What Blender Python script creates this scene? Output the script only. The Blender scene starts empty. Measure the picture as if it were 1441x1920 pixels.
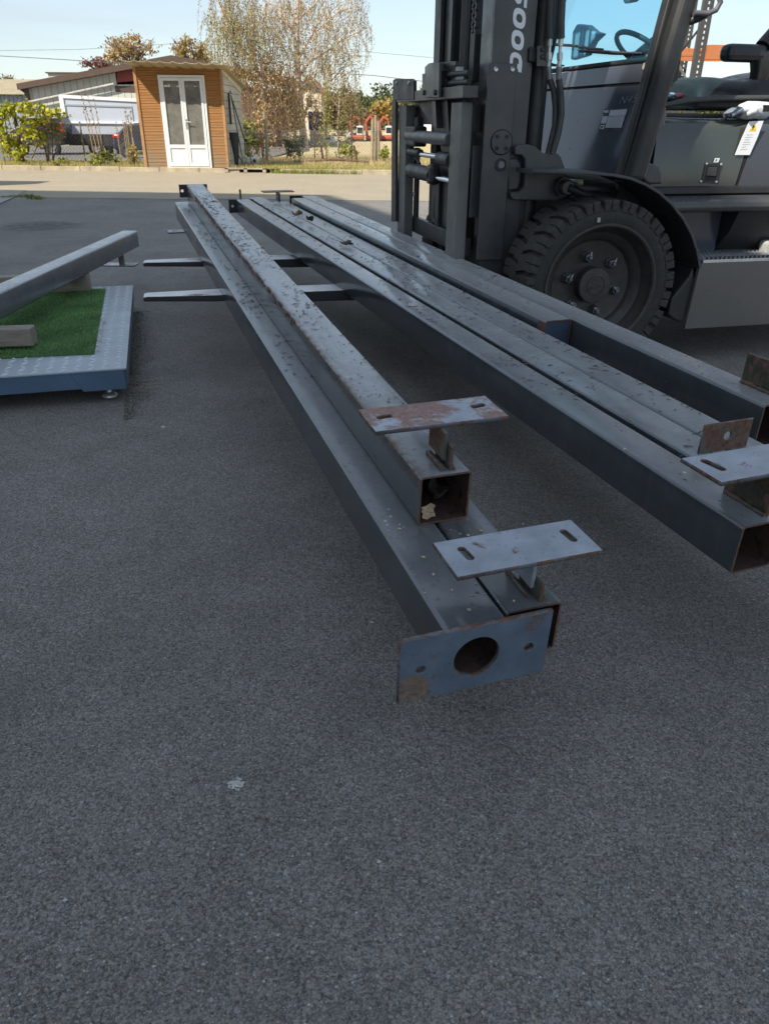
import bpy, bmesh, math, random
import numpy as np
from math import sin, cos, tan, radians, pi, hypot, sqrt, atan2
from mathutils import Vector, Matrix, noise as mnoise

rng = random.Random(7)
nrg = np.random.default_rng(7)
SC = bpy.context.scene
COL = SC.collection

# ------------------------------------------------------------------ camera
F_PX, HOR, ROLL, CAMH = 1400.0, 225.0, radians(0.5), 1.17
PITCH = math.atan((960 - HOR) / F_PX)
_f = Vector((0, cos(PITCH), -sin(PITCH)))
_u0 = Vector((0, sin(PITCH), cos(PITCH)))
_r0 = Vector((1, 0, 0))
CR = _r0 * cos(ROLL) + _u0 * sin(ROLL)
CU = _u0 * cos(ROLL) - _r0 * sin(ROLL)
CO = Vector((0, 0, CAMH))
cam_d = bpy.data.cameras.new('camera')
cam = bpy.data.objects.new('camera', cam_d)
COL.objects.link(cam)
cam_d.sensor_fit = 'HORIZONTAL'
cam_d.sensor_width = 36.0
cam_d.lens = 36.0 * F_PX / 1441.0
cam_d.clip_start = 0.05
cam_d.clip_end = 3000
cam.matrix_world = Matrix(((CR.x, CU.x, -_f.x, 0), (CR.y, CU.y, -_f.y, 0), (CR.z, CU.z, -_f.z, CAMH), (0, 0, 0, 1)))
cam_d.dof.use_dof = True
cam_d.dof.focus_distance = 2.3
cam_d.dof.aperture_fstop = 18.0
SC.camera = cam

# ------------------------------------------------------------------ sky, sun, exposure
SUN_EL = radians(45)
SUN_DIR = Vector((-0.72, -0.69, 0)).normalized()          # horizontal direction towards the sun
w = bpy.data.worlds.new('World'); SC.world = w; w.use_nodes = True
_nt = w.node_tree
_bg = _nt.nodes['Background']
_sky = _nt.nodes.new('ShaderNodeTexSky'); _sky.sky_type = 'NISHITA'; _sky.sun_disc = False
_sky.sun_elevation = SUN_EL
_sky.sun_rotation = atan2(SUN_DIR.x, SUN_DIR.y) % (2 * pi)
_sky.air_density = 1.0; _sky.dust_density = 0.3; _sky.ozone_density = 1.2
_tc = _nt.nodes.new('ShaderNodeTexCoord')
_mp = _nt.nodes.new('ShaderNodeMapping'); _mp.inputs['Scale'].default_value = (1.2, 1.2, 9.0)
_mp.inputs['Rotation'].default_value = (0.12, 0.1, 0.3)
_cn = _nt.nodes.new('ShaderNodeTexNoise'); _cn.inputs['Scale'].default_value = 2.2; _cn.inputs['Detail'].default_value = 6
_cr = _nt.nodes.new('ShaderNodeMapRange'); _cr.inputs[1].default_value = 0.50; _cr.inputs[2].default_value = 0.85
_cr.inputs[3].default_value = 0.6; _cr.inputs[4].default_value = 0.9
_mx = _nt.nodes.new('ShaderNodeMix'); _mx.data_type = 'RGBA'
_mx.inputs['B'].default_value = (2.95, 3.4, 3.75, 1)
_nt.links.new(_tc.outputs['Generated'], _mp.inputs[0]); _nt.links.new(_mp.outputs[0], _cn.inputs['Vector'])
_nt.links.new(_cn.outputs[0], _cr.inputs[0]); _nt.links.new(_cr.outputs[0], _mx.inputs['Factor'])
_nt.links.new(_sky.outputs[0], _mx.inputs['A']); _nt.links.new(_mx.outputs['Result'], _bg.inputs[0])
_bg.inputs[1].default_value = 0.070
sun_d = bpy.data.lights.new('sun', 'SUN'); sun_d.energy = 2.5; sun_d.angle = radians(0.53); sun_d.color = (1, 0.92, 0.78)
sun = bpy.data.objects.new('sun', sun_d); COL.objects.link(sun)
_sd = Vector((SUN_DIR.x * cos(SUN_EL), SUN_DIR.y * cos(SUN_EL), sin(SUN_EL)))
sun.rotation_euler = (-_sd).to_track_quat('-Z', 'Y').to_euler()
sun.location = (-12, -12, 20)
vs = SC.view_settings
vs.view_transform = 'Standard'; vs.look = 'None'; vs.gamma = 1.0; vs.use_curve_mapping = False
vs.exposure = 1.6

# ------------------------------------------------------------------ pixel -> place helpers (photo pixels 1441 x 1920)
def ray(px, py):
    return (_f * F_PX + CR * (px - 720.5) - CU * (py - 960)).normalized()
def at_y(px, py, Y):
    d = ray(px, py); return CO + d * (Y / d.y)
def at_z(px, py, z=0.0):
    d = ray(px, py); return CO + d * ((z - CAMH) / d.z)
def at_plane(px, py, P, N):
    d = ray(px, py); return CO + d * ((Vector(P) - CO).dot(N) / d.dot(N))

# ------------------------------------------------------------------ object helpers
def new_obj(name, mesh, m=None, parent=None, mat=None):
    o = bpy.data.objects.new(name, mesh); COL.objects.link(o)
    if m is not None and mesh is not None and len(mesh.materials) == 0: mesh.materials.append(m)
    if parent is not None: o.parent = parent
    if mat is not None: o.matrix_local = mat
    return o
def tag(o, label, cat, group=None, kind=None):
    if label: o['label'] = label
    if cat: o['category'] = cat
    if group: o['group'] = group
    if kind: o['kind'] = kind
    return o
def thing(name, label, cat, loc=(0, 0, 0), group=None, mat=None):
    o = bpy.data.objects.new(name, None); COL.objects.link(o); o.empty_display_size = 0.1
    if mat is not None: o.matrix_world = mat
    else: o.location = loc
    return tag(o, label, cat, group)
def bev(o, width=0.003, seg=2, ang=35):
    b = o.modifiers.new('bevel', 'BEVEL'); b.width = width; b.segments = seg; b.limit_method = 'ANGLE'; b.angle_limit = radians(ang)
    b.harden_normals = False
    return o
def smooth(o, ang=40):
    me = o.data
    me.polygons.foreach_set('use_smooth', [True] * len(me.polygons))
    me.set_sharp_from_angle(angle=radians(ang))
    return o

class MB:
    """collects faces, then links them as one mesh"""
    def __init__(s): s.v = []; s.f = []
    def add(s, vs, fs):
        n = len(s.v); s.v += [tuple(x) for x in vs]; s.f += [tuple(i + n for i in f) for f in fs]; return s
    def box(s, a, b, M=None):
        (x0, y0, z0), (x1, y1, z1) = a, b
        vs = [Vector(p) for p in ((x0, y0, z0), (x1, y0, z0), (x1, y1, z0), (x0, y1, z0), (x0, y0, z1), (x1, y0, z1), (x1, y1, z1), (x0, y1, z1))]
        if M is not None: vs = [M @ p for p in vs]
        return s.add(vs, [(0, 3, 2, 1), (4, 5, 6, 7), (0, 1, 5, 4), (1, 2, 6, 5), (2, 3, 7, 6), (3, 0, 4, 7)])
    def hexa(s, p):  # 8 points, bottom ring then top ring
        return s.add(p, [(0, 3, 2, 1), (4, 5, 6, 7), (0, 1, 5, 4), (1, 2, 6, 5), (2, 3, 7, 6), (3, 0, 4, 7)])
    def prism(s, poly, off):
        n = len(poly); off = Vector(off); poly = [Vector(p) for p in poly]
        vs = poly + [p + off for p in poly]
        fs = [tuple(range(n))[::-1], tuple(range(n, 2 * n))] + [(i, (i + 1) % n, n + (i + 1) % n, n + i) for i in range(n)]
        return s.add(vs, fs)
    def tube(s, pts, r, n=8, caps=True, closed=False):
        pts = [Vector(p) for p in pts]
        rs = r if isinstance(r, (list, tuple)) else [r] * len(pts)
        rings = []; prev = None
        for i, p in enumerate(pts):
            if closed: t = (pts[(i + 1) % len(pts)] - pts[i - 1])
            else: t = pts[min(i + 1, len(pts) - 1)] - pts[max(i - 1, 0)]
            t = t.normalized() if t.length > 1e-9 else Vector((0, 0, 1))
            a = prev - t * prev.dot(t) if prev is not None else (Vector((0, 0, 1)) if abs(t.z) < 0.9 else Vector((1, 0, 0)))
            if a.length < 1e-6: a = Vector((1, 0, 0)) if abs(t.x) < 0.9 else Vector((0, 1, 0))
            a = (a - t * a.dot(t)).normalized(); prev = a; b = t.cross(a)
            rings.append([p + (a * cos(2 * pi * k / n) + b * sin(2 * pi * k / n)) * rs[i] for k in range(n)])
        vs = [q for ring in rings for q in ring]; fs = []
        m = len(rings)
        for i in range(m if closed else m - 1):
            j = (i + 1) % m
            for k in range(n):
                k2 = (k + 1) % n
                fs.append((i * n + k, i * n + k2, j * n + k2, j * n + k))
        if caps and not closed:
            fs.append(tuple(range(n))[::-1]); fs.append(tuple((m - 1) * n + k for k in range(n)))
        return s.add(vs, fs)
    def cyl(s, a, b, r, n=16): return s.tube([a, b], r, n)
    def lathe(s, prof, c, axis, n=48, x=None):
        """prof: (radius, height along axis) pairs"""
        c = Vector(c); axis = Vector(axis).normalized()
        a = Vector((0, 0, 1)) if abs(axis.z) < 0.9 else Vector((1, 0, 0))
        a = (a - axis * a.dot(axis)).normalized(); b = axis.cross(a)
        vs = []; m = len(prof)
        for k in range(n):
            d = a * cos(2 * pi * k / n) + b * sin(2 * pi * k / n)
            for r, h in prof: vs.append(c + d * r + axis * h)
        fs = []
        for k in range(n):
            k2 = (k + 1) % n
            for i in range(m - 1):
                fs.append((k * m + i, k2 * m + i, k2 * m + i + 1, k * m + i + 1))
        return s.add(vs, fs)
    def mesh(s, name='mesh'):
        me = bpy.data.meshes.new(name); me.from_pydata(s.v, [], s.f); me.update(); return me
    def build(s, name, m, parent=None, bevel=0, sm=0, mat=None, seg=2):
        o = new_obj(name, s.mesh(name), m, parent, mat)
        if sm: smooth(o, sm)
        if bevel: bev(o, bevel, seg)
        return o

def plate_mesh(outer, holes, thick, name='plate', bevel=0.0):
    """flat plate with holes: outline and holes in 2D, thickness along local z (0..thick)"""
    cu = bpy.data.curves.new(name, 'CURVE'); cu.dimensions = '2D'; cu.fill_mode = 'BOTH'; cu.extrude = thick / 2 - bevel
    cu.bevel_depth = bevel; cu.bevel_resolution = 0
    for loop in [outer] + list(holes):
        sp = cu.splines.new('POLY'); sp.points.add(len(loop) - 1)
        for p, q in zip(sp.points, loop): p.co = (q[0], q[1], 0, 1)
        sp.use_cyclic_u = True
    o = bpy.data.objects.new('tmp', cu)
    me = bpy.data.meshes.new_from_object(o)
    bpy.data.objects.remove(o); bpy.data.curves.remove(cu)
    me.transform(Matrix.Translation((0, 0, thick / 2)))
    return me
def text_mesh(body, size, shear=0.0, offset=0.0, thick=0.001, sx=1.0):
    cu = bpy.data.curves.new('t', 'FONT'); cu.body = body; cu.size = size; cu.shear = shear; cu.offset = offset; cu.extrude = thick / 2
    o = bpy.data.objects.new('tmp', cu)
    me = bpy.data.meshes.new_from_object(o)
    bpy.data.objects.remove(o); bpy.data.curves.remove(cu)
    me.transform(Matrix.Diagonal((sx, 1, 1, 1)))
    return me
def circle(cx, cy, r, n=24): return [(cx + r * cos(2 * pi * k / n), cy + r * sin(2 * pi * k / n)) for k in range(n)]
def slot(cx, cy, l, r, ang=0.0, n=10):
    pts = []
    for k in range(n + 1): a = -pi / 2 + pi * k / n; pts.append((l / 2 + r * cos(a), r * sin(a)))
    for k in range(n + 1): a = pi / 2 + pi * k / n; pts.append((-l / 2 + r * cos(a), r * sin(a)))
    return [(cx + x * cos(ang) - y * sin(ang), cy + x * sin(ang) + y * cos(ang)) for x, y in pts]
def rrect(x0, y0, x1, y1, r, n=4):
    pts = []
    for cx, cy, a0 in ((x1 - r, y0 + r, -pi / 2), (x1 - r, y1 - r, 0), (x0 + r, y1 - r, pi / 2), (x0 + r, y0 + r, pi)):
        for k in range(n + 1): a = a0 + pi / 2 * k / n; pts.append((cx + r * cos(a), cy + r * sin(a)))
    return pts
def frame(origin, x, y, z):
    x, y, z = Vector(x), Vector(y), Vector(z); o = Vector(origin)
    return Matrix(((x.x, y.x, z.x, o.x), (x.y, y.y, z.y, o.y), (x.z, y.z, z.z, o.z), (0, 0, 0, 1)))

# ------------------------------------------------------------------ materials
class NT:
    def __init__(s, name):
        s.m = bpy.data.materials.new(name); s.m.use_nodes = True; s.t = s.m.node_tree; s.b = s.t.nodes['Principled BSDF']
        s.out = s.t.nodes['Material Output']; s._co = None
    def n(s, ty, **k):
        x = s.t.nodes.new('ShaderNode' + ty)
        for a, b in k.items(): setattr(x, a, b)
        return x
    def link(s, a, b): s.t.links.new(a, b)
    def obj(s):
        if s._co is None: s._co = s.n('TexCoord').outputs['Object']
        return s._co
    def scaled(s, sc):
        m = s.n('Mapping'); m.inputs['Scale'].default_value = sc; s.link(s.obj(), m.inputs[0]); return m.outputs[0]
    def noise(s, scale, detail=4, rough=0.6, vec=None, dist=0):
        x = s.n('TexNoise'); x.inputs['Scale'].default_value = scale; x.inputs['Detail'].default_value = detail
        x.inputs['Roughness'].default_value = rough; x.inputs['Distortion'].default_value = dist
        s.link(vec or s.obj(), x.inputs['Vector']); return x.outputs[0]
    def voro(s, scale, feature='F1', vec=None, rand=1.0):
        x = s.n('TexVoronoi', feature=feature); x.inputs['Scale'].default_value = scale; x.inputs['Randomness'].default_value = rand
        s.link(vec or s.obj(), x.inputs['Vector']); return x
    def rng(s, v, a, b, c=0.0, d=1.0):
        x = s.n('MapRange'); x.clamp = True
        for i, q in enumerate((a, b, c, d)): x.inputs[i + 1].default_value = q
        s.link(v, x.inputs[0]); return x.outputs[0]
    def math(s, op, a, b=None):
        x = s.n('Math', operation=op)
        for i, q in enumerate((a, b)):
            if q is None: continue
            if isinstance(q, (int, float)): x.inputs[i].default_value = q
            else: s.link(q, x.inputs[i])
        return x.outputs[0]
    def mix(s, f, a, b, blend='MIX'):
        x = s.n('Mix', data_type='RGBA', blend_type=blend)
        for i, q in (('Factor', f), ('A', a), ('B', b)):
            if isinstance(q, (int, float)): x.inputs[i].default_value = q
            elif isinstance(q, (tuple, list)): x.inputs[i].default_value = tuple(q) + ((1,) if len(q) == 3 else ())
            else: s.link(q, x.inputs[i])
        return x.outputs['Result']
    def bump(s, h, strength=0.3, dist=0.01, normal=None):
        x = s.n('Bump'); x.inputs['Strength'].default_value = strength; x.inputs['Distance'].default_value = dist
        s.link(h, x.inputs['Height'])
        if normal is not None: s.link(normal, x.inputs['Normal'])
        s.link(x.outputs[0], s.b.inputs['Normal']); return x.outputs[0]
    def color(s, c):
        if isinstance(c, (tuple, list)): s.b.inputs['Base Color'].default_value = tuple(c) + (1,)
        else: s.link(c, s.b.inputs['Base Color'])
    def rough(s, r):
        if isinstance(r, (int, float)): s.b.inputs['Roughness'].default_value = r
        else: s.link(r, s.b.inputs['Roughness'])
    def up(s, a=0.5, b=0.9):
        g = s.n('NewGeometry'); sp = s.n('SeparateXYZ'); s.link(g.outputs['True Normal'], sp.inputs[0]); return s.rng(sp.outputs[2], a, b)

def surf(name, col, rough=0.5, var=0.25, scale=6.0, metal=0.0, bump=0.0, bscale=60.0, spec=0.5, dust=0.0, dustcol=(0.25, 0.22, 0.18), coat=0.0, scratch=0.0):
    N = NT(name)
    n1 = N.noise(scale, 5)
    c = N.mix(N.rng(n1, 0.3, 0.7), tuple(x * (1 - var) for x in col), tuple(min(1, x * (1 + var)) for x in col))
    if scratch:
        sc = N.noise(40, 3, 0.8, N.scaled((1, 6, 1)))
        c = N.mix(N.math('MULTIPLY', N.rng(sc, 0.66, 0.74), scratch), c, tuple(min(1, x * 3 + 0.08) for x in col))
    if dust:
        d = N.math('MULTIPLY', N.rng(N.noise(scale * 4, 6, 0.7), 0.4, 0.75), dust)
        c = N.mix(d, c, dustcol)
    N.color(c)
    N.rough(N.rng(N.noise(scale * 2.3, 4), 0.3, 0.7, max(0.03, rough - 0.1), min(1, rough + 0.12)))
    N.b.inputs['Metallic'].default_value = metal; N.b.inputs['Specular IOR Level'].default_value = spec
    if coat: N.b.inputs['Coat Weight'].default_value = coat; N.b.inputs['Coat Roughness'].default_value = 0.08
    if bump: N.bump(N.noise(bscale, 5, 0.65), bump, 0.004)
    return N.m

def steel_mat(name, col=(0.052, 0.059, 0.068), rust=0.3, debris=1.0, rough=0.17, endrust=True, moss=0.0, off=0.0, dust=0.38, edge=0.0, runs=0.35):
    """dark grey factory paint on steel tube: rust spots, grime on the faces, debris lying on the upper face"""
    N = NT(name)
    big = N.noise(2.3, 5, 0.6)
    mp = N.n('Mapping'); mp.inputs['Location'].default_value = (off, off * 1.7, off * 0.6); N.link(N.obj(), mp.inputs[0]); vec = mp.outputs[0]
    st = N.n('Mapping'); st.inputs['Scale'].default_value = (1.0, 0.16, 1.0); N.link(vec, st.inputs[0])
    c = N.mix(N.rng(N.noise(7, 6, 0.65, vec), 0.3, 0.72), tuple(x * 0.78 for x in col), tuple(x * 1.25 for x in col))
    # vertical run marks on faces
    streak = N.noise(26, 4, 0.7, N.scaled((0.15, 1.2, 0.12)))
    c = N.mix(N.math('MULTIPLY', N.rng(streak, 0.52, 0.72), runs), c, (0.115, 0.10, 0.075))
    if moss: c = N.mix(N.math('MULTIPLY', N.rng(N.noise(14, 6, 0.7, vec), 0.5, 0.7), moss), c, (0.035, 0.04, 0.022))
    up = N.up(0.6, 0.95)
    dust_sky = N.math('MULTIPLY', N.rng(N.noise(5, 6, 0.7, vec), 0.34, 0.68), N.math('MULTIPLY', up, dust))
    c = N.mix(dust_sky, c, (0.30, 0.32, 0.36))  # pale dust tone on top faces also carries painted sky reflection
    # fine crumbs lying on the top
    v = N.voro(80, vec=vec); sp = N.n('SeparateColor'); N.link(v.outputs['Color'], sp.inputs[0])
    crumb = N.math('MULTIPLY', N.rng(sp.outputs[0], 0.84, 0.87), N.rng(v.outputs['Distance'], 0.46, 0.34))
    clus = N.rng(N.noise(9, 4, 0.6, vec), 0.44, 0.58)
    crumb = N.math('MULTIPLY', N.math('MULTIPLY', crumb, clus), N.math('MULTIPLY', up, 0.9 * debris))
    c = N.mix(crumb, c, (0.045, 0.032, 0.022))
    v2 = N.voro(60, vec=vec); sp2 = N.n('SeparateColor'); N.link(v2.outputs['Color'], sp2.inputs[0])
    pale = N.math('MULTIPLY', N.rng(sp2.outputs[1], 0.984, 0.988), N.math('MULTIPLY', N.rng(v2.outputs['Distance'], 0.3, 0.2), N.math('MULTIPLY', up, debris)))
    c = N.mix(pale, c, (0.42, 0.38, 0.30))
    # dark damp film with ragged edge
    damp = N.math('MULTIPLY', N.rng(N.noise(13, 8, 0.8, st.outputs[0]), 0.55, 0.63), N.math('MULTIPLY', up, 0.62 * debris))
    c = N.mix(damp, c, (0.030, 0.028, 0.026))
    # rust
    rn = N.noise(11, 8, 0.75, vec); rs = N.rng(rn, 0.70 - 0.12 * rust, 0.76 - 0.12 * rust)
    rcol = N.mix(N.rng(N.noise(45, 4), 0.35, 0.65), (0.055, 0.022, 0.014), (0.19, 0.080, 0.038))
    if edge:
        sx_ = N.n('SeparateXYZ'); N.link(N.obj(), sx_.inputs[0])
        er = N.math('MULTIPLY', N.rng(N.math('MAXIMUM', sx_.outputs[0], N.math('MULTIPLY', sx_.outputs[2], -0.8)), 0.028, 0.0), N.rng(N.noise(38, 6, 0.75, vec), 0.42, 0.56))
        rs = N.math('MAXIMUM', rs, N.math('MULTIPLY', er, edge))
    c = N.mix(rs, c, rcol)
    N.color(c)
    r = N.rng(N.noise(4, 5, 0.6, vec), 0.3, 0.7, rough - 0.07, rough + 0.12)
    r = N.mix(N.math('MAXIMUM', rs, N.math('MAXIMUM', crumb, N.math('MULTIPLY', dust_sky, 0.35))), r, (0.8, 0.8, 0.8))
    N.link(r, N.b.inputs['Roughness'])
    h = N.math('ADD', N.noise(140, 4, 0.7), N.math('ADD', N.math('MULTIPLY', crumb, 4.0), N.math('MULTIPLY', rs, 1.0)))
    N.bump(h, 0.12, 0.0015)
    N.b.inputs['Specular IOR Level'].default_value = 1.0
    N.link(N.math('MULTIPLY', up, 0.5), N.b.inputs['Sheen Weight']); N.b.inputs['Sheen Roughness'].default_value = 0.45
    return N.m

def rust_mat(name, paint=(0.075, 0.085, 0.10), amount=0.6, scale=18.0, rc=((0.060, 0.030, 0.022), (0.20, 0.105, 0.070))):
    N = NT(name)
    f = N.rng(N.noise(scale, 8, 0.75, dist=0.3), 0.62 - 0.3 * amount, 0.70 - 0.3 * amount)
    rc = N.mix(N.rng(N.noise(70, 5, 0.7), 0.3, 0.7), rc[0], rc[1])
    pc = N.mix(N.rng(N.noise(12, 5), 0.3, 0.7), tuple(x * 0.8 for x in paint), tuple(x * 1.25 for x in paint))
    dirt_or_glare = N.rng(N.noise(120, 3, 0.7), 0.64, 0.70)
    c = N.mix(f, pc, rc); c = N.mix(N.math('MULTIPLY', dirt_or_glare, 0.7), c, (0.05, 0.045, 0.04))
    N.color(c); N.link(N.mix(f, (0.34,) * 3, (0.8,) * 3), N.b.inputs['Roughness'])
    N.bump(N.math('ADD', N.noise(160, 5, 0.7), N.math('MULTIPLY', f, 0.8)), 0.3, 0.002)
    return N.m

def asphalt_mat(name, base=0.205, tint=(1.09, 1.0, 0.93), fleck=1.0, grain=205.0, bstr=0.9, worn=0.0, warm=None):
    N = NT(name)
    # warped coordinates, so that the stones are not regular cells
    wn = N.n('TexNoise'); wn.inputs['Scale'].default_value = grain * 0.5; wn.inputs['Detail'].default_value = 3; N.link(N.obj(), wn.inputs['Vector'])
    va = N.n('VectorMath', operation='MULTIPLY_ADD'); N.link(wn.outputs['Color'], va.inputs[0]); va.inputs[1].default_value = (1.3 / grain,) * 3; N.link(N.obj(), va.inputs[2]); vec = va.outputs[0]
    v = N.voro(grain, vec=vec); sp = N.n('SeparateColor'); N.link(v.outputs['Color'], sp.inputs[0])
    g2 = N.voro(grain * 2.4, vec=vec); sp2 = N.n('SeparateColor'); N.link(g2.outputs['Color'], sp2.inputs[0])
    fine = N.noise(grain * 3.0, 4, 0.75)
    lo = tuple(base * 0.30 * t for t in tint); hi = tuple(base * 1.75 * t for t in tint)
    val = N.math('ADD', N.math('MULTIPLY', N.rng(sp.outputs[0], 0.1, 0.9), 0.34), N.math('ADD', N.math('MULTIPLY', sp2.outputs[0], 0.44), N.math('MULTIPLY', N.rng(fine, 0.35, 0.65), 0.22)))
    lo = tuple(base * 0.06 * t for t in tint); hi = tuple(base * 1.95 * t for t in tint)
    c = N.mix(val, lo, hi)
    # a few larger stones
    g0 = N.voro(grain * 0.5, vec=vec); s0 = N.n('SeparateColor'); N.link(g0.outputs['Color'], s0.inputs[0])
    c = N.mix(N.math('MULTIPLY', N.rng(s0.outputs[0], 0.80, 0.86), N.rng(g0.outputs['Distance'], 0.5, 0.36, 0, 0.55)), c, N.mix(s0.outputs[1], tuple(base * 0.55 * t for t in tint), tuple(base * 1.7 * t for t in tint)))
    c = N.mix(N.math('MULTIPLY', N.rng(sp.outputs[1], 0.75, 0.95), 0.35), c, (base * 1.40, base * 1.18, base * 0.95))
    c = N.mix(N.math('MULTIPLY', N.rng(sp.outputs[2], 0.80, 0.95), 0.35), c, (base * 0.90, base * 1.08, base * 1.20))
    c = N.mix(N.rng(v.outputs['Distance'], 0.50, 0.80, 0, 0.45), c, (base * 0.13, base * 0.125, base * 0.12))
    c = N.mix(N.rng(N.noise(grain * 0.6, 6, 0.85), 0.56, 0.62, 0, 0.85), c, (base * 0.20, base * 0.19, base * 0.18))
    # glints: tiny pale grains
    g3 = N.voro(grain * 1.6); s3 = N.n('SeparateColor'); N.link(g3.outputs['Color'], s3.inputs[0])
    c = N.mix(N.math('MULTIPLY', N.rng(s3.outputs[0], 0.935, 0.945), N.rng(g3.outputs['Distance'], 0.45, 0.30, 0, 0.7 * fleck)), c, (0.50, 0.50, 0.50))
    big = N.noise(1.1, 6, 0.6); med = N.noise(6.5, 6, 0.7)
    k = N.math('MULTIPLY', N.rng(big, 0.25, 0.75, 0.78, 1.22), N.rng(med, 0.25, 0.75, 0.84, 1.14))
    c = N.mix(1.0, c, k, 'MULTIPLY')
    c = N.mix(N.rng(N.noise(3.1, 7, 0.72), 0.62, 0.74, 0, 0.45), c, (base * 0.75, base * 0.64, base * 0.52))
    c = N.mix(N.rng(N.noise(9.0, 6, 0.8), 0.66, 0.76, 0, 0.5), c, (base * 0.42, base * 0.36, base * 0.30))
    f = N.voro(46); sf = N.n('SeparateColor'); N.link(f.outputs['Color'], sf.inputs[0])
    fl = N.math('MULTIPLY', N.rng(sf.outputs[0], 0.955, 0.96), N.rng(f.outputs['Distance'], 0.16, 0.11))
    c = N.mix(N.math('MULTIPLY', fl, 0.7 * fleck), c, (0.45, 0.44, 0.42))
    f2 = N.voro(80); sf2 = N.n('SeparateColor'); N.link(f2.outputs['Color'], sf2.inputs[0])
    fl2 = N.math('MULTIPLY', N.rng(sf2.outputs[1], 0.955, 0.96), N.rng(f2.outputs['Distance'], 0.30, 0.22))
    c = N.mix(N.math('MULTIPLY', fl2, 0.75 * fleck), c, (0.40, 0.40, 0.40))
    if worn: c = N.mix(worn, c, warm)
    N.color(c)
    N.rough(N.rng(sp2.outputs[1], 0, 1, 0.6, 0.92))
    N.b.inputs['Specular IOR Level'].default_value = 0.3
    hgt = N.math('ADD', N.math('MULTIPLY', N.rng(v.outputs['Distance'], 0.0, 0.8, 1.0, 0.0), 0.5), N.math('MULTIPLY', N.noise(grain * 1.7, 6, 0.75), 1.6))
    hgt = N.math('ADD', hgt, N.math('MULTIPLY', sp.outputs[2], 0.5))
    N.bump(hgt, bstr * 0.7, 0.006)
    return N.m

def leaf_mat(name, trans=0.35):
    N = NT(name)
    a = N.n('Attribute'); a.attribute_name = 'col'
    N.color(a.outputs['Color']); N.rough(0.6); N.b.inputs['Specular IOR Level'].default_value = 0.3
    tr = N.n('BsdfTranslucent'); N.link(a.outputs['Color'], tr.inputs['Color'])
    ms = N.n('MixShader'); ms.inputs[0].default_value = trans
    N.link(N.b.outputs[0], ms.inputs[1]); N.link(tr.outputs[0], ms.inputs[2]); N.link(ms.outputs[0], N.out.inputs['Surface'])
    return N.m
def glass_mat(name, tint=(0.86, 0.93, 0.95), refl=0.08, rough=0.02, dirt_or_glare=0.0):
    N = NT(name)
    N.t.nodes.remove(N.b)
    tr = N.n('BsdfTransparent'); tr.inputs[0].default_value = tint + (1,)
    gl = N.n('BsdfGlossy'); gl.inputs['Roughness'].default_value = rough; gl.inputs[0].default_value = (1, 1, 1, 1)
    lw = N.n('Fresnel'); lw.inputs['IOR'].default_value = 1.45
    ms = N.n('MixShader'); bf = N.n('NewGeometry'); N.link(N.math('MULTIPLY', lw.outputs[0], N.math('SUBTRACT', 1.0, bf.outputs['Backfacing'])), ms.inputs[0]); N.link(tr.outputs[0], ms.inputs[1]); N.link(gl.outputs[0], ms.inputs[2])
    last = ms.outputs[0]
    if dirt_or_glare:  # pale grey film painted in place of reflections on the pane
        df = N.n('BsdfDiffuse'); df.inputs[0].default_value = (0.30, 0.29, 0.26, 1); m2 = N.n('MixShader')
        N.link(N.rng(N.noise(5, 4), 0.3, 0.7, dirt_or_glare * 0.6, dirt_or_glare * 1.3), m2.inputs[0]); N.link(last, m2.inputs[1]); N.link(df.outputs[0], m2.inputs[2]); last = m2.outputs[0]
    N.link(last, N.out.inputs['Surface'])
    return N.m
def plain(name, col, rough=0.5, metal=0.0, spec=0.5):
    N = NT(name); N.color(col); N.rough(rough); N.b.inputs['Metallic'].default_value = metal; N.b.inputs['Specular IOR Level'].default_value = spec
    return N.m

# ------------------------------------------------------------------ leaf / blade clouds
def cards_mesh(name, C, size, cols, aspect=1.0, hang=0.0, flat=False):
    """many small leaf cards in one mesh. C: (n,3) centres, size scalar or array, cols (n,3)"""
    C = np.asarray(C, float); n = len(C)
    a = nrg.normal(size=(n, 3)); a[:, 2] *= (0.3 if flat else 1.0)
    if hang: a[:, 2] -= hang * 2
    a /= np.linalg.norm(a, axis=1)[:, None]
    b = np.cross(a, nrg.normal(size=(n, 3))); b /= np.linalg.norm(b, axis=1)[:, None]
    s = (np.ones(n) * size)[:, None] if np.ndim(size) == 0 else np.asarray(size)[:, None]
    s = s * nrg.uniform(0.65, 1.3, (n, 1))
    u = a * s * 0.5; v = b * s * 0.5 * aspect
    nn = np.cross(a, b) * s * 0.12
    # diamond-like leaf: tip, side, tail, side (slightly folded)
    V = np.stack([C + u, C + v * 0.9 + nn, C - u, C - v * 0.9 + nn], 1).reshape(-1, 3)
    me = bpy.data.meshes.new(name)
    me.vertices.add(4 * n); me.vertices.foreach_set('co', V.ravel())
    me.loops.add(4 * n); me.loops.foreach_set('vertex_index', np.arange(4 * n, dtype=np.int32))
    me.polygons.add(n); me.polygons.foreach_set('loop_start', np.arange(0, 4 * n, 4, dtype=np.int32))
    try: me.polygons.foreach_set('loop_total', np.full(n, 4, dtype=np.int32))
    except Exception: pass
    me.update(calc_edges=True)
    ca = me.color_attributes.new('col', 'FLOAT_COLOR', 'CORNER')
    cc = np.concatenate([np.repeat(np.asarray(cols), 4, 0), np.ones((4 * n, 1))], 1)
    ca.data.foreach_set('color', cc.ravel().astype(np.float32))
    return me
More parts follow.
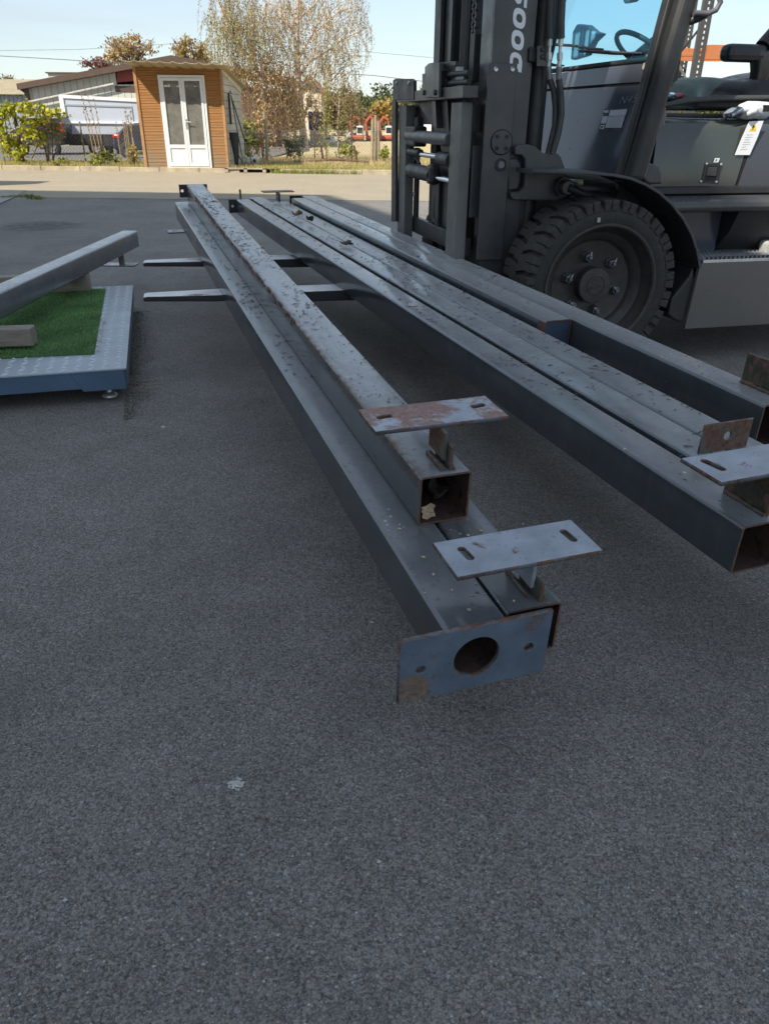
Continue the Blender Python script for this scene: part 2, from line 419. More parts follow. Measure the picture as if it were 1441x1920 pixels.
def blade_mesh(name, C, hgt, wid, cols, lean=0.5):
    C = np.asarray(C, float); n = len(C)
    an = nrg.uniform(0, 2 * pi, n); le = nrg.uniform(0, lean, n); h = nrg.uniform(0.5, 1.2, n) * hgt
    d = np.stack([np.cos(an), np.sin(an), np.zeros(n)], 1); p = np.stack([-np.sin(an), np.cos(an), np.zeros(n)], 1) * wid * 0.5
    tip = C + d * (le * h)[:, None]; tip[:, 2] += h * np.sqrt(np.maximum(0.2, 1 - le ** 2))
    V = np.stack([C - p, C + p, tip], 1).reshape(-1, 3)
    me = bpy.data.meshes.new(name)
    me.vertices.add(3 * n); me.vertices.foreach_set('co', V.ravel())
    me.loops.add(3 * n); me.loops.foreach_set('vertex_index', np.arange(3 * n, dtype=np.int32))
    me.polygons.add(n); me.polygons.foreach_set('loop_start', np.arange(0, 3 * n, 3, dtype=np.int32))
    try: me.polygons.foreach_set('loop_total', np.full(n, 3, dtype=np.int32))
    except Exception: pass
    me.update(calc_edges=True)
    ca = me.color_attributes.new('col', 'FLOAT_COLOR', 'CORNER')
    cc = np.concatenate([np.repeat(np.asarray(cols), 3, 0), np.ones((3 * n, 1))], 1)
    ca.data.foreach_set('color', cc.ravel().astype(np.float32))
    return me
def palette(n, cols, jit=0.18):
    cols = np.asarray(cols, float); k = nrg.integers(0, len(cols), n)
    return np.clip(cols[k] * (1 + nrg.normal(0, jit, (n, 1))), 0.004, 0.9)
def blob(n, c, r, shell=0.5):
    """points in an ellipsoid, denser towards the outside, pulled into clumps"""
    d = nrg.normal(size=(n, 3)); d /= np.linalg.norm(d, axis=1)[:, None]
    rad = nrg.uniform(0, 1, n) ** shell
    k = max(6, n // 90); cl = nrg.normal(size=(k, 3)); cl /= np.linalg.norm(cl, axis=1)[:, None]; cl *= nrg.uniform(0.45, 1.0, (k, 1))
    p = d * rad[:, None]
    q = cl[nrg.integers(0, k, n)] + nrg.normal(0, 0.17, (n, 3))
    m = nrg.uniform(0, 1, n) < 0.72
    p[m] = q[m]
    return np.asarray(c) + p * np.asarray(r)
# ================================================================== ground and setting
def ghz(Y):
    if Y < 20.0: return 0.0
    if Y < 22.0: return 0.09
    if Y < 33.0: return 0.09 - (Y - 22.0) / 11.0 * 0.34
    return -0.25
M_ASPH = asphalt_mat('dark_asphalt')
M_ROAD = asphalt_mat('worn_road', base=0.20, tint=(1.12, 1.0, 0.82), fleck=0.5, grain=60, bstr=0.35, worn=0.5, warm=(0.40, 0.33, 0.225))
M_GREY = asphalt_mat('truck_yard', base=0.16, tint=(1.05, 1.0, 0.93), fleck=0.4, grain=40, bstr=0.3)
def sheet(name, pts, m, z=0.0):
    me = bpy.data.meshes.new(name); me.from_pydata([(p[0], p[1], z if len(p) < 3 else p[2]) for p in pts], [], [tuple(range(len(pts)))]); me.update()
    return tag(new_obj(name, me, m), None, None, kind='structure')
def kerb_y(x): return 19.72 - 0.072 * x
sheet('yard', [(-60, -40), (60, -40), (60, 13.0), (-60, 14.5)], M_ASPH)
# the older, paler road between yard and kerb: ragged joint towards the yard
bm_pts = [(-60, 14.50)] ; xs = [-14 + 0.35 * k for k in range(90)]
edge = [(x, 13.19 - 0.027 * (x + 0) * 1.0 - 0.12 * (x < -3.4) + 0.05 * mnoise.noise(Vector((x * 1.3, 0, 0)))) for x in xs]
road_pts = [(-60, 14.4)] + edge + [(60, 12.2), (60, kerb_y(60) + 0.2), (-60, kerb_y(-60) + 0.2)]
me = bpy.data.meshes.new('road'); bmv = bmesh.new()
f = bmv.faces.new([bmv.verts.new((x, y, 0.004)) for x, y in road_pts]); bmesh.ops.triangulate(bmv, faces=[f]); bmv.to_mesh(me); bmv.free()
tag(new_obj('road', me, M_ROAD), None, None, kind='structure')
sheet('yard_margin', [(-60, 14.45), (60, 12.95), (60, 16), (-60, 27)], M_ASPH, -0.002)

# concrete slab corner at the left edge of the yard
M_CONC = surf('old_concrete', (0.30, 0.28, 0.25), 0.85, 0.25, 3.0, bump=0.4, bscale=40)
sheet('concrete_slab', [(-6.05, 13.0), (-5.75, 11.7), (-12, 11.2), (-12, 14.5), (-6.45, 14.5)], M_CONC, 0.012)

# field beyond the kerb, one sheet to the horizon
N = NT('dry_field')
g = N.noise(0.9, 7, 0.7); g2 = N.noise(9, 5, 0.7)
c = N.mix(N.rng(g, 0.35, 0.65), (0.46, 0.35, 0.20), (0.54, 0.43, 0.26)); c = N.mix(N.rng(g2, 0.45, 0.7), c, (0.26, 0.24, 0.10))
N.color(c); N.rough(0.95); N.bump(N.noise(30, 5, 0.7), 0.8, 0.05); M_FIELD = N.m
rows = [20.0, 20.6, 21.2, 22, 23.5, 25, 27, 29, 31, 33, 37, 42, 50, 65, 90, 140, 240, 500, 1200]
vsf = []; fsf = []; colx = [-900, -200, -60, -30, -20] + [-16 + k for k in range(33)] + [20, 30, 60, 200, 900]
for j, Y in enumerate(rows):
    for x in colx:
        yy = Y if j > 3 else kerb_y(max(-30, min(30, x))) + 0.12 + (0, 0.5, 1.0, 2.0)[j]
        zz = ghz(Y) if j > 0 else 0.095
        vsf.append((x, yy, zz + (0.03 * mnoise.noise(Vector((x * 0.5, yy * 0.5, 3))) if j > 0 else 0)))
nx = len(colx)
for j in range(len(rows) - 1):
    for i in range(nx - 1): fsf.append((j * nx + i, j * nx + i + 1, (j + 1) * nx + i + 1, (j + 1) * nx + i))
me = bpy.data.meshes.new('field'); me.from_pydata(vsf, [], fsf); me.update()
tag(new_obj('field', me, M_FIELD), None, None, kind='structure')
# hard standing of the neighbouring yard, left behind the fence
sheet('neighbour_yard', [(-60, 23.2, ghz(23.2) + .045), (-5.4, 23.2, ghz(23.2) + .045), (-4.8, 33, -.2), (-60, 33, -.2)], M_GREY)
sheet('neighbour_yard', [(-60, 33, -.2), (-4.8, 33, -.2), (-4, 60, -.2), (-60, 60, -.2)], M_GREY)

# kerb: concrete kerb stones, one by one
M_KERB = surf('kerb_concrete', (0.33, 0.28, 0.20), 0.85, 0.3, 4.0, bump=0.5, bscale=50)
kerb = thing('kerb', None, None, (0, 0, 0)); kerb['kind'] = 'structure'
kx = -14.6
while kx < 9:
    x1 = kx + 0.99
    if not (-3.99 < kx + .5 < -2.99):
        y0, y1 = kerb_y(kx), kerb_y(x1)
        p = [(kx, y0, -.05), (x1, y1, -.05), (x1, y1 + .14, -.05), (kx, y0 + .14, -.05)]
        q = [(kx, y0 + .02, .105), (x1, y1 + .02, .105), (x1, y1 + .14, .105), (kx, y0 + .14, .105)]
        dz = rng.uniform(-.006, .006)
        MB().hexa(p + [(a, b, c_ + dz) for a, b, c_ in q]).build('kerb_stone', M_KERB, kerb, bevel=.012)
    kx += 1.0
# storm drain set in the kerb
M_DARK = plain('dark_void', (0.012, 0.012, 0.012), 0.9)
dr = thing('storm_drain', 'concrete kerb inlet drain with two dark slots below the hut corner', 'drain', (-3.46, kerb_y(-3.46), 0))
mb = MB(); y0 = kerb_y(-3.46)
for a, b in ((-.50, -.42), (-.04, .04), (.42, .50)): mb.box((a, 0, -.04), (b, .14, .11))
mb.box((-.5, 0.0, .085), (.5, .14, .112)); mb.box((-.5, 0.0, -.04), (.5, .14, .012))
o = mb.build('inlet_frame', M_KERB, dr)
MB().box((-.49, .10, .012), (.49, .13, .085)).build('slot_back', M_DARK, dr)

# unseen tall building behind left, plan and height shaped to shade the yard
M_SHEET = surf('pale_sheet_metal', (0.42, 0.42, 0.40), 0.45, 0.08, 2.0)
M_BROWN = surf('brown_trim', (0.085, 0.052, 0.038), 0.5, 0.15, 4.0)
H = 16.0
_sh = Vector((0.7220, 0.6919, 0)) * H
P1 = Vector((-1.0, 14.15, 0)) - _sh; _ed = Vector((.346, -.938, 0)).normalized(); P2 = P1 + _ed * 19
P4 = P1 + Vector((-26, 1.9, 0)); P3 = P4 + _ed * 19
ws = thing('shade_building', 'tall pale building out of view, shaped so its shadow covers the yard', 'building', (P1.x, P1.y, 0))
wp = [p - P1 for p in (P1, P2, P3, P4)]
M_SHEET = surf('pale_render', (0.55, 0.54, 0.51), 0.8, 0.08, 0.3)
MB().prism([(p.x, p.y, 0) for p in wp][::-1], (0, 0, H - .3)).build('wall', M_SHEET, ws)
MB().prism([(p.x, p.y, H - .3) for p in wp][::-1], (0, 0, .3)).build('roof', M_BROWN, ws)
en = Vector((-_ed.y, _ed.x, 0))
en = en if en.x > 0 else -en
for k in range(2):
    p0 = _ed * (3.5 + k * 7)
    MB().hexa([p0, p0 + _ed * 4, p0 + _ed * 4 + en * .05, p0 + en * .05] + [q + Vector((0, 0, 4.5)) for q in (p0, p0 + _ed * 4, p0 + _ed * 4 + en * .05, p0 + en * .05)]).build('roller_door', surf('grey_door', (0.25, 0.26, 0.27), 0.5) if k == 0 else bpy.data.materials['grey_door'], ws)
for k in range(5):
    p0 = _ed * (1.5 + k * 3.6)
    MB().hexa([p0, p0 + _ed * .35, p0 + _ed * .35 + en * .25, p0 + en * .25] + [q + Vector((0, 0, H - .31)) for q in (p0, p0 + _ed * .35, p0 + _ed * .35 + en * .25, p0 + en * .25)]).build('buttress', M_SHEET, ws)

# ---------------------------------------------------------------- garden hut
M_WOOD = NT('hut_boards'); N = M_WOOD
gr = N.noise(5.0, 6, 0.7, N.scaled((0.8, 6, 14)), 0.6)
c = N.mix(N.rng(gr, 0.3, 0.7), (0.25, 0.105, 0.026), (0.40, 0.185, 0.050))
oi = N.n('ObjectInfo'); c = N.mix(N.rng(oi.outputs['Random'], 0, 1, 0.0, 0.35), c, (0.24, 0.14, 0.06))
zc = N.n('SeparateXYZ'); gp = N.n('NewGeometry'); N.link(gp.outputs['Position'], zc.inputs[0])
c = N.mix(N.math('MULTIPLY', N.rng(zc.outputs[2], 1.1, 0.2), N.rng(N.noise(3, 5), 0.3, 0.6)), c, (0.24, 0.175, 0.105))   # grey, weathered boards lower down
N.color(c); N.rough(0.75); N.bump(gr, 0.3, 0.01); M_WOOD = N.m
M_POST = surf('hut_post', (0.36, 0.20, 0.085), 0.75, 0.25, 5.0)
M_PVC = surf('white_pvc', (0.70, 0.70, 0.69), 0.35, 0.04, 3.0)
M_SIDING = surf('weathered_siding', (0.46, 0.42, 0.34), 0.8, 0.15, 3.0)
HY = kerb_y(-4.9) + 0.16
HX0, HX1, HZ0, HD = -5.97, -3.89, 0.10, 2.3
hut = thing('garden_hut', 'small brown wooden garden hut with white glazed double doors beside the road', 'hut', ((HX0 + HX1) / 2, HY, HZ0))
hw = (HX1 - HX0) / 2
HT0, HT1 = 2.22, 2.16          # front wall height at the left and the right end
HB = 1.80                       # back wall height
# door opening
DX0, DX1, DT = -5.40 + 4.93, -4.31 + 4.93, 1.97
nb = 22; bh = HT1 / nb; base_me = {}
def board(x0, x1, z0, z1):
    mb = MB()
    # a board with three shallow flutes on its face
    n = 3; zs = [z0 + (z1 - z0 - .004) * k / (n * 2) for k in range(n * 2 + 1)]
    prof = [(0.0 if k % 2 == 0 else -.010, z) for k, z in enumerate(zs)]
    vs_ = [(x0, y, z) for y, z in prof] + [(x1, y, z) for y, z in prof] + [(x0, .03, z0), (x0, .03, zs[-1]), (x1, .03, z0), (x1, .03, zs[-1])]
    m_ = len(prof)
    fs_ = [(i, m_ + i, m_ + i + 1, i + 1) for i in range(m_ - 1)] + [(m_ - 1, 2 * m_ - 1, 2 * m_ + 3, 2 * m_ + 1), (2 * m_, 2 * m_ + 2, m_, 0), (2 * m_, 2 * m_ + 1, 2 * m_ + 3, 2 * m_ + 2)]
    mb.add(vs_, fs_)
    return mb.build('board', M_WOOD, hut)
for k in range(nb):
    z0, z1 = k * bh, (k + 1) * bh
    if z0 < DT - .02:
        board(-hw + .07, DX0 - .005, z0, min(z1, DT + .04) if z1 > DT else z1); board(DX1 + .005, hw - .06, z0, z1)
        if z1 > DT + .02: board(DX0 - .005, DX1 + .005, DT + .01, z1)
    else: board(-hw + .07, hw - .06, z0, z1)
MB().hexa([(-hw, -.03, 0), (-hw + .07, -.03, 0), (-hw + .07, .05, 0), (-hw, .05, 0), (-hw, -.03, HT0), (-hw + .07, -.03, HT0), (-hw + .07, .05, HT0), (-hw, .05, HT0)]).build('corner_post', M_POST, hut, bevel=.006)
MB().box((hw - .06, -.03, 0), (hw, .05, HT1)).build('corner_post', M_POST, hut, bevel=.006)
# back shell, sides
mb = MB(); T_ = .04
mb.hexa([(-hw, .05, 0), (-hw + T_, .05, 0), (-hw + T_, HD, 0), (-hw, HD, 0), (-hw, .05, HT0), (-hw + T_, .05, HT0), (-hw + T_, HD, HB), (-hw, HD, HB)])
mb.box((-hw + T_, HD - T_, 0), (hw - T_, HD, HB)); mb.build('back_wall', M_SIDING, hut)
ns = 13
for k in range(ns):                       # horizontal boards of the pale side wall
    z0 = k * 2.12 / ns; z1 = (k + 1) * 2.12 / ns - .008
    def cut(z): return min(HD, max(.05, .05 + (HT1 - z) / (HT1 - HB) * (HD - .05))) if z > HB else HD
    MB().hexa([(hw - T_, .05, z0), (hw + .012, .05, z0), (hw + .012, cut(z0), z0), (hw - T_, cut(z0), z0), (hw - T_, .05, z1), (hw, .05, z1), (hw, cut(z1), z1), (hw - T_, cut(z1), z1)]).build('side_board', M_SIDING, hut)
MB().box((-hw + .05, .06, .001), (hw - .05, HD - .05, .03)).build('floor', M_POST, hut)
# corrugated roof with a wide overhang at the front
M_ROOF = surf('hut_roof_sheet', (0.36, 0.31, 0.19), 0.6, 0.2, 3.0)
nr = 96; OV = 0.60; vs_, fs_ = [], []
for k in range(nr + 1):
    x = -hw - .10 + (2 * hw + .26) * k / nr
    ph = (k % 12) / 12.0; ridge = .028 if ph < .22 else (.0 if ph > .34 else .014)
    zt = HT0 + (HT1 - HT0) * k / nr
    sl = (HT1 - HB) / HD
    for y in (-OV, HD + .12):
        z = zt + .018 - (sl * y if y > 0 else .022) + ridge * (1 if y > 0 else .8)
        vs_.append((x, y, z))
for k in range(nr): fs_.append((2 * k, 2 * k + 2, 2 * k + 3, 2 * k + 1))
me = bpy.data.meshes.new('roof'); me.from_pydata(vs_, [], fs_); me.update()
o = new_obj('roof', me, M_ROOF, hut); sd = o.modifiers.new('thick', 'SOLIDIFY'); sd.thickness = .008
MB().hexa([(hw, -.05, HT1 - .13), (hw + .03, -.05, HT1 - .13), (hw + .03, HD, HB - .13), (hw, HD, HB - .13), (hw, -.05, HT1 + .02), (hw + .03, -.05, HT1 + .02), (hw + .03, HD, HB + .02), (hw, HD, HB + .02)]).build('barge_board', surf('pale_board', (0.62, 0.57, 0.45), 0.7), hut)
# double door: frame, two leaves with glass, lower panels, handle
M_GLASS = glass_mat('door_glass', (0.80, 0.80, 0.78), dirt_or_glare=0.42)
fr = MB(); fw_ = .055
fr.box((DX0, -.045, 0), (DX0 + fw_, .02, DT)); fr.box((DX1 - fw_, -.045, 0), (DX1, .02, DT)); fr.box((DX0 + fw_, -.045, DT - fw_), (DX1 - fw_, .02, DT)); fr.box((DX0 + fw_, -.045, 0), (DX1 - fw_, .02, .03))
dframe = fr.build('door_frame', M_PVC, hut, bevel=.004)
mid = (DX0 + DX1) / 2
for sgn, (a, b) in ((0, (DX0 + fw_ + .004, mid - .003)), (1, (mid + .003, DX1 - fw_ - .004))):
    st = .058; mb = MB(); zt, zb, zr = DT - fw_ - .004, .034, .46
    mb.box((a, -.058, zb), (a + st, .01, zt)); mb.box((b - st, -.058, zb), (b, .01, zt))
    mb.box((a + st, -.058, zt - st), (b - st, .01, zt)); mb.box((a + st, -.058, zb), (b - st, .01, zb + .075)); mb.box((a + st, -.058, zr - .03), (b - st, .01, zr + .045))
    leaf = mb.build('door_leaf', M_PVC, hut, bevel=.004)
    MB().box((a + st, -.03, zr + .045), (b - st, -.018, zt - st)).build('pane', M_GLASS, leaf)
    MB().box((a + st, -.036, zb + .075), (b - st, -.012, zr - .03)).build('lower_panel', M_PVC, leaf)
    if sgn:
        h = MB(); h.box((a + .012, -.066, .84), (a + .042, -.058, 1.06)); h.cyl((a + .027, -.066, 1.0), (a + .027, -.10, 1.0), .009, 8); h.cyl((a + .027, -.098, 1.0), (a + .15, -.098, .995), .009, 8)
        h.build('door_handle', plain('bare_metal', (0.6, 0.6, 0.6), 0.3, 0.9), leaf)
# things seen through the glass: a shelf board and a paper notice on each pane
M_PAPER = surf('paper', (0.7, 0.7, 0.66), 0.8, 0.05)
MB().box((mid - .27, .005, 1.60), (mid - .09, .008, 1.72)).build('paper_notice', M_PAPER, hut)
MB().box((mid + .13, .005, 1.66), (mid + .27, .008, 1.78)).build('paper_notice', M_PAPER, hut)
MB().box((mid - .2, 1.3, .03), (mid + .0, 1.5, 1.0)).box((mid - .28, 1.2, .7), (mid - .1, 1.24, 1.45)).build('cupboard', surf('grey_cupboard', (0.2, 0.22, 0.25), 0.6), hut)
MB().cyl((mid + .08, -.016, 1.28), (mid + .08, -.0135, 1.28), .03, 14).build('round_sticker', M_PAPER, hut)

# tools leaning on the hut's side, and the white crate next to them
M_BLK = plain('black_plastic', (0.014, 0.015, 0.016), 0.5)
hx = HX1 + .02
tl = thing('folded_parasol', 'long black bar hanging upright on the pale side wall of the hut', 'bar', (hx + .06, HY + .25, .1))
MB().box((-.035, -.02, .95), (.015, .03, 1.62)).tube([(.0, 0, 1.62), (.03, 0, 1.66), (.06, 0, 1.6)], .012, 6).build('bar', M_BLK, tl)
for k, (dx, top, yy) in enumerate(((.30, 1.58, .5), (.52, 1.52, .55))):
    t = thing('tool_pole', ['slim dark pole leaning steeply on the hut side wall', 'thicker black pole leaning out farthest from the hut wall'][k], 'pole', (hx + dx, HY + yy - .3, .1), 'poles leaning on the hut')
    MB().cyl((0, 0, 0), (.07 - dx, .25, top), .012 + .004 * k, 8).build('pole', M_BLK, t)
    MB().cyl((.0, 0, 0), (-.02 * (k + 1), .02, .12), .022, 8).build('tip', M_BLK, t)
t = thing('tarpaulin', 'black bag hanging in folds low on the side wall of the hut', 'bag', (hx + .10, HY + .3, .1))
mb = MB()
ring = []
for z, r in ((.78, .10), (.76, .12), (.55, .09), (.3, .065), (.05, .05)):
    ring.append([(r * cos(a) * (1 + .25 * sin(3 * a + z * 5)), .6 * r * sin(a), z) for a in [2 * pi * q / 10 for q in range(10)]])
vs_ = [p for r_ in ring for p in r_]; fs_ = [(i * 10 + k, i * 10 + (k + 1) % 10, (i + 1) * 10 + (k + 1) % 10, (i + 1) * 10 + k) for i in range(4) for k in range(10)] + [tuple(range(10))]
mb.add(vs_, fs_); o = mb.build('bag', M_BLK, t, sm=50)
MB().tube([(0, 0, .74), (.05, -.02, .3), (.22, -.05, .02)], .012, 6).build('strap', M_BLK, t)
p = at_z(473, 308, .1); 
t = thing('plastic_box', 'small white plastic box with round dark hole on the grass', 'box', (p.x, p.y, .1))
MB().box((-.15, 0, .0), (.15, .25, .17)).build('box', M_PVC, t, bevel=.02)
MB().cyl((.06, -.004, .085), (.06, .01, .085), .045, 14).build('lid_hole', M_BLK, t)
# ================================================================== background: sheds, vehicles, fence, plants, trees
BY = 46.0
M_WALL = surf('cream_cladding', (0.50, 0.49, 0.43), 0.6, 0.08, 1.0)
barn = thing('metal_barn', 'cream ribbed metal barn with brown sloping roof edge behind the hut', 'barn', (at_y(150, 220, BY).x, BY, -.25))
bx, bz = barn.location.x, barn.location.z
def rake(px): return 157 + (px - 42) * (103 - 157) / (325 - 42)
def PB(px, py, Y=BY): q = at_y(px, py, Y); return Vector((q.x - bx, q.y - BY, q.z - bz))
npan = 22
for k in range(npan):
    a, b = 53 + k * 12.3, 53 + (k + 1) * 12.3 - .8
    if a > 205 and a < 250:
        zlo = at_y(a, 178, BY).z - bz; zhi = at_y(a, 157, BY).z - bz
    xa, xb = PB(a, 200).x, PB(b, 200).x
    za, zb = PB(a, rake(a) + 6).z, PB(b, rake(b) + 6).z
    if 214 < a: za = zb = PB(a, 158).z
    MB().hexa([(xa, 0, 0), (xb, 0, 0), (xb, .08, 0), (xa, .08, 0), (xa, 0, za), (xb, 0, zb), (xb, .08, zb), (xa, .08, za)]).build('wall_panel', M_WALL, barn)
mb = MB(); mb.hexa([(PB(50, 200).x, .09, 0), (PB(480, 200).x, .09, 0), (PB(480, 200).x, 14, 0), (PB(50, 200).x, 14, 0), (PB(50, 200).x, .09, PB(50, 163).z - .2), (PB(480, 200).x, .09, PB(216, 160).z), (PB(480, 200).x, 14, PB(216, 160).z), (PB(50, 200).x, 14, PB(50, 163).z - .2)])
mb.build('inner_wall', surf('barn_inside', (0.16, 0.12, 0.10), 0.8), barn)
# roof: two brown slopes with thick verge
L0, RG, R0 = PB(38, 157), PB(325, 104), PB(560, 148)
mb = MB()
for a, b in ((L0, RG), (RG, R0)):
    t_ = Vector((0, 0, .28))
    mb.hexa([a + Vector((0, -.5, -.28)), b + Vector((0, -.5, -.28)), b + Vector((0, 15, -.28)), a + Vector((0, 15, -.28)), a + Vector((0, -.5, 0)), b + Vector((0, -.5, 0)), b + Vector((0, 15, 0)), a + Vector((0, 15, 0))])
mb.build('roof', M_BROWN, barn)
MB().tube([PB(57, 191) - Vector((0, .25, 0)), PB(216, 157) - Vector((0, .25, 0))], .05, 6).build('canopy_rail', surf('rail_grey', (0.45, 0.42, 0.38), 0.5), barn)
MB().tube([PB(42, 160), PB(39, 166), PB(52, 176), PB(54, 215)], .09, 8).box((PB(50, 190).x, -.12, 0), (PB(58, 190).x, .0, PB(55, 163).z)).build('downpipe', M_BROWN, barn)
MB().hexa([PB(219, 154), PB(262, 150), PB(262, 150) + Vector((0, .05, 0)), PB(219, 154) + Vector((0, .05, 0)), PB(219, 131), PB(262, 129), PB(262, 129) + Vector((0, .05, 0)), PB(219, 131) + Vector((0, .05, 0))]).build('red_gable_board', surf('red_board', (0.25, 0.045, 0.035), 0.6), barn)
MB().box(PB(217, 172) + Vector((0, -.03, 0)), PB(262, 161) + Vector((0, 0.0, 0))).build('lintel', M_BROWN, barn)
t = thing('roof_box', 'low cream roof box with dark edge rising behind the barn roof', 'roof box', (at_y(120, 140, 50).x, 50, at_y(92, 144, 50).z))
q0, q1 = at_y(91, 146, 50) - t.location, at_y(165, 128, 50) - t.location
MB().box((q0.x, 0, q0.z - .6), (q1.x, 2, at_y(91, 137, 50).z - t.location.z)).build('body', M_WALL, t)
MB().box((q0.x - .1, -.1, at_y(91, 137, 50).z - t.location.z), (q1.x, 2.1, at_y(91, 134.5, 50).z - t.location.z)).build('edge', M_BROWN, t)
# shed at far left
SY = 58
t = thing('storage_shed', 'grey shed with pale corrugated roof at the left edge behind the vine', 'shed', (at_y(20, 220, SY).x, SY, -.25))
def PS(px, py, Y=SY): q = at_y(px, py, Y); return Vector((q.x - t.location.x, q.y - SY, q.z + .25))
x0, x1 = PS(-60, 200).x, PS(53, 200).x
zt = PS(0, 179).z
for k in range(14):
    a = x0 + (x1 - x0) * k / 14; b = x0 + (x1 - x0) * (k + 1) / 14 - .03
    MB().box((a, 0, 0), (b, .1, zt)).build('wall_panel', surf('blue_grey_sheet', (0.26, 0.29, 0.32), 0.6, 0.1) if k == 0 else bpy.data.materials['blue_grey_sheet'], t)
MB().box((x0, .12, 0), (x1, 8, zt - .05)).build('back_wall', bpy.data.materials['blue_grey_sheet'], t)
nr = 120; vs_, fs_ = [], []
for k in range(nr + 1):
    x = x0 - .2 + (x1 - x0 + .4) * k / nr; dz = .03 * (k % 2)
    vs_ += [(x, -.4, PS(0, 176).z + dz), (x, 3.5, PS(0, 152).z + dz + .25)]
for k in range(nr): fs_.append((2 * k, 2 * k + 2, 2 * k + 3, 2 * k + 1))
me = bpy.data.meshes.new('roof'); me.from_pydata(vs_, [], fs_); me.update()
o = new_obj('roof', me, surf('cream_roof', (0.50, 0.43, 0.30), 0.7, 0.12, 2.0), t); o.modifiers.new('thick', 'SOLIDIFY').thickness = .03

# ---- box truck
VY = 35.0
M_WHITE = surf('white_box_paint', (0.42, 0.46, 0.53), 0.35, 0.04, 1.0)
M_NAVY = surf('navy_paint', (0.018, 0.022, 0.045), 0.3, 0.1, 2.0, coat=0.3)
M_TYRE = surf('old_tyre', (0.022, 0.022, 0.023), 0.85, 0.2, 20)
M_RED = plain('red_lamp', (0.42, 0.022, 0.018), 0.25)
M_STEELB = plain('wheel_steel', (0.32, 0.33, 0.34), 0.4, 0.6)
def wheel(parent, c, r, wdt, axis=(0, -1, 0), n=24):
    mb = MB(); h = wdt / 2
    mb.lathe([(r * .58, -h), (r * .85, -h), (r, -h * .7), (r, h * .7), (r * .85, h), (r * .58, h)], c, axis, n)
    t_ = mb.build('tyre', M_TYRE, parent, sm=35)
    mb = MB().lathe([(0.001, h * .5), (r * .2, h * .55), (r * .24, h * .3), (r * .5, h * .35), (r * .57, h * .9), (r * .6, h * .9)], c, axis, n)
    mb.build('rim', M_STEELB, parent, sm=35)
truck = thing('box_truck', 'white box truck with large side hatch parked behind the fence', 'truck', (at_y(185, 280, VY).x, VY, -.25))
def PV(px, py, Y=VY): q = at_y(px, py, Y); return Vector((q.x - truck.location.x, q.y - VY, q.z + .25))
bx0, bx1 = PV(111, 177).x, PV(292, 245).x; bzb, bzt = PV(0, 250).z, PV(111, 177).z
MB().hexa([(bx0, 0, bzb), (bx1, 0, bzb), (bx1, 2.1, bzb), (bx0, 2.1, bzb), (bx0, 0, bzt), (bx1, 0, bzt - .14), (bx1, 2.1, bzt - .14), (bx0, 2.1, bzt)]).build('box_body', M_WHITE, truck, bevel=.02)
mb = MB(); zt = bzt
mb.box((bx0 - .02, -.05, bzb), (bx0 + .15, 0.0, zt - .02)); mb.hexa([(bx0 + .15, -.05, zt - .12), (bx1, -.05, zt - .26), (bx1, 0, zt - .26), (bx0 + .15, 0, zt - .12), (bx0 + .15, -.05, zt), (bx1, -.05, zt - .14), (bx1, 0, zt - .14), (bx0 + .15, 0, zt)])
mb.build('box_frame', surf('white_frame', (0.70, 0.70, 0.70), 0.4, 0.02), truck)
M_SEAM = plain('seam_grey', (0.30, 0.33, 0.36), 0.5)
a, b = PV(121, 194), PV(247, 198); cz = PV(0, 226).z
mb = MB()
mb.hexa([(a.x, -.03, a.z - .06), (b.x, -.03, b.z - .06), (b.x, 0, b.z - .06), (a.x, 0, a.z - .06), (a.x, -.03, a.z), (b.x, -.03, b.z), (b.x, 0, b.z), (a.x, 0, a.z)])
mb.box((a.x, -.03, cz), (a.x + .03, 0, a.z - .06)).box((b.x - .03, -.03, cz), (b.x, 0, b.z - .06)); mb.build('hatch_frame', M_SEAM, truck)
MB().box((a.x, -.07, cz - .07), (b.x + .2, 0, cz)).build('counter_rail', bpy.data.materials['white_frame'], truck)
MB().box((PV(151, 245).x, -.03, PV(0, 232.5).z), (PV(202, 245).x, 0, PV(0, 230).z)).build('handle_bar', M_SEAM, truck)
MB().box((bx0 + .05, .02, PV(0, 271).z), (bx1, 1.9, bzb - .01)).box((bx0, -.02, PV(0, 268).z), (bx0 + 1.5, .02, bzb - .03)).build('skirt', plain('black_skirt', (0.015, 0.015, 0.017), 0.5), truck)
MB().box((bx0 - .07, -.08, PV(0, 252).z), (bx0 + .06, 0, PV(0, 227).z)).build('tail_lamp', M_RED, truck, bevel=.02)
MB().box((PV(138, 245).x, -.04, PV(0, 257).z), (PV(143, 245).x, -.0201, PV(0, 254.5).z)).build('side_marker', M_RED, truck)
r_ = .30
for px in (178, 330): wheel(truck, (PV(px, 272).x, .10, r_), r_, .22)
wheel(truck, (PV(178, 245).x, 1.8, r_), r_, .22)
mb = MB().box((bx1 + .05, .1, .3), (bx1 + 1.5, 1.9, 1.5)); mb.prism([(bx1 + .05, .1, 1.5), (bx1 + 1.0, .1, 1.5), (bx1 + .6, .1, 2.05), (bx1 + .05, .1, 2.05)], (0, 1.8, 0)); mb.build('cab', M_WHITE, truck, bevel=.05)

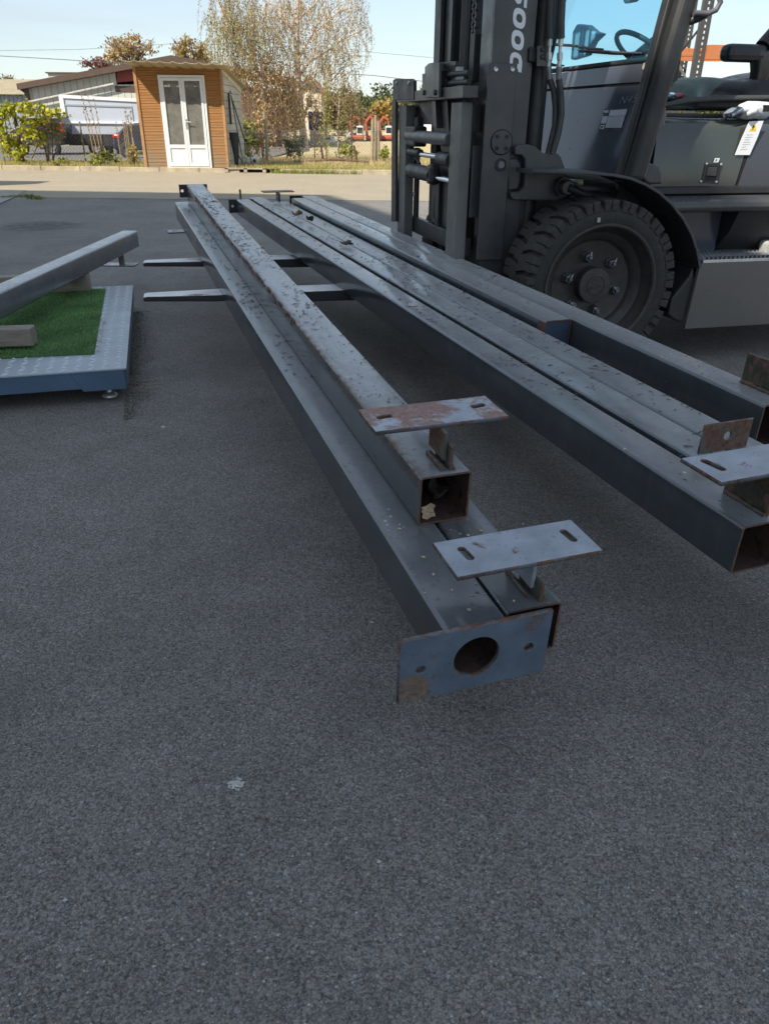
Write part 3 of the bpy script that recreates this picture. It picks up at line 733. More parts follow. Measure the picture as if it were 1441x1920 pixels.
# ---- dark van left of it, behind the vine
VY2 = 34.0
van = thing('dark_van', 'dark blue van with white roof half hidden behind the yellow vine', 'van', (at_y(75, 280, VY2).x, VY2, -.25))
def PW(px, py): q = at_y(px, py, VY2); return Vector((q.x - van.location.x, 0, q.z + .25))
prof = [PW(20, 272), PW(117, 272), PW(118, 232), PW(108, 218), PW(52, 217), PW(36, 236), PW(18, 242)]
MB().prism(prof, (0, 1.8, 0)).build('body', M_NAVY, van, bevel=.06)
MB().box((PW(52, 245).x, .05, PW(0, 217).z), (PW(107, 245).x, 1.75, PW(0, 214).z)).build('roof', M_WHITE, van, bevel=.02)
mb = MB().prism([PW(58, 236), PW(78, 236), PW(78, 222), PW(60, 222)], (0, -.01, 0)).prism([PW(82, 236), PW(106, 236), PW(103, 222), PW(82, 222)], (0, -.01, 0))
mb.build('side_window', plain('dark_window', (0.03, 0.035, 0.04), 0.1), van)
for px in (38, 98): wheel(van, (PW(px, 270).x, .05, .3), .3, .2)
MB().box((PW(114, 245).x, -.03, PW(0, 246).z), (PW(119, 245).x, .1, PW(0, 228).z)).build('tail_lamp', M_RED, van, bevel=.02)

# ---- dark car in front of the truck, partly behind the hut
CY = 30.0
car = thing('parked_car', 'dark parked car with red tail lamp seen between weeds and hut', 'car', (at_y(245, 290, CY).x, CY, -.16))
def PC(px, py): q = at_y(px, py, CY); return Vector((q.x - car.location.x, 0, q.z + .16))
prof = [PC(212, 280), PC(330, 284), PC(332, 262), PC(300, 250), PC(280, 231), PC(252, 230), PC(232, 236), PC(222, 247), PC(211, 252)]
MB().prism(prof, (0, 1.7, 0)).build('body', M_NAVY, car, bevel=.07, seg=3)
MB().prism([PC(228, 247), PC(276, 248), PC(264, 235), PC(240, 236)], (0, -.012, 0)).build('side_window', bpy.data.materials['dark_window'], car)
MB().box((PC(211, 245).x - .03, -.03, PC(0, 257).z), (PC(224, 245).x, .35, PC(0, 248.5).z)).build('tail_lamp', M_RED, car, bevel=.03)
MB().box((PC(213, 245).x, -.04, PC(0, 252).z), (PC(221, 245).x, -.029, PC(0, 249.5).z)).build('reversing_lamp', plain('lamp_white', (0.8, 0.75, 0.7), 0.2), car)
for px in (240, 312): wheel(car, (PC(px, 285).x, .06, .29), .29, .2)
MB().box((PC(206, 245).x, .05, .16), (PC(213, 245).x, 1.6, .34)).build('bumper', surf('grey_bumper', (0.2, 0.19, 0.19), 0.5), car, bevel=.03)

# ---- chain link fence in front of the neighbour's yard
FY = 21.4
M_WIRE = plain('galvanised_wire', (0.16, 0.155, 0.15), 0.6, 0.3)
def chainlink(name, label, x0, x1, Y, h, z0, posts, pitch=.085):
    f_ = thing(name, label, 'fence', ((x0 + x1) / 2, Y, z0)); ox = (x0 + x1) / 2
    mb = MB(); r = .0022; x = x0 - h
    def seg(xa, za, xb, zb, yo):
        dx, dz = xb - xa, zb - za; l = hypot(dx, dz); nx_, nz_ = -dz / l * r, dx / l * r
        mb.add([(xa - nx_ - ox, yo, za - nz_), (xa + nx_ - ox, yo, za + nz_), (xb + nx_ - ox, yo, zb + nz_), (xb - nx_ - ox, yo, zb - nz_),
                (xa - nx_ - ox, yo + .004, za - nz_), (xa + nx_ - ox, yo + .004, za + nz_), (xb + nx_ - ox, yo + .004, zb + nz_), (xb - nx_ - ox, yo + .004, zb - nz_)],
               [(0, 1, 2, 3), (7, 6, 5, 4), (0, 3, 7, 4), (1, 5, 6, 2)])
    while x < x1:
        a, b = max(x, x0), min(x + h, x1)
        if b - a > .01:
            seg(a, a - x, b, b - x, 0); seg(a, h - (a - x), b, h - (b - x), .004)
        x += pitch
    o = mb.build('mesh_wire', M_WIRE, f_); o['kind'] = 'stuff'
    for z in (.02, h):
        MB().cyl((x0 - ox, 0.006, z), (x1 - ox, 0.006, z), .004, 5).build('line_wire', M_WIRE, f_)
    for px in posts: MB().cyl((px - ox, .02, -.05), (px - ox, .02, h + .06), .022, 8).build('post', surf('fence_post', (0.16, 0.14, 0.11), 0.8) if 'fence_post' not in bpy.data.materials else bpy.data.materials['fence_post'], f_)
    return f_
xa = at_y(-10, 300, FY).x
chainlink('chain_link_fence', 'rusty chain link fence in front of the parked truck', xa, HX0 - .02, FY, .95, .07, [at_y(p, 300, FY).x for p in (8, 88, 160, 243)])
xb = at_y(433, 300, 23.5).x
chainlink('chain_link_fence', 'sagging chain link fence crossing the dry grass right of the hut', xb, at_y(716, 300, 23.5).x, 23.5, .85, ghz(23.5), [])
# wooden posts and stakes in the grass, right
M_OLDW = surf('old_post', (0.30, 0.245, 0.17), 0.9, 0.25, 8.0, bump=.5, bscale=30)
M_DKW = surf('dark_stake', (0.10, 0.06, 0.04), 0.9, 0.25, 8.0)
for px, y0, y1, Y, lab, lean, m in ((501, 302, 210, 23.2, 'old grey fence post under the brown creeper', -6, M_OLDW), (697, 303, 223, 23.4, 'shorter of the two pale posts left of the forklift', 1, M_OLDW),
                                   (704, 301, 215, 23.6, 'taller of the two pale posts left of the forklift', 0, M_OLDW), (709, 298, 226, 25.0, 'thin pale post farthest behind the pair left of the forklift', 0, M_OLDW),
                                   (606, 296, 272, 22.6, 'short dark stake leaning left in the dry grass near the birch', -5, M_DKW), (670, 297, 272, 22.6, 'short dark stake leaning left beside the pair of pale posts', -7, M_DKW)):
    a = at_y(px, y0, Y); b = at_y(px + lean, y1, Y)
    t = thing('fence_post' if m is M_OLDW else 'stake', lab, 'post' if m is M_OLDW else 'stake', (a.x, Y, ghz(Y)), 'old wooden posts in the grass' if m is M_OLDW else 'dark stakes')
    r_ = .045 if m is M_OLDW else .035
    MB().tube([(0, 0, -.03), ((b.x - a.x) * .5 + .006, 0, (b.z - ghz(Y)) * .5), (b.x - a.x, 0, b.z - ghz(Y))], [r_, r_ * .95, r_ * .85], 8).build('shaft', m, t, sm=50)
# dark rail lying in the grass
mb = MB(); pts = [at_y(px, py, 22.3) for px, py in ((551, 302.5), (585, 301.5), (620, 299), (650, 300), (690, 303.5))]
t = thing('fallen_rail', 'long dark bent rail lying in the grass below the stakes', 'rail', (pts[2].x, 22.3, .1))
mb.tube([(p.x - pts[2].x, 0, p.z - .1) for p in pts], .03, 8).build('rail', M_DKW, t, sm=60)

# ---- plants
M_LEAF = leaf_mat('leaves')
M_BARK = surf('brown_bark', (0.12, 0.085, 0.06), 0.9, 0.3, 10, bump=.5, bscale=30)
M_TWIG = surf('birch_twig', (0.30, 0.20, 0.14), 0.85, 0.2, 4)
N = NT('birch_bark'); nn = N.noise(6, 5, 0.7, N.scaled((1, 1, 4)))
N.color(N.mix(N.rng(nn, 0.5, 0.62), (0.60, 0.52, 0.44), (0.12, 0.09, 0.075))); N.rough(0.8); M_BIRCH = N.m
GREENY = [(0.22, 0.26, 0.03), (0.30, 0.31, 0.04), (0.16, 0.21, 0.03), (0.38, 0.34, 0.06)]
BIRCHC = [(0.40, 0.36, 0.13), (0.46, 0.34, 0.16), (0.33, 0.32, 0.10), (0.44, 0.27, 0.15), (0.52, 0.43, 0.24)]
BROWNC = [(0.50, 0.30, 0.19), (0.55, 0.36, 0.22), (0.42, 0.30, 0.15), (0.50, 0.42, 0.18)]
OCHRE = [(0.42, 0.27, 0.11), (0.34, 0.26, 0.09), (0.46, 0.33, 0.14), (0.28, 0.17, 0.085)]
DKGRN = [(0.045, 0.075, 0.022), (0.065, 0.095, 0.03), (0.05, 0.07, 0.03)]
def crown(parent, C, size, cols, name='crown', aspect=.75, hang=0.0):
    me = cards_mesh(name, C, size, palette(len(C), cols), aspect, hang); return new_obj(name, me, M_LEAF, parent)
def pts_px(lst, Y, o): return [Vector((q.x - o.x, q.y - o.y, q.z - o.z)) for q in (at_y(a, b, Y) for a, b in lst)]

# yellow-green vine at the left, with its slanted post
VYy = 20.9
base = Vector((at_y(45, 300, VYy).x, VYy, .09))
vine = thing('grape_vine', 'bright yellow green vine growing over a leaning brown post', 'vine', base)
MB().tube(pts_px([(44, 304), (36, 262), (30, 230), (26, 205)], VYy, base), [.045, .042, .04, .035], 8).build('post', M_DKW, vine, sm=60)
Cs = []
for px, py, rx, rz, n in ((10, 215, 22, 22, 420), (30, 205, 18, 12, 240), (58, 203, 18, 10, 220), (5, 250, 18, 22, 300), (18, 275, 20, 20, 360), (52, 240, 14, 16, 260), (88, 208, 16, 9, 170), (112, 214, 14, 8, 90), (70, 225, 16, 10, 130), (64, 262, 14, 20, 190), (40, 285, 10, 12, 90)):
    q = at_y(px, py, VYy); s = VYy / 1400 * 1.13
    Cs.append(blob(n, (q.x - base.x, rng.uniform(-.1, .15), q.z - base.z), (rx * s, .28, rz * s), .6))
C_ = np.concatenate(Cs); C_ = C_[C_[:, 2] > .02]
C_ = C_[nrg.uniform(0, 1, len(C_)) < .62]; crown(vine, C_, .10, [(0.46, 0.43, 0.035), (0.36, 0.37, 0.03), (0.52, 0.46, 0.06), (0.20, 0.25, 0.03)], 'foliage', .9)
MB().tube(pts_px([(60, 296), (75, 262), (100, 214), (125, 212)], VYy, base), .012, 5).tube(pts_px([(20, 302), (15, 260), (8, 215)], VYy, base), .012, 5).build('stem', M_BARK, vine)
# grey-brown dying shrub
VYs = 21.2; base = Vector((at_y(92, 300, VYs).x, VYs, .09))
sh = thing('dry_shrub', 'grey brown half dead shrub right of the yellow vine', 'shrub', base)
Cs = []; q = at_y(90, 250, VYs); s = VYs / 1400 * 1.13
C_ = blob(1100, (q.x - base.x, 0, q.z - base.z), (26 * s, .3, 26 * s), .6)
crown(sh, C_, .055, [(0.24, 0.19, 0.10), (0.30, 0.25, 0.12), (0.18, 0.15, 0.08), (0.33, 0.30, 0.08)], 'foliage')
mb = MB()
for a in ((92, 301, 86, 235), (99, 301, 96, 230), (92, 301, 72, 250), (99, 301, 112, 248)): mb.tube(pts_px([(a[0], a[1]), ((a[0] + a[2]) / 2 + 1, (a[1] + a[3]) / 2), (a[2], a[3])], VYs, base), [.02, .013, .006], 5)
mb.build('stem', M_BARK, sh)['kind'] = 'stuff'
# tall dry weed stalks
STALK_L = ['tallest dry weed stalk left of the hut, leaning farthest left', 'second tall dry weed stalk leaning left before the white truck', 'dry weed stalk reaching the right half of the truck hatch', 'short dry weed stalk lowest left before the truck hatch', 'tall dry weed stalk leaning close to the left corner of the hut', 'dry weed stalk nearest the hut corner post', 'thin dry weed stalk rooted right at the foot of the hut', 'dry weed stalk in front of the dark car', 'short dry weed stalk before the red tail lamp of the dark car']
M_STALK = plain('dry_stalk', (0.36, 0.25, 0.13), 0.9); M_SEED = plain('seed_head', (0.13, 0.085, 0.055), 0.9)
for k, (b0, b1, tx, ty, Y) in enumerate(((188, 285, 150, 172, 21.0), (193, 285, 164, 180, 21.05), (196, 287, 176, 185, 21.1), (180, 282, 155, 200, 21.0), (246, 275, 233, 198, 20.8), (252, 285, 243, 205, 20.85), (258, 290, 238, 215, 20.75), (240, 290, 229, 225, 20.8), (228, 285, 216, 228, 20.9))):
    a, b = at_y(b0, 303, Y), at_y(tx, ty, Y)
    t = thing('weed_stalk', STALK_L[k], 'weed', (a.x, Y, .09), 'dry weed stalks behind the kerb')
    L_ = [Vector((0, 0, 0)), Vector(((b.x - a.x) * .4, .01, (b.z - .09) * .5)), Vector((b.x - a.x, 0.03, b.z - .09))]
    MB().tube(L_, [.012, .010, .006], 5).build('stem', M_STALK, t)
    C_ = []
    for q in range(26):
        f_ = .55 + .45 * q / 26 + rng.uniform(-.02, .02); P = L_[1].lerp(L_[2], (f_ - .5) * 2); C_.append((P.x + rng.uniform(-.03, .03), P.y, P.z + rng.uniform(-.03, .03)))
    crown(t, np.array(C_), .045, [(0.22, 0.15, 0.08), (0.15, 0.10, 0.06)], 'seed_head')
# low green bush, ochre bush by the hut, and small tufts along the kerb
for nm, px, py, rx, rz, Y, n, sz, cols, lab, cat in (('low_bush', 190, 296, 26, 13, 20.75, 420, .075, GREENY + DKGRN, 'low leafy green bush behind the kerb below the truck wheel', 'bush'),
    ('low_bush', 251, 296, 12, 20, 20.7, 260, .06, OCHRE + GREENY, 'yellowing bush of weeds hugging the left corner of the hut', 'bush'),
    ('weed_tuft', 122, 301, 12, 5, 20.7, 120, .05, GREENY, 'small green weed tuft in the kerb grass under the dry shrub', 'weed'),
    ('weed_tuft', 108, 309, 9, 4, 20.45, 70, .05, OCHRE + GREENY, 'yellowish weed growing over the kerb face below the dry shrub', 'weed'),
    ('low_bush', 655, 285, 14, 10, 22.9, 200, .07, GREENY, 'small green sapling leaves right of the leaning stakes', 'bush'),
    ('low_bush', 720, 285, 10, 8, 23.2, 160, .07, GREENY, 'leafy green shrub behind the pair of pale posts', 'bush'),
    ('leafy_shrub', 455, 262, 22, 40, 24.5, 900, .10, [(0.11, 0.20, 0.03), (0.22, 0.24, 0.05), (0.30, 0.29, 0.08), (0.16, 0.14, 0.05)], 'green laurel like shrub right behind the hut', 'shrub'),
    ('clipped_bush', 552, 270, 16, 17, 25.5, 900, .07, [(0.05, 0.075, 0.045), (0.075, 0.10, 0.05), (0.10, 0.12, 0.06)], 'round dark green bush at the foot of the birch', 'bush'),
    ('creeper_bush', 490, 255, 20, 46, 24.8, 900, .08, BROWNC, 'rusty brown creeper mass around the old grey post', 'bush')):
    g0 = ghz(Y); q = at_y(px, py, Y); s = Y / 1400 * 1.13
    t = thing(nm, lab, cat, (q.x, Y, g0))
    C_ = blob(n, (0, 0, max(q.z - g0, rz * s * .6)), (rx * s, rx * s * .6, rz * s), .55); C_ = C_[C_[:, 2] > 0.0]
    crown(t, C_, sz, cols, 'foliage')
    mb = MB()
    for k in range(5): mb.tube([(0, 0, -.02), (rng.uniform(-.3, .3) * rx * s, rng.uniform(-.05, .05), rz * s * .9), (rng.uniform(-.7, .7) * rx * s, rng.uniform(-.1, .1), max(q.z - g0, rz * s) * 1.2)], [.012, .008, .004], 5)
    mb.build('stem', M_BARK, t)['kind'] = 'stuff'

# grass along the verge (uncountable)
n = 26000
gx = nrg.uniform(-13, 2.5, n); gd = nrg.uniform(0, 1, n) ** 1.6 * 2.3
gy_ = 19.72 - .072 * gx + .13 + gd
keep = ~((gx > HX0 - .05) & (gx < HX1 + .05) & (gy_ > HY - .1) & (gy_ < HY + HD))
gx, gy_ = gx[keep], gy_[keep]
GR = palette(len(gx), [(0.26, 0.29, 0.06), (0.36, 0.34, 0.11), (0.48, 0.40, 0.18), (0.52, 0.41, 0.22)])
o = new_obj('verge_grass', blade_mesh('verge_grass', np.stack([gx, gy_, np.full(len(gx), .085)], 1), .10, .012, GR, .7), M_LEAF); o['kind'] = 'stuff'
n = 5200
gx = nrg.uniform(-2.75, -.75, n) + nrg.normal(0, .06, n); gy_ = 19.72 - .072 * gx - .03 + nrg.uniform(0, 1, n) ** 1.3 * .6
kp = np.array([mnoise.noise(Vector((x * 2.2, y * 2.2, 0))) for x, y in zip(gx, gy_)]) > nrg.uniform(-.6, .35, n); gx, gy_ = gx[kp], gy_[kp]; n = len(gx)
GR = palette(n, [(0.26, 0.31, 0.05), (0.34, 0.37, 0.09), (0.42, 0.38, 0.14), (0.18, 0.24, 0.04)])
o = new_obj('tall_grass', blade_mesh('tall_grass', np.stack([gx, gy_, np.full(n, .0)], 1), .16, .012, GR, .6), M_LEAF); o['kind'] = 'stuff'
n = 42000
gx = nrg.uniform(-4.2, 4, n); gy_ = nrg.uniform(21.5, 36, n); keep = gx < 0.12 * gy_ ; gx, gy_ = gx[keep], gy_[keep]
GR = palette(len(gx), [(0.58, 0.45, 0.25), (0.50, 0.39, 0.20), (0.64, 0.52, 0.30), (0.36, 0.33, 0.14)])
o = new_obj('dry_grass', blade_mesh('dry_grass', np.stack([gx, gy_, np.array([ghz(y) - .01 for y in gy_])], 1), .16, .018, GR, .8), M_LEAF); o['kind'] = 'stuff'
# weeds in the joint of the concrete slab
n = 700
tt = nrg.uniform(0, 1, n); gx = -6.3 + tt * .75 + nrg.normal(0, .05, n); gy_ = 13.45 - np.abs(tt - .4) * .9 + nrg.normal(0, .07, n)
o = new_obj('joint_weeds', blade_mesh('joint_weeds', np.stack([gx, gy_, np.zeros(n)], 1), .045, .012, palette(n, GREENY + DKGRN), .9), M_LEAF); o['kind'] = 'stuff'

# ---- birches
def limb(mb, pts, r0, r1, n=7):
    m = len(pts); mb.tube(pts, [r0 + (r1 - r0) * k / (m - 1) for k in range(m)], n)
def weeping(parent, Y, base, anchors, nstr, ln, cols, size, yspread, step=.055, nseg=7):
    """hanging twigs with leaves: anchors are (px, py, rx, ry) patches"""
    mb = MB(); C = []
    tot = sum(a[2] * a[3] for a in anchors)
    for a in anchors:
        for k in range(max(2, int(nstr * a[2] * a[3] / tot))):
            px = a[0] + rng.uniform(-1, 1) * a[2]; py = a[1] + rng.uniform(-1, 1) * a[3]
            q = at_y(px, py, Y); p = Vector((q.x - base.x, rng.gauss(0, yspread), q.z - base.z))
            L = rng.uniform(.25, 1.0) * ln; dx, dy = rng.gauss(0, .28), rng.gauss(0, .2)
            pts = [p + Vector((dx * L * f, dy * L * f, .05 * sin(pi * f) - L * f ** 1.15)) for f in (0, .35, .7, 1)]
            mb.tube(pts, [.006, .005, .004, .003], 3, caps=False)
            m = int(L / step)
            for j in range(m):
                f = (j + rng.random()) / m; i = min(2, int(f * 3)); P = pts[i].lerp(pts[i + 1], f * 3 - i)
                C.append((P.x + rng.gauss(0, .03), P.y + rng.gauss(0, .03), P.z + rng.gauss(0, .02)))
    mb.build('twigs', M_TWIG, parent)['kind'] = 'stuff'
    crown(parent, np.array(C), size, cols, 'crown', .7, .4)
TY = 27.0; base = Vector((at_y(572, 282, TY).x, TY, ghz(TY)))
birch = thing('birch_tree', 'tall weeping birch with pale trunk and thin autumn leaves', 'tree', base)
P = lambda l: pts_px(l, TY, base)
mb = MB(); limb(mb, P([(573, 284), (566, 235), (560, 165), (557, 110), (556, 60), (558, 0), (561, -70)]), .13, .05, 9); mb.build('trunk', M_BIRCH, birch, sm=60)
mb = MB()
for l, r0 in (([(557, 110), (556, 60), (548, 30), (540, 0), (536, -50)], .06), ([(556, 66), (536, 35), (505, 5), (480, -20)], .055), ([(563, 140), (580, 116), (616, 92), (655, 66), (690, 50)], .05), ([(560, 108), (580, 72), (605, 28), (614, -10)], .05),
              ([(566, 235), (584, 170), (592, 130), (612, 100)], .04), ([(553, 260), (552, 170), (549, 120)], .05), ([(560, 35), (585, 12), (610, -15)], .04), ([(557, 70), (540, 50), (532, 20), (530, -20)], .04), ([(590, 60), (630, 25), (670, 8)], .025), ([(616, 92), (640, 95), (668, 110)], .02), ([(536, 35), (500, 30), (470, 45)], .025)):
    limb(mb, P(l), r0, .012)
for q in range(190):
    px, py = rng.uniform(455, 680), rng.uniform(-20, 150); dx = (px - 558) * rng.uniform(.08, .2); 
    l_ = P([(px - dx * 2, py + 22 + rng.uniform(-8, 14)), (px - dx * .6, py + 6), (px + dx, py + rng.uniform(-6, 10))]); yo = rng.gauss(0, .6)
    limb(mb, [v_ + Vector((0, yo, 0)) for v_ in l_], .014, .004, 4)
mb.build('limb', M_BIRCH, birch, sm=60)['kind'] = 'stuff'
weeping(birch, TY, base, [(600, -10, 80, 30), (640, 20, 55, 30), (670, 60, 28, 30), (640, 100, 40, 30), (560, 40, 60, 40), (520, 10, 60, 30), (600, 70, 50, 40), (520, 70, 40, 30), (560, 110, 60, 30), (655, 145, 20, 20), (600, 150, 60, 20), (490, 40, 40, 40), (625, 170, 45, 20)], 900, .85, BIRCHC, .048, .8, .034)
# leaning birch left of it, overgrown with brown creeper
TY2 = 26.0; base = Vector((at_y(500, 285, TY2).x, TY2, ghz(TY2)))
b2 = thing('leaning_birch', 'leaning birch left of the tall one with rust brown foliage', 'tree', base)
P = lambda l: pts_px(l, TY2, base)
mb = MB(); limb(mb, P([(500, 285), (498, 235), (491, 170), (472, 115), (448, 85), (425, 45), (408, 0), (400, -40)]), .085, .03, 8); mb.build('trunk', M_BIRCH, b2, sm=60)
mb = MB()
for l in ([(472, 115), (440, 70), (430, 20), (432, -30)], [(485, 150), (510, 110), (515, 60)], [(491, 170), (455, 130), (430, 110)]): limb(mb, P(l), .03, .008)
mb.build('limb', M_BARK, b2, sm=60)['kind'] = 'stuff'
weeping(b2, TY2, base, [(425, 0, 32, 50), (415, 50, 25, 30), (455, 20, 30, 40), (470, 70, 40, 30), (430, 90, 40, 20), (430, 130, 25, 15)], 420, 1.05, [(0.33, 0.31, 0.08), (0.28, 0.28, 0.07), (0.36, 0.27, 0.10), (0.42, 0.37, 0.14)], .052, .6, .036)
Cs = []
for px, py, rx, rz, n in ((480, 130, 48, 34, 1500), (450, 160, 35, 35, 1000), (510, 170, 45, 40, 1500), (470, 210, 45, 45, 1500), (525, 225, 40, 45, 1100), (520, 120, 40, 30, 700), (545, 190, 30, 50, 700)):
    q = at_y(px, py, TY2); s = TY2 / 1400 * 1.13; Cs.append(blob(n, (q.x - base.x, rng.uniform(-.2, .5), q.z - base.z), (rx * s, .8, rz * s), .7))
C_ = np.concatenate(Cs); C_ = C_[C_[:, 2] > .05]; C_ = C_[nrg.uniform(0, 1, len(C_)) < .62]
crown(b2, C_, .065, BROWNC + OCHRE, 'creeper_leaves')
mb = MB()
for k in range(420):
    px, py = rng.uniform(425, 560), rng.uniform(110, 250); q = at_y(px, py, TY2); p0 = Vector((q.x - base.x, rng.gauss(.1, .5), q.z - base.z))
    mb.tube([p0, p0 + Vector((rng.gauss(0, .2), rng.gauss(0, .1), -rng.uniform(.3, .8)))], [.007, .004], 3, caps=False)
mb.build('twigs', M_TWIG, b2)['kind'] = 'stuff'
# thin saplings and undergrowth between the birch and the forklift
for k, (px, y0, y1, rx, n, Y, cols, lab) in enumerate(((612, 300, 150, 10, 420, 24.5, [(0.33, 0.33, 0.06), (0.40, 0.36, 0.09), (0.25, 0.24, 0.06)], 'thin yellow green sapling right of the birch trunk'),
        (635, 298, 165, 22, 800, 25.0, [(0.22, 0.20, 0.07), (0.30, 0.26, 0.12), (0.16, 0.15, 0.05)], 'pale stemmed sapling in the middle of the undergrowth'),
        (660, 290, 180, 22, 650, 26.5, [(0.20, 0.17, 0.07), (0.27, 0.20, 0.10), (0.14, 0.14, 0.05)], 'brownish thin tree left of the orange diggers'),
        (590, 290, 185, 22, 700, 26.0, [(0.30, 0.22, 0.10), (0.35, 0.28, 0.13), (0.22, 0.18, 0.07)], 'ochre undergrowth sapling just right of the birch trunk'),
        (538, 288, 200, 24, 700, 27.5, [(0.30, 0.20, 0.10), (0.24, 0.16, 0.08), (0.36, 0.28, 0.13)], 'brown leaved bush left of the birch trunk'))):
    base = Vector((at_y(px, y0, Y).x, Y, ghz(Y))); t = thing('sapling', lab, 'sapling', base)
    P = lambda l: pts_px(l, Y, base)
    mb = MB(); limb(mb, [Vector((0, 0, -.03))] + P([(px - 2, (y0 + y1) / 2), (px + 3, y1)]), .035 if k == 1 else .022, .008); mb.build('trunk', M_BIRCH if k == 1 else M_BARK, t, sm=60)
    mb = MB(); s = Y / 1400 * 1.13
    for q in range(22):
        yy = rng.uniform(y1, y0 - 30); p0 = P([(px + rng.uniform(-2, 2), yy)])[0]; p0.y = 0
        mb.tube([p0, p0 + Vector((rng.uniform(-1, 1) * rx * s, rng.uniform(-.3, .3), rng.uniform(.1, .5)))], [.007, .003], 3, caps=False)
    mb.build('twigs', M_TWIG, t)['kind'] = 'stuff'
    q = at_y(px, (y0 + y1) / 2 - 8, Y); C_ = blob(n, (0, 0, q.z - base.z), (rx * s, .5, (y0 - y1) * .5 * s), .9); C_ = C_[C_[:, 2] > .15]
    crown(t, C_, .06, cols)
# trees behind the barn and the hut
for px, py, rx, rz, Y, n, cols, lab in ((245, 96, 38, 22, 62, 1500, OCHRE, 'round autumn tree rising behind the barn roof'), (362, 105, 30, 24, 60, 1300, OCHRE + [(0.34, 0.28, 0.07)], 'orange brown tree rising behind the hut roof'),
        (183, 122, 26, 12, 66, 500, [(0.24, 0.09, 0.08), (0.17, 0.10, 0.08)], 'reddish thin tree top behind the barn roof'), (8, 152, 18, 10, 75, 400, [(0.13, 0.14, 0.05), (0.2, 0.18, 0.07)], 'dark tree top above the pale shed roof')):
    q = at_y(px, py, Y); s = Y / 1400 * 1.1; base = Vector((q.x, Y, -.25)); t = thing('autumn_tree', lab, 'tree', base)
    mb = MB(); limb(mb, [Vector((0, 0, 0)), Vector((.1, 0, (q.z + .25) * .6)), Vector((0, 0, q.z + .25))], .16, .05); mb.build('trunk', M_BARK, t, sm=60)
    mb = MB()
    for k in range(26):
        a = rng.uniform(0, 2 * pi); mb.tube([(0, 0, q.z + .25 - rz * s * .8), (cos(a) * rx * s * .5, sin(a) * rx * s * .4, q.z + .25 + rng.uniform(-.3, .4) * rz * s), (cos(a) * rx * s * .95, sin(a) * rx * s * .7, q.z + .25 + rng.uniform(-.3, 1) * rz * s)], [.05, .03, .01], 4, caps=False)
    mb.build('limb', M_BARK, t)['kind'] = 'stuff'
    C_ = blob(n, (0, 0, q.z + .25), (rx * s, rx * s * .8, rz * s), .75)
    crown(t, C_, .21, cols)

# ---- far side: orange diggers, white vehicles, wood, hill
XY = 62.0
M_ORANGE = surf('digger_orange', (0.40, 0.085, 0.04), 0.45, 0.15, 2.0)
for k, (px, lab) in enumerate(((668, 'leftmost orange mini digger with bent arm far across the field'), (696, 'middle orange mini digger far across the field behind the posts'), (722, 'right orange digger beside the white cab far across the field'))):
    q = at_y(px, 255, XY); t = thing('mini_digger', lab, 'digger', (q.x, XY + k * .8, -.3), 'orange diggers parked across the field')
    s = XY / 1400 * 1.12
    MB().box((-9 * s, 0, 3 * s), (11 * s, 1.2, 9 * s)).build('body', M_ORANGE, t, bevel=.08)
    MB().box((-10 * s, -.1, 0), (12 * s, 1.3, 3 * s)).build('track', M_TYRE, t, bevel=.1)
    MB().box((0, .1, 9 * s), (10 * s, 1.0, 22 * s)).build('cab', bpy.data.materials['white_frame'] if k != 1 else M_ORANGE, t, bevel=.08)
    MB().box((1 * s, .09, 12 * s), (9 * s, .1, 20 * s)).build('window', bpy.data.materials['dark_window'], t)
    MB().tube([(-7 * s, .5, 8 * s), (-9 * s, .5, 26 * s), (-3 * s, .5, 34 * s), (4 * s, .5, 30 * s)], .10, 6).tube([(4 * s, .5, 30 * s), (7 * s, .5, 14 * s)], .07, 6).build('arm', M_ORANGE, t)
for px, py, wpx, hpx, Y, m, lab, cat, nm in ((610, 247, 26, 14, 52, bpy.data.materials['white_frame'], 'white van parked far behind the birch undergrowth', 'van', 'parked_van'), (515, 252, 34, 14, 55, bpy.data.materials['white_frame'], 'pale car parked far behind the brown creeper', 'car', 'parked_car'), (665, 246, 26, 12, 66, surf('silver_paint', (0.4, 0.42, 0.45), 0.4), 'silver car far behind the saplings', 'car', 'parked_car'), (795, 252, 60, 36, 70, bpy.data.materials['white_frame'], 'white lorry seen through the gap in the fork carriage', 'lorry', 'parked_lorry')):
    q = at_y(px, py + hpx * .5, Y); s = Y / 1400 * 1.12; t = thing(nm, lab, cat, (q.x, Y, -.3))
    w2, h2 = wpx * s / 2, hpx * s
    MB().prism([(-w2, 0, h2 * .25), (w2, 0, h2 * .25), (w2, 0, h2 * .65), (w2 * .7, 0, h2), (-w2 * .6, 0, h2), (-w2, 0, h2 * .6)], (0, 1.7, 0)).build('body', m, t, bevel=.08)
    MB().prism([(-w2 * .6, 0, h2 * .65), (w2 * .6, 0, h2 * .65), (w2 * .5, 0, h2 * .92), (-w2 * .45, 0, h2 * .92)], (0, -.01, 0)).build('window', bpy.data.materials['dark_window'], t)
    for sx in (-.6, .6): wheel(t, (w2 * sx, .05, h2 * .2), h2 * .2, .2, n=12)
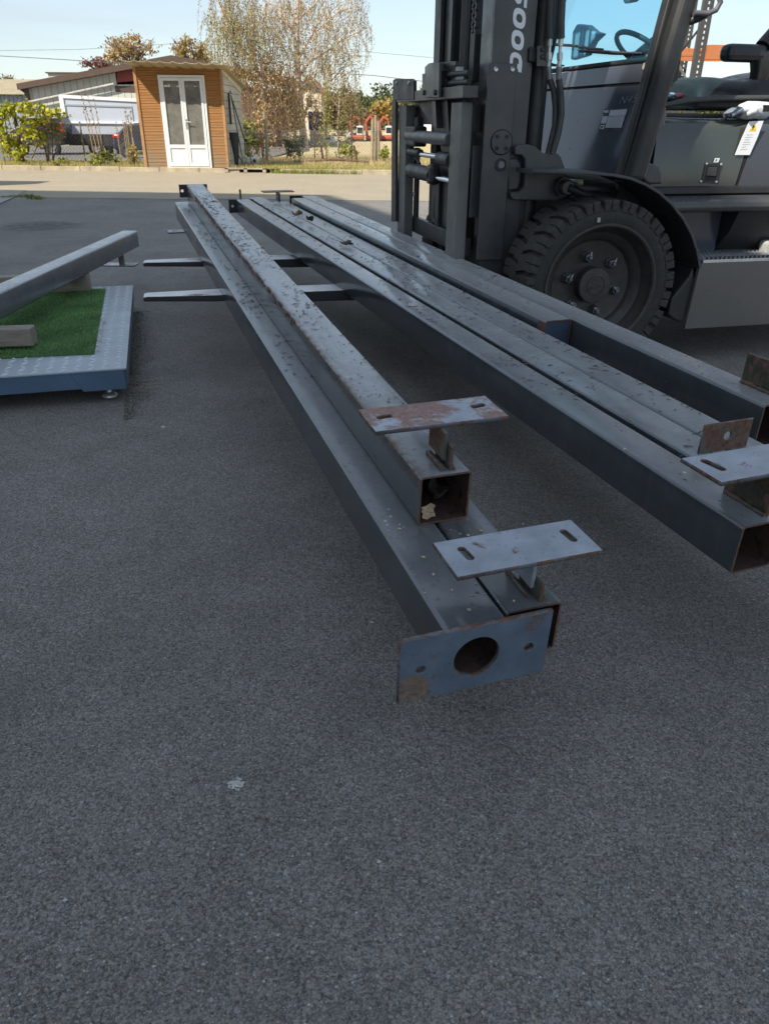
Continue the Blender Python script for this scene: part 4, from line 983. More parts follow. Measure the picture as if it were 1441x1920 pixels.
# blue figure-like drum and pale house between the trunks
q = at_y(592, 222, 50); t = thing('blue_container', 'small dark blue container seen through the undergrowth', 'container', (q.x, 50, -.3))
MB().box((-.45, 0, .9), (.45, .9, 1.9)).build('body', surf('container_blue', (0.03, 0.04, 0.14), 0.5), t, bevel=.03); MB().box((-.4, .1, 0), (.4, .8, .9)).build('stand', M_STEELB, t)
q = at_y(580, 200, 80); t = thing('house', 'pale house gable glimpsed behind the birch trunk', 'house', (q.x, 80, -.3))
s = 80 / 1400 * 1.1
MB().prism([(-16 * s, 0, 0), (18 * s, 0, 0), (18 * s, 0, 60 * s), (0, 0, 78 * s), (-16 * s, 0, 62 * s)], (0, 7, 0)).build('wall', surf('render_cream', (0.55, 0.48, 0.38), 0.8), t)
mb = MB()
mb.hexa([(-20 * s, -.4, 60 * s), (0, -.4, 80 * s), (0, 7.4, 80 * s), (-20 * s, 7.4, 60 * s), (-20 * s, -.4, 62 * s), (0, -.4, 82 * s), (0, 7.4, 82 * s), (-20 * s, 7.4, 62 * s)]).hexa([(0, -.4, 80 * s), (22 * s, -.4, 58 * s), (22 * s, 7.4, 58 * s), (0, 7.4, 80 * s), (0, -.4, 82 * s), (22 * s, -.4, 60 * s), (22 * s, 7.4, 60 * s), (0, 7.4, 82 * s)])
mb.build('roof', surf('roof_tile', (0.32, 0.17, 0.10), 0.8), t)
MB().box((-4 * s, -.03, 40 * s), (4 * s, 0, 52 * s)).build('window', bpy.data.materials['dark_window'], t)
# wood on the rise
hl = [(x, 260 + 40 * abs(mnoise.noise(Vector((x * .01, 0, 1)))), ) for x in range(-400, 420, 20)]
mb = MB()
vs_, fs_ = [], []
xs = list(range(-700, 720, 35))
for x in xs:
    hgt = 3 + 9 * (0.5 + 0.5 * mnoise.noise(Vector((x * .008, 2, 0)))) + (5 if x > 0 else 0)
    vs_ += [(x, 130, -.6), (x, 180, hgt * .55), (x, 260, hgt), (x, 420, hgt * 1.1)]
for i in range(len(xs) - 1):
    for j in range(3): fs_.append((i * 4 + j, (i + 1) * 4 + j, (i + 1) * 4 + j + 1, i * 4 + j + 1))
me = bpy.data.meshes.new('hill'); me.from_pydata(vs_, [], fs_); me.update()
N = NT('hill_green'); N.color(N.mix(N.rng(N.noise(.08, 6, .7), .35, .65), (0.05, 0.065, 0.03), (0.10, 0.10, 0.04))); N.rough(.95)
tag(new_obj('hill', me, N.m), None, None, kind='structure')
Cs = []; 
for k in range(420):
    x = rng.uniform(-70, 60); Y = rng.uniform(110, 190); r = rng.uniform(1.6, 3.2); zb = 0 + (Y - 110) * .035
    Cs.append(blob(190, (x, Y, zb + r * .8), (r, r, r * 1.0), .4))
C_ = np.concatenate(Cs)
o = new_obj('far_wood', cards_mesh('far_wood', C_, .5, palette(len(C_), [(0.06, 0.08, 0.025), (0.09, 0.11, 0.035), (0.05, 0.065, 0.03), (0.13, 0.13, 0.045)])), M_LEAF); o['kind'] = 'stuff'
for k, (px, py, rx, rz, n, cols, lab) in enumerate(((640, 215, 40, 20, 900, [(0.22, 0.14, 0.075), (0.18, 0.13, 0.06)], 'brown hedge behind the orange diggers'), (725, 205, 24, 18, 700, [(0.42, 0.28, 0.08), (0.36, 0.26, 0.09)], 'golden autumn tree above the orange diggers'), (700, 220, 20, 12, 500, [(0.24, 0.13, 0.075), (0.2, 0.12, 0.06)], 'russet bush between hedge and golden tree'))):
    Y = 85; q = at_y(px, py, Y); s = Y / 1400 * 1.1; base = Vector((q.x, Y, -.3)); t = thing('far_shrub', lab, 'shrub', base)
    MB().cyl((0, 0, 0), (0, 0, q.z + .3), .12, 6).build('trunk', M_BARK, t); crown(t, blob(n, (0, 0, q.z + .3), (rx * s, 2, rz * s), .6), .4, cols)
# overhead wires
M_CABLE = plain('cable', (0.10, 0.10, 0.11), 0.6)
for k, (l, lab) in enumerate((([(-60, 101), (100, 110), (240, 119), (420, 127), (560, 133), (700, 141), (810, 154), (900, 170)], 'lower overhead wire passing behind the birch'), ([(-60, 95), (150, 92), (380, 78), (560, 80), (690, 97), (840, 110), (900, 114)], 'upper thin overhead wire across the pale sky'))):
    Y = 42 + 6 * k; pts = [at_y(a, b, Y) for a, b in l]; t = thing('overhead_wire', lab, 'wire', pts[3], 'overhead wires')
    MB().tube([p - pts[3] for p in pts], .016 if k == 0 else .009, 5).build('cable', M_CABLE, t)

# dark trailer standing half outside the left border; its shadow lies on the sunlit road
p = Vector((-9.45, 15.1, 0)); t = thing('flatbed_trailer', 'dark trailer tail just showing at the left border beside the sunlit road', 'trailer', p)
MB().box((-1.6, 0, .35), (1.60, .75, 1.35)).build('box_body', surf('trailer_dark', (0.045, 0.04, 0.04), .6, .2, 4), t, bevel=.06)
MB().box((-1.5, .1, .22), (1.5, .65, .349)).build('frame', M_TYRE, t)
for xx in (-.9, .9): wheel(t, (xx, .02, .26), .26, .18)
# ================================================================== the steel tubes on the forks
class Pile:
    def __init__(s, T, d):
        s.T = Vector(T); s.d = Vector(d).normalized(); s.l = Vector((s.d.y, -s.d.x, 0)).normalized(); s.n = s.l.cross(s.d)
    def at(s, lat, fw, dz=0.0): return s.T + s.l * (lat - s.T.dot(s.l)) + s.d * fw + s.n * dz
    def mat(s, lat, fw, dz=0.0): return frame(s.at(lat, fw, dz), s.l, s.d, s.n)
PL = Pile((-0.72445, 3.55873, 0.45268), (-0.33001, 0.94209, 0.05968))
PR = Pile((-0.30408, 4.28159, 0.49), (-0.35349, 0.93501, 0.02820))
M_RIM = rust_mat('rusty_cut_edge', amount=0.85, scale=30)
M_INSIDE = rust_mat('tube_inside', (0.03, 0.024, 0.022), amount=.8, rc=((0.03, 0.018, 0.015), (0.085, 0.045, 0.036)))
M_RIM2 = rust_mat('plate_edge', (0.12, 0.13, 0.15), amount=.55, scale=25)
M_PLATE_A = rust_mat('plate_blue_grey', (0.105, 0.138, 0.182), amount=0.12, scale=8)
M_PLATE_B = rust_mat('plate_rusty', (0.34, 0.37, 0.43), amount=0.62, scale=9, rc=((0.17, 0.095, 0.08), (0.33, 0.22, 0.19)))
M_PLATE_C = rust_mat('plate_clean', (0.27, 0.295, 0.345), amount=0.10, scale=14)
M_PLATE_E = rust_mat('plate_half_rusty', (0.10, 0.10, 0.08), amount=0.62, scale=10)
M_MOSS = rust_mat('plate_mossy', (0.035, 0.04, 0.022), amount=0.45, scale=22)
M_WELD = rust_mat('weld', (0.09, 0.085, 0.08), amount=0.6, scale=40)

def tube_mesh(w, h, L, t=.005, r=.010, n=4):
    """hollow square section, rounded corners, open ends; x 0..w, y 0..L, z -h..0"""
    out = rrect(0, -h, w, 0, r, n); inn = rrect(t, -h + t, w - t, -t, max(.002, r - t), n); m = len(out)
    ny = max(2, int(L / .6)); vs_ = []; fs_ = []; ys = [L * k / ny for k in range(ny + 1)]
    for y in ys: vs_ += [(x, y, z) for x, z in out]
    o2 = len(vs_)
    for y in ys: vs_ += [(x, y, z) for x, z in inn]
    for j in range(ny):
        for k in range(m):
            k2 = (k + 1) % m
            fs_.append((j * m + k, (j + 1) * m + k, (j + 1) * m + k2, j * m + k2)[::-1])
            fs_.append((o2 + j * m + k, o2 + (j + 1) * m + k, o2 + (j + 1) * m + k2, o2 + j * m + k2))
    ends = []
    for j, fl in ((0, 0), (ny, 1)):
        for k in range(m):
            k2 = (k + 1) % m
            q = (j * m + k, j * m + k2, o2 + j * m + k2, o2 + j * m + k); ends.append(q if not fl else q[::-1])
    me = bpy.data.meshes.new('tube'); me.from_pydata(vs_, [], fs_ + ends); me.update()
    nb_ = len(fs_)
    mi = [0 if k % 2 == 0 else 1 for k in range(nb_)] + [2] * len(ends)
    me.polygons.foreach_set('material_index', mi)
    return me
def steel_tube(pile, lat, w, h, f0, f1, dz, label, m, group='grey steel tubes loaded on the forks'):
    t = thing('steel_tube', label, 'steel tube', group=group, mat=pile.mat(lat, f0, dz))
    me = tube_mesh(w, h, f1 - f0)
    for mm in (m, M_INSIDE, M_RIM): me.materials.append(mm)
    o = new_obj('tube', me, None, t); smooth(o, 50)
    return t
def vplate(name, t, x0, x1, z0, z1, y, th, holes, m, parent=None, label=None):
    """upright plate across the tube, near face at y"""
    me = plate_mesh([(x0, z0), (x1, z0), (x1, z1), (x0, z1)], holes, th, name, bevel=.0012)
    me.transform(Matrix(((1, 0, 0, 0), (0, 0, -1, y + th), (0, 1, 0, 0), (0, 0, 0, 1))))
    o = new_obj(name, me, m, parent or t); rim_faces(me, 1)
    if label: o['label'] = label
    return o
def rim_faces(me, ax):
    me.materials.append(M_RIM2)
    for p in me.polygons:
        if abs(p.normal[ax]) < .9: p.material_index = 1
def hplate(name, t, x0, x1, y0, y1, z, th, holes, m, rot=0):
    me = plate_mesh([(x0, y0), (x1, y0), (x1, y1), (x0, y1)], holes, th, name, bevel=.0012)
    me.transform(Matrix.Translation((0, 0, z)))
    o = new_obj(name, me, m, t); rim_faces(me, 2); return o
def fin(t, x0, x1, y0, y1, z0, z1, m, name='stem'):
    return MB().box((x0, y0, z0), (x1, y1, z1)).build(name, m, t, bevel=.0015)
def weld(t, pts, r=.006, m=None):
    mb = MB(); P = []
    for a, b in zip(pts[:-1], pts[1:]):
        a, b = Vector(a), Vector(b); k = max(2, int((b - a).length / .008))
        for j in range(k): P.append((a.lerp(b, j / k), r * rng.uniform(.7, 1.25)))
    mb.tube([p for p, _ in P], [q for _, q in P], 6); return mb.build('weld_bead', m or M_WELD, t, sm=60)

S1 = steel_mat('steel_left_lower', rust=.0, off=0.0, debris=.9, dust=.22)
S2 = steel_mat('steel_left_inner', rust=.15, off=3.1, dust=.15)
S3 = steel_mat('steel_left_upper', rust=.55, off=5.3, debris=1.3, dust=.8, edge=1.0, runs=.75)
S4 = steel_mat('steel_right_a', rust=.15, off=8.7, dust=.28)
S5 = steel_mat('steel_right_b', rust=.10, off=11.9, debris=1.2, dust=.5)
S6 = steel_mat('steel_right_c', rust=.2, off=14.3, dust=.3)
S7 = steel_mat('steel_right_mossy', rust=.2, off=17.7, moss=.6, dust=.25)
S8 = steel_mat('steel_right_top', rust=.25, off=21.1, debris=.7, rough=.13, dust=.2)
S9 = steel_mat('steel_single', rust=.15, dust=.6, off=27.0, col=(0.11, 0.115, 0.125))

# A: outer lower tube of the left pile, with end plate (big round hole, two bolt holes)
A = steel_tube(PL, .496, .135, .125, -2.545, 2.66, 0, 'lower left steel tube whose near end plate has a big round hole', S1)
vplate('end_plate', A, .402 - .496, .724 - .496, -.152, .006, -.012, .012, [circle(.564 - .496, -.071, .050, 36), circle(.445 - .496, -.073, .011, 16), circle(.681 - .496, -.076, .011, 16)], M_PLATE_A)
weld(A, [(.0, -.001, .001), (.135, -.001, .001)], .0045, S1)
for cx, cz in ((.445, -.073), (.681, -.076)):
    MB().cyl((cx - .496, -.004, cz), (cx - .496, .02, cz), .0075, 6).build('plug', M_RIM, A)
# bare rusty corner of the plate: a thin flake of scale
pt = [(.4025, -.1515)]
for k in range(27):
    a = pi / 2 * k / 26; r = .062 + .012 * mnoise.noise(Vector((k * .45, 3, 0))) + .005 * mnoise.noise(Vector((k * 1.7, 7, 0)))
    pt.append((.4025 + r * max(0, cos(a)) ** .55, -.1515 + (r + .008) * max(0, sin(a)) ** .55))
MB().prism([(x - .496, -.01205, z) for x, z in pt], (0, -.0003, 0)).build('rust_patch', rust_mat('bare_rust', (0.15, 0.15, 0.16), amount=.85, scale=28, rc=((0.10, 0.075, 0.06), (0.24, 0.17, 0.125))), A)
# foot bracket under its far end
hplate('foot_plate', A, -.075, .225, 5.20, 5.30, -.225, .010, [slot(-.03, 5.25, .02, .008, pi / 2)], M_PLATE_C); fin(A, .06, .07, 5.2, 5.3, -.2155, -.126, M_PLATE_C)
# C: inner lower tube
C_T = steel_tube(PL, .636, .128, .125, -2.527, 2.60, 0, 'lower inner steel tube with clean blue grey foot plate above its open end', S2)
hplate('foot_plate', C_T, .532 - .636, .853 - .636, 2.527 - 2.505, 2.527 - 2.382, .085, .010, [slot(.580 - .636, 2.527 - 2.436, .032, .0095, pi / 2 + .1), slot(.815 - .636, 2.527 - 2.437, .032, .0095, pi / 2 + .1)], M_PLATE_C)
fin(C_T, .070, .079, .035, .135, .02, .085, M_PLATE_C); fin(C_T, .080, .088, .012, .10, .0, .042, M_PLATE_E, 'lug')
weld(C_T, [(.066, .03, .003), (.066, .135, .003)]); weld(C_T, [(.092, .012, .003), (.092, .10, .003)])
# B: tube on top of the two
B_T = steel_tube(PL, .584, .128, .128, -2.172, 2.59, .129, 'upper steel tube of the left pile with rusty foot plate and leaves inside', S3)
hplate('foot_plate', B_T, .495 - .584, .824 - .584, 2.172 - 2.112, 2.172 - 1.985, .090, .010, [slot(.540 - .584, 2.172 - 2.04, .020, .011, .2), slot(.780 - .584, 2.172 - 2.038, .020, .011, .2)], M_PLATE_B)
fin(B_T, .066, .075, .030, .120, .02, .090, M_PLATE_E); fin(B_T, .0765, .084, .012, .10, .0, .062, M_PLATE_E, 'lug')
weld(B_T, [(.063, .015, .004), (.063, .12, .004)], .008); weld(B_T, [(.088, .012, .003), (.088, .10, .003)])
vplate('end_plate', B_T, -.052, .152, -.088, -.001, 4.763, .01, [circle(-.032, -.043, .012, 16)], M_BLK if False else rust_mat('far_plate', (0.03, 0.035, 0.04), amount=.1))
M_FARP = bpy.data.materials['far_plate']
# rust blobs flaking along the upper left edge of the upper tube
mb = MB()
for k in range(150):
    y = 1.2 + 3.0 * rng.random() ** .8; s_ = rng.uniform(.004, .012); z = rng.choice([-.002, -.004, -.012, -.02]); c_ = Vector((-.001, y, z))
    mb.add([c_ + Vector((-.0025, rng.uniform(-.5, .5) * s_, 0)), c_ + Vector((0, s_, s_ * .4)), c_ + Vector((.002, 0, s_ * .5 if z > -.008 else s_)), c_ + Vector((0, -s_, -s_ * .2)), c_ + Vector((.0, 0, -s_ * 1.6))], [(0, 1, 2), (0, 2, 3), (0, 3, 4), (0, 4, 1)])
o = mb.build('rust_flakes', M_RIM, B_T); o['kind'] = 'stuff'

# right pile
D_T = steel_tube(PR, 1.217, .113, .122, -3.071, 2.72, 0, 'leftmost steel tube of the right pile with foot plate at its near end', S4)
hplate('foot_plate', D_T, 1.150 - 1.217, 1.475 - 1.217, 3.071 - 3.045, 3.071 - 2.922, .096, .010, [slot(1.192 - 1.217, 3.071 - 2.972, .042, .011, pi / 2 + .15), slot(1.43 - 1.217, 3.071 - 2.972, .042, .011, pi / 2 + .15)], M_PLATE_C)
fin(D_T, .080, .090, .02, .15, 0, .096, M_MOSS); weld(D_T, [(.077, .02, .003), (.077, .15, .003)])
vplate('end_plate', D_T, -.064, .15, -.105, -.002, 5.791, .01, [circle(-.034, -.052, .012, 16)], M_FARP)
MB().box((.066, 5.96, -.17), (.078, 5.99, .058)).box((.0662, 5.80, -.06), (.0778, 5.9599, -.045)).build('fin_bar', M_RIM, D_T)
E_T = steel_tube(PR, 1.357, .118, .122, -3.16, 2.84, 0, 'second steel tube of the right pile with a small drilled rusty plate standing on it', S5)
vplate('end_plate', E_T, .030, .185, .0, .078, 3.16 - 2.735, .007, [circle(.112, .040, .013, 18)], M_PLATE_E)
hplate('foot_plate', E_T, .060, .32, 5.70, 5.80, .066, .008, [], M_FARP); fin(E_T, .176, .190, 5.66, 5.76, .0, .0659, M_FARP)
F_T = steel_tube(PR, 1.479, .126, .122, -3.0, 2.50, 0, 'third steel tube of the right pile lying flush beside the second', S6)
H_T = steel_tube(PR, 1.630, .118, .150, -1.575, 2.45, .03, 'short steel tube of the right pile ending halfway with a blue inset cap', S8)
MB().box((-.0012, .001, -.075), (-.0002, .055, -.009)).build('rust_patch', M_RIM, H_T)
MB().box((.006, .003, -.146), (.112, .030, -.007)).build('end_cap', surf('blue_cap', (0.045, 0.066, 0.105), 0.35, 0.15, 6, scratch=.3), H_T)
G_T = steel_tube(PR, 1.756, .120, .150, -2.572, 2.61, .03, 'rightmost steel tube of the pile with mossy upright plate at its near end', S7)
vplate('end_plate', G_T, -.10, .125, -.068, .0, 5.183, .01, [], M_FARP)
fin(G_T, .088, .098, .03, .19, .0, .092, M_MOSS, 'end_plate'); weld(G_T, [(.084, .03, .003), (.084, .19, .003)], .009, M_MOSS)

# single tube lying askew on the pallet scale
iN, iF = Vector((-1.935, 2.75, .39)), Vector((-1.972, 6.19, .39))
dI = (iF - iN).normalized(); lI = Vector((dI.y, -dI.x, 0)).normalized()
i_t = thing('steel_tube', 'single steel tube lying askew across timber blocks on the platform scale', 'steel tube', mat=frame(iN - lI * .10, lI, dI, lI.cross(dI)))
me = tube_mesh(.118, .12, (iF - iN).length)
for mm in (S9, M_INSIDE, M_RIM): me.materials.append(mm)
smooth(new_obj('tube', me, None, i_t), 50)
MB().box((.003, (iF - iN).length + .0002, -.117), (.115, (iF - iN).length + .006, -.003)).build('end_cap', S9, i_t)
hplate('foot_plate', i_t, -.11, .155, 3.13, 3.26, -.220, .008, [slot(-.07, 3.19, .03, .009, 0), slot(.115, 3.19, .03, .009, 0)], surf('galvanised', (0.42, 0.43, 0.44), 0.4, .15, 8, metal=.6))
fin(i_t, .035, .047, 3.15, 3.25, -.2119, -.1205, M_PLATE_E)

# ---- platform scale with chequer plate deck
M_DECK = surf('scale_blue_grey', (0.34, 0.375, 0.425), 0.42, .12, 3.0, dust=.5, dustcol=(0.30, 0.31, 0.30))
M_SKIRT = surf('scale_skirt_blue', (0.075, 0.125, 0.20), 0.40, .15, 3.0, scratch=.25)
c0 = Vector((-1.182, 3.315, .16)); uD = Vector((-.275, .9614, 0)).normalized(); vD = Vector((-uD.y, uD.x, 0))
sc_ = thing('platform_scale', 'low blue grey chequer plate platform scale on the asphalt', 'scale', mat=frame((c0.x, c0.y, 0), uD, vD, (0, 0, 1)))
DL, DW, DZ = 1.99, 1.7, .16
mb = MB().box((0, 0, DZ - .008), (DL, DW, DZ)); deck = mb.build('deck', M_DECK, sc_, bevel=.002)
mb = MB()
for i in range(38):
    for j in range(26):
        x, y = .03 + i * .052, .035 + j * .06
        a = radians(40) if (i + j) % 2 else radians(-40)
        if y > 1.6: continue
        dx, dy = cos(a) * .017, sin(a) * .017; nx_, ny_ = -sin(a) * .0045, cos(a) * .0045
        dx *= 1.5; dy *= 1.5; nx_ *= 1.7; ny_ *= 1.7
        mb.add([(x - dx, y - dy, DZ), (x + nx_, y + ny_, DZ), (x + dx, y + dy, DZ), (x - nx_, y - ny_, DZ), (x, y, DZ + .0055)], [(1, 0, 4), (2, 1, 4), (3, 2, 4), (0, 3, 4)])
o = mb.build('chequer_studs', surf('worn_stud', (0.56, 0.60, 0.66), .3, .15, 30), deck); o['kind'] = 'stuff'
MB().box((.006, .05, .075), (.012, DW, DZ - .009)).box((.02, .004, .075), (DL - .004, .012, DZ - .009)).box((DL - .012, .02, .075), (DL - .004, DW, DZ - .009)).build('side_rail', M_SKIRT, sc_)
MB().prism([(.003, .012, .062), (.003, .20, .062), (.003, .245, DZ - .009), (.003, .012, DZ - .009)], (.012, 0, 0)).build('corner_plate', M_SKIRT, sc_, bevel=.0015)
for fx, fy in ((.11, .10), (DL - .12, .10), (.11, 1.55), (DL - .12, 1.55)):
    f_ = MB().cyl((fx, fy, .018), (fx, fy, DZ - .01), .012, 10).lathe([(.0, .0), (.036, .0), (.036, .006), (.030, .014), (.014, .022), (.012, .03), (0, .03)], (fx, fy, 0), (0, 0, 1), 20).build('foot', surf('zinc', (0.5, 0.5, 0.5), 0.35, .1, 10, metal=.7) if 'zinc' not in bpy.data.materials else bpy.data.materials['zinc'], sc_, sm=40)
# artificial turf mat
tp = [at_z(x, y, .161) for x, y in ((177, 664), (198, 543), (150, 541))]
f1 = tp[0] + (tp[0] - tp[1]) * .0
turf = thing('turf_mat', 'green artificial turf mat lying on the platform scale', 'turf mat', (tp[0].x, tp[0].y, .161))
e1 = (tp[1] - tp[0]); e2 = Vector((-e1.y, e1.x, 0)).normalized() * 1.05; fr_ = Vector((at_z(0, 673, .161).x - tp[0].x, at_z(0, 673, .161).y - tp[0].y, 0)).normalized() * 1.1
bk_ = Vector((at_z(120, 549, .161).x - tp[1].x, at_z(120, 549, .161).y - tp[1].y, 0)).normalized() * 1.1
quad = [Vector((0, 0, 0)), e1, e1 + bk_, fr_]
N = NT('turf_base'); N.color((0.06, 0.14, 0.045)); N.rough(.9); 
MB().prism([(p.x, p.y, 0) for p in quad], (0, 0, .006)).build('backing', N.m, turf)
n = 46000; uu, vv = nrg.uniform(0.0, 1, n), nrg.uniform(0, 1, n)
Q = [np.array(p[:3]) for p in quad]
C_ = (Q[0][None] * ((1 - uu) * (1 - vv))[:, None] + Q[1][None] * (uu * (1 - vv))[:, None] + Q[2][None] * (uu * vv)[:, None] + Q[3][None] * ((1 - uu) * vv)[:, None]); C_[:, 2] = .005
kk = np.array([.75 + .5 * mnoise.noise(Vector((p[0] * 4, p[1] * 4, 0))) for p in C_])
cols = palette(n, [(0.13, 0.33, 0.08), (0.18, 0.40, 0.12), (0.25, 0.45, 0.19), (0.38, 0.44, 0.22)]) * np.clip(kk, .6, 1.3)[:, None]
o = new_obj('turf_blades', blade_mesh('turf_blades', C_, .014, .0045, cols, .75), M_LEAF, turf); o['kind'] = 'stuff'
mb = MB()     # frayed white backing threads on the right edge
for k in range(60):
    f_ = rng.uniform(.02, .45); p = e1 * f_ + Vector((rng.uniform(.0, .018), rng.uniform(-.006, .006), .004)); q = p + Vector((rng.uniform(-.004, .022), rng.uniform(-.012, .012), rng.uniform(-.004, .008)))
    mb.tube([p, (p + q) / 2 + Vector((0, 0, .005)), q], .0025, 4, caps=False)
o = mb.build('frayed_threads', plain('white_thread', (0.6, 0.62, 0.62), .9), turf); o['kind'] = 'stuff'
# timber blocks
N = NT('grey_timber'); g = N.noise(5, 6, .7, N.scaled((2, 16, 16)), .4)
N.color(N.mix(N.rng(g, .3, .7), (0.20, 0.165, 0.13), (0.36, 0.31, 0.26))); N.rough(.85); N.bump(g, .5, .006); M_TIMB = N.m
pn = at_z(64, 655, .17)
t = thing('timber_block', 'grey timber block at the near end of the turf mat', 'timber', mat=frame((pn.x, pn.y, .185), Vector((-.99, -.14, 0)).normalized(), Vector((.14, -.99, 0)).normalized() * -1, (0, 0, 1)))
MB().box((0, 0, 0), (1.0, .09, .085)).build('block', M_TIMB, t, bevel=.006)
pf = at_z(168, 545, .17)
t = thing('timber_block', 'grey timber block under the steel tube at the far end of the scale', 'timber', mat=frame((pf.x, pf.y, .162), Vector((-.985, -.17, 0)).normalized(), Vector((-.17, .985, 0)).normalized(), (0, 0, 1)))
MB().box((0, 0, 0), (1.1, .09, .105)).build('block', M_TIMB, t, bevel=.006)

# ---- leaves and litter
M_DRY = surf('dead_leaf', (0.24, 0.15, 0.075), .8, .35, 40)
M_PALE = surf('pale_dead_leaf', (0.52, 0.40, 0.27), .8, .25, 60)
M_DKL = surf('dark_dead_leaf', (0.060, 0.048, 0.038), .85, .3, 60)
def leaf(name, label, pile, lat, fw, dz, size, m, curl=.5, spin=0.0, tilt=0.0, group=None):
    t_ = pile.at(lat, fw, dz)
    k = 16; vs_ = [(0, 0, size * .15)]; fs_ = []; ring = [rng.uniform(.78, 1.12) for _ in range(k)]
    for f_, hh in ((.5, .35), (1.0, 1.0)):
        for q in range(k):
            a = 2 * pi * q / k; r = size * f_ * (ring[q] if f_ == 1.0 else .5 + .5 * ring[q - 1])
            vs_.append((r * cos(a), r * sin(a) * .7, size * curl * (hh * (.25 + .75 * abs(sin(a * 1.5 + .4))) + rng.uniform(-.18, .18))))
    for q in range(k):
        q2 = (q + 1) % k; fs_ += [(0, 1 + q, 1 + q2), (1 + q, 1 + k + q, 1 + k + q2, 1 + q2)]
    me = bpy.data.meshes.new(name); me.from_pydata(vs_, [], fs_); me.update()
    M_ = frame(t_, pile.l, pile.d, pile.n) @ Matrix.Rotation(spin, 4, 'Z') @ Matrix.Rotation(tilt, 4, 'X')
    o = new_obj(name, me, m); o.matrix_world = M_; sd_ = o.modifiers.new('thick', 'SOLIDIFY'); sd_.thickness = .0008
    return tag(o, label, 'leaf', group)
leaf('dead_leaf', 'pale curled leaf with yellow edge inside the open upper tube', PL, .612, -2.14, .015, .024, M_PALE, 1.0, .4, 1.0)
leaf('dead_leaf', 'dark shrivelled leaf at the back inside the open upper tube', PL, .655, -2.08, .024, .034, M_DKL, 1.0, 1.2, .6)
leaf('dead_leaf', 'dark crumpled leaf against the left inner wall of the open upper tube', PL, .607, -2.08, .028, .022, M_DKL, 1.0, 2.2, .4)
leaf('dead_leaf', 'brown curled oak leaf lying on the right pile near its far end', PR, 1.43, 1.50, .02, .045, M_DRY, .9, .3)
leaf('dead_leaf', 'dark leaf standing beside the brown one on the right pile', PR, 1.455, 1.25, .02, .036, M_DKL, 1.1, 1.6)
leaf('dead_leaf', 'pale flat leaf stuck to the leftmost tube of the right pile', PR, 1.27, -1.077, .002, .032, surf('grey_leaf', (0.42, 0.37, 0.36), .8, .1, 50), .05, .9)
leaf('dead_leaf', 'dark ragged twig leaf at the middle of the right pile', PR, 1.43, .35, .01, .05, M_DKL, .4, 2.0)
def scatter_on(name, pile, l0, l1, f0, f1, dz, n, smin, smax, m):
    mb = MB()
    for k in range(n):
        l_, f_ = rng.uniform(l0, l1), f0 + (f1 - f0) * rng.random()
        if n > 60 and mnoise.noise(Vector((l_ * 7, f_ * 2.6, 5 + dz * 9))) < rng.uniform(-.25, .4): continue
        p = pile.at(l_, f_, dz + .0012); s_ = rng.uniform(smin, smax); a = rng.uniform(0, pi)
        u = (pile.l * cos(a) + pile.d * sin(a)) * s_; v = (pile.d * cos(a) - pile.l * sin(a)) * s_ * rng.uniform(.12, .6); z = pile.n * s_ * rng.uniform(.05, .35)
        mb.add([p - u, p - v + z, p + u, p + v, p + z * 1.6], [(0, 1, 4), (1, 2, 4), (2, 3, 4), (3, 0, 4)])
    o = mb.build(name, m); o['kind'] = 'stuff'; return o
scatter_on('leaf_litter', PL, .50, .75, -2.50, -2.1, 0, 26, .002, .007, M_PALE)
scatter_on('leaf_litter', PL, .50, .62, -2.50, 2.5, 0, 60, .0015, .004, M_DRY)
scatter_on('leaf_litter', PL, .59, .70, -1.9, 2.5, .129, 170, .002, .007, M_DKL)
scatter_on('leaf_litter', PL, .59, .70, -1.9, 2.5, .129, 60, .002, .006, M_DRY)
scatter_on('leaf_litter', PR, 1.22, 1.60, -2.9, 2.4, 0, 420, .002, .007, M_DKL)
scatter_on('leaf_litter', PR, 1.22, 1.60, -2.9, 2.4, 0, 130, .002, .006, M_DRY)
scatter_on('leaf_litter', PR, 1.22, 1.60, -2.9, 2.4, 0, 50, .001, .003, M_PALE)
scatter_on('leaf_litter', PR, 1.64, 1.86, -1.5, 2.4, .03, 150, .002, .007, M_DKL)
scatter_on('leaf_litter', PR, 1.77, 1.86, -2.5, -1.5, .03, 60, .002, .006, M_DRY)

def needles(name, pile, l0, l1, f0, f1, dz, n, m):
    mb = MB()
    for k in range(n):
        l_, f_ = rng.uniform(l0, l1), f0 + (f1 - f0) * rng.random()
        if mnoise.noise(Vector((l_ * 6, f_ * 2.2, dz * 9))) < rng.uniform(-.25, .45): continue
        p = pile.at(l_, f_, dz + .0015); a = rng.gauss(.2, .8); L = rng.uniform(.008, .03); d_ = pile.l * cos(a) + pile.d * sin(a); q_ = pile.n.cross(d_) * .0012
        b_ = p + d_ * L + q_ * rng.uniform(-4, 4)
        mb.add([p - q_, p + q_, b_ + q_ * .5, b_ - q_ * .5, (p + b_) / 2 + pile.n * .0022], [(0, 1, 4), (1, 2, 4), (2, 3, 4), (3, 0, 4)])
    o = mb.build(name, m); o['kind'] = 'stuff'
needles('plant_debris', PL, .50, .62, -1.2, 2.55, 0, 420, M_DKL)
needles('plant_debris', PL, .59, .70, -1.8, 2.5, .129, 700, M_DKL)
needles('plant_debris', PR, 1.22, 1.60, -2.9, 2.4, 0, 1300, M_DKL)
needles('plant_debris', PR, 1.64, 1.86, -1.5, 2.4, .03, 420, M_DKL)
needles('plant_debris', PR, 1.22, 1.60, -2.9, 2.4, 0, 160, M_DRY)
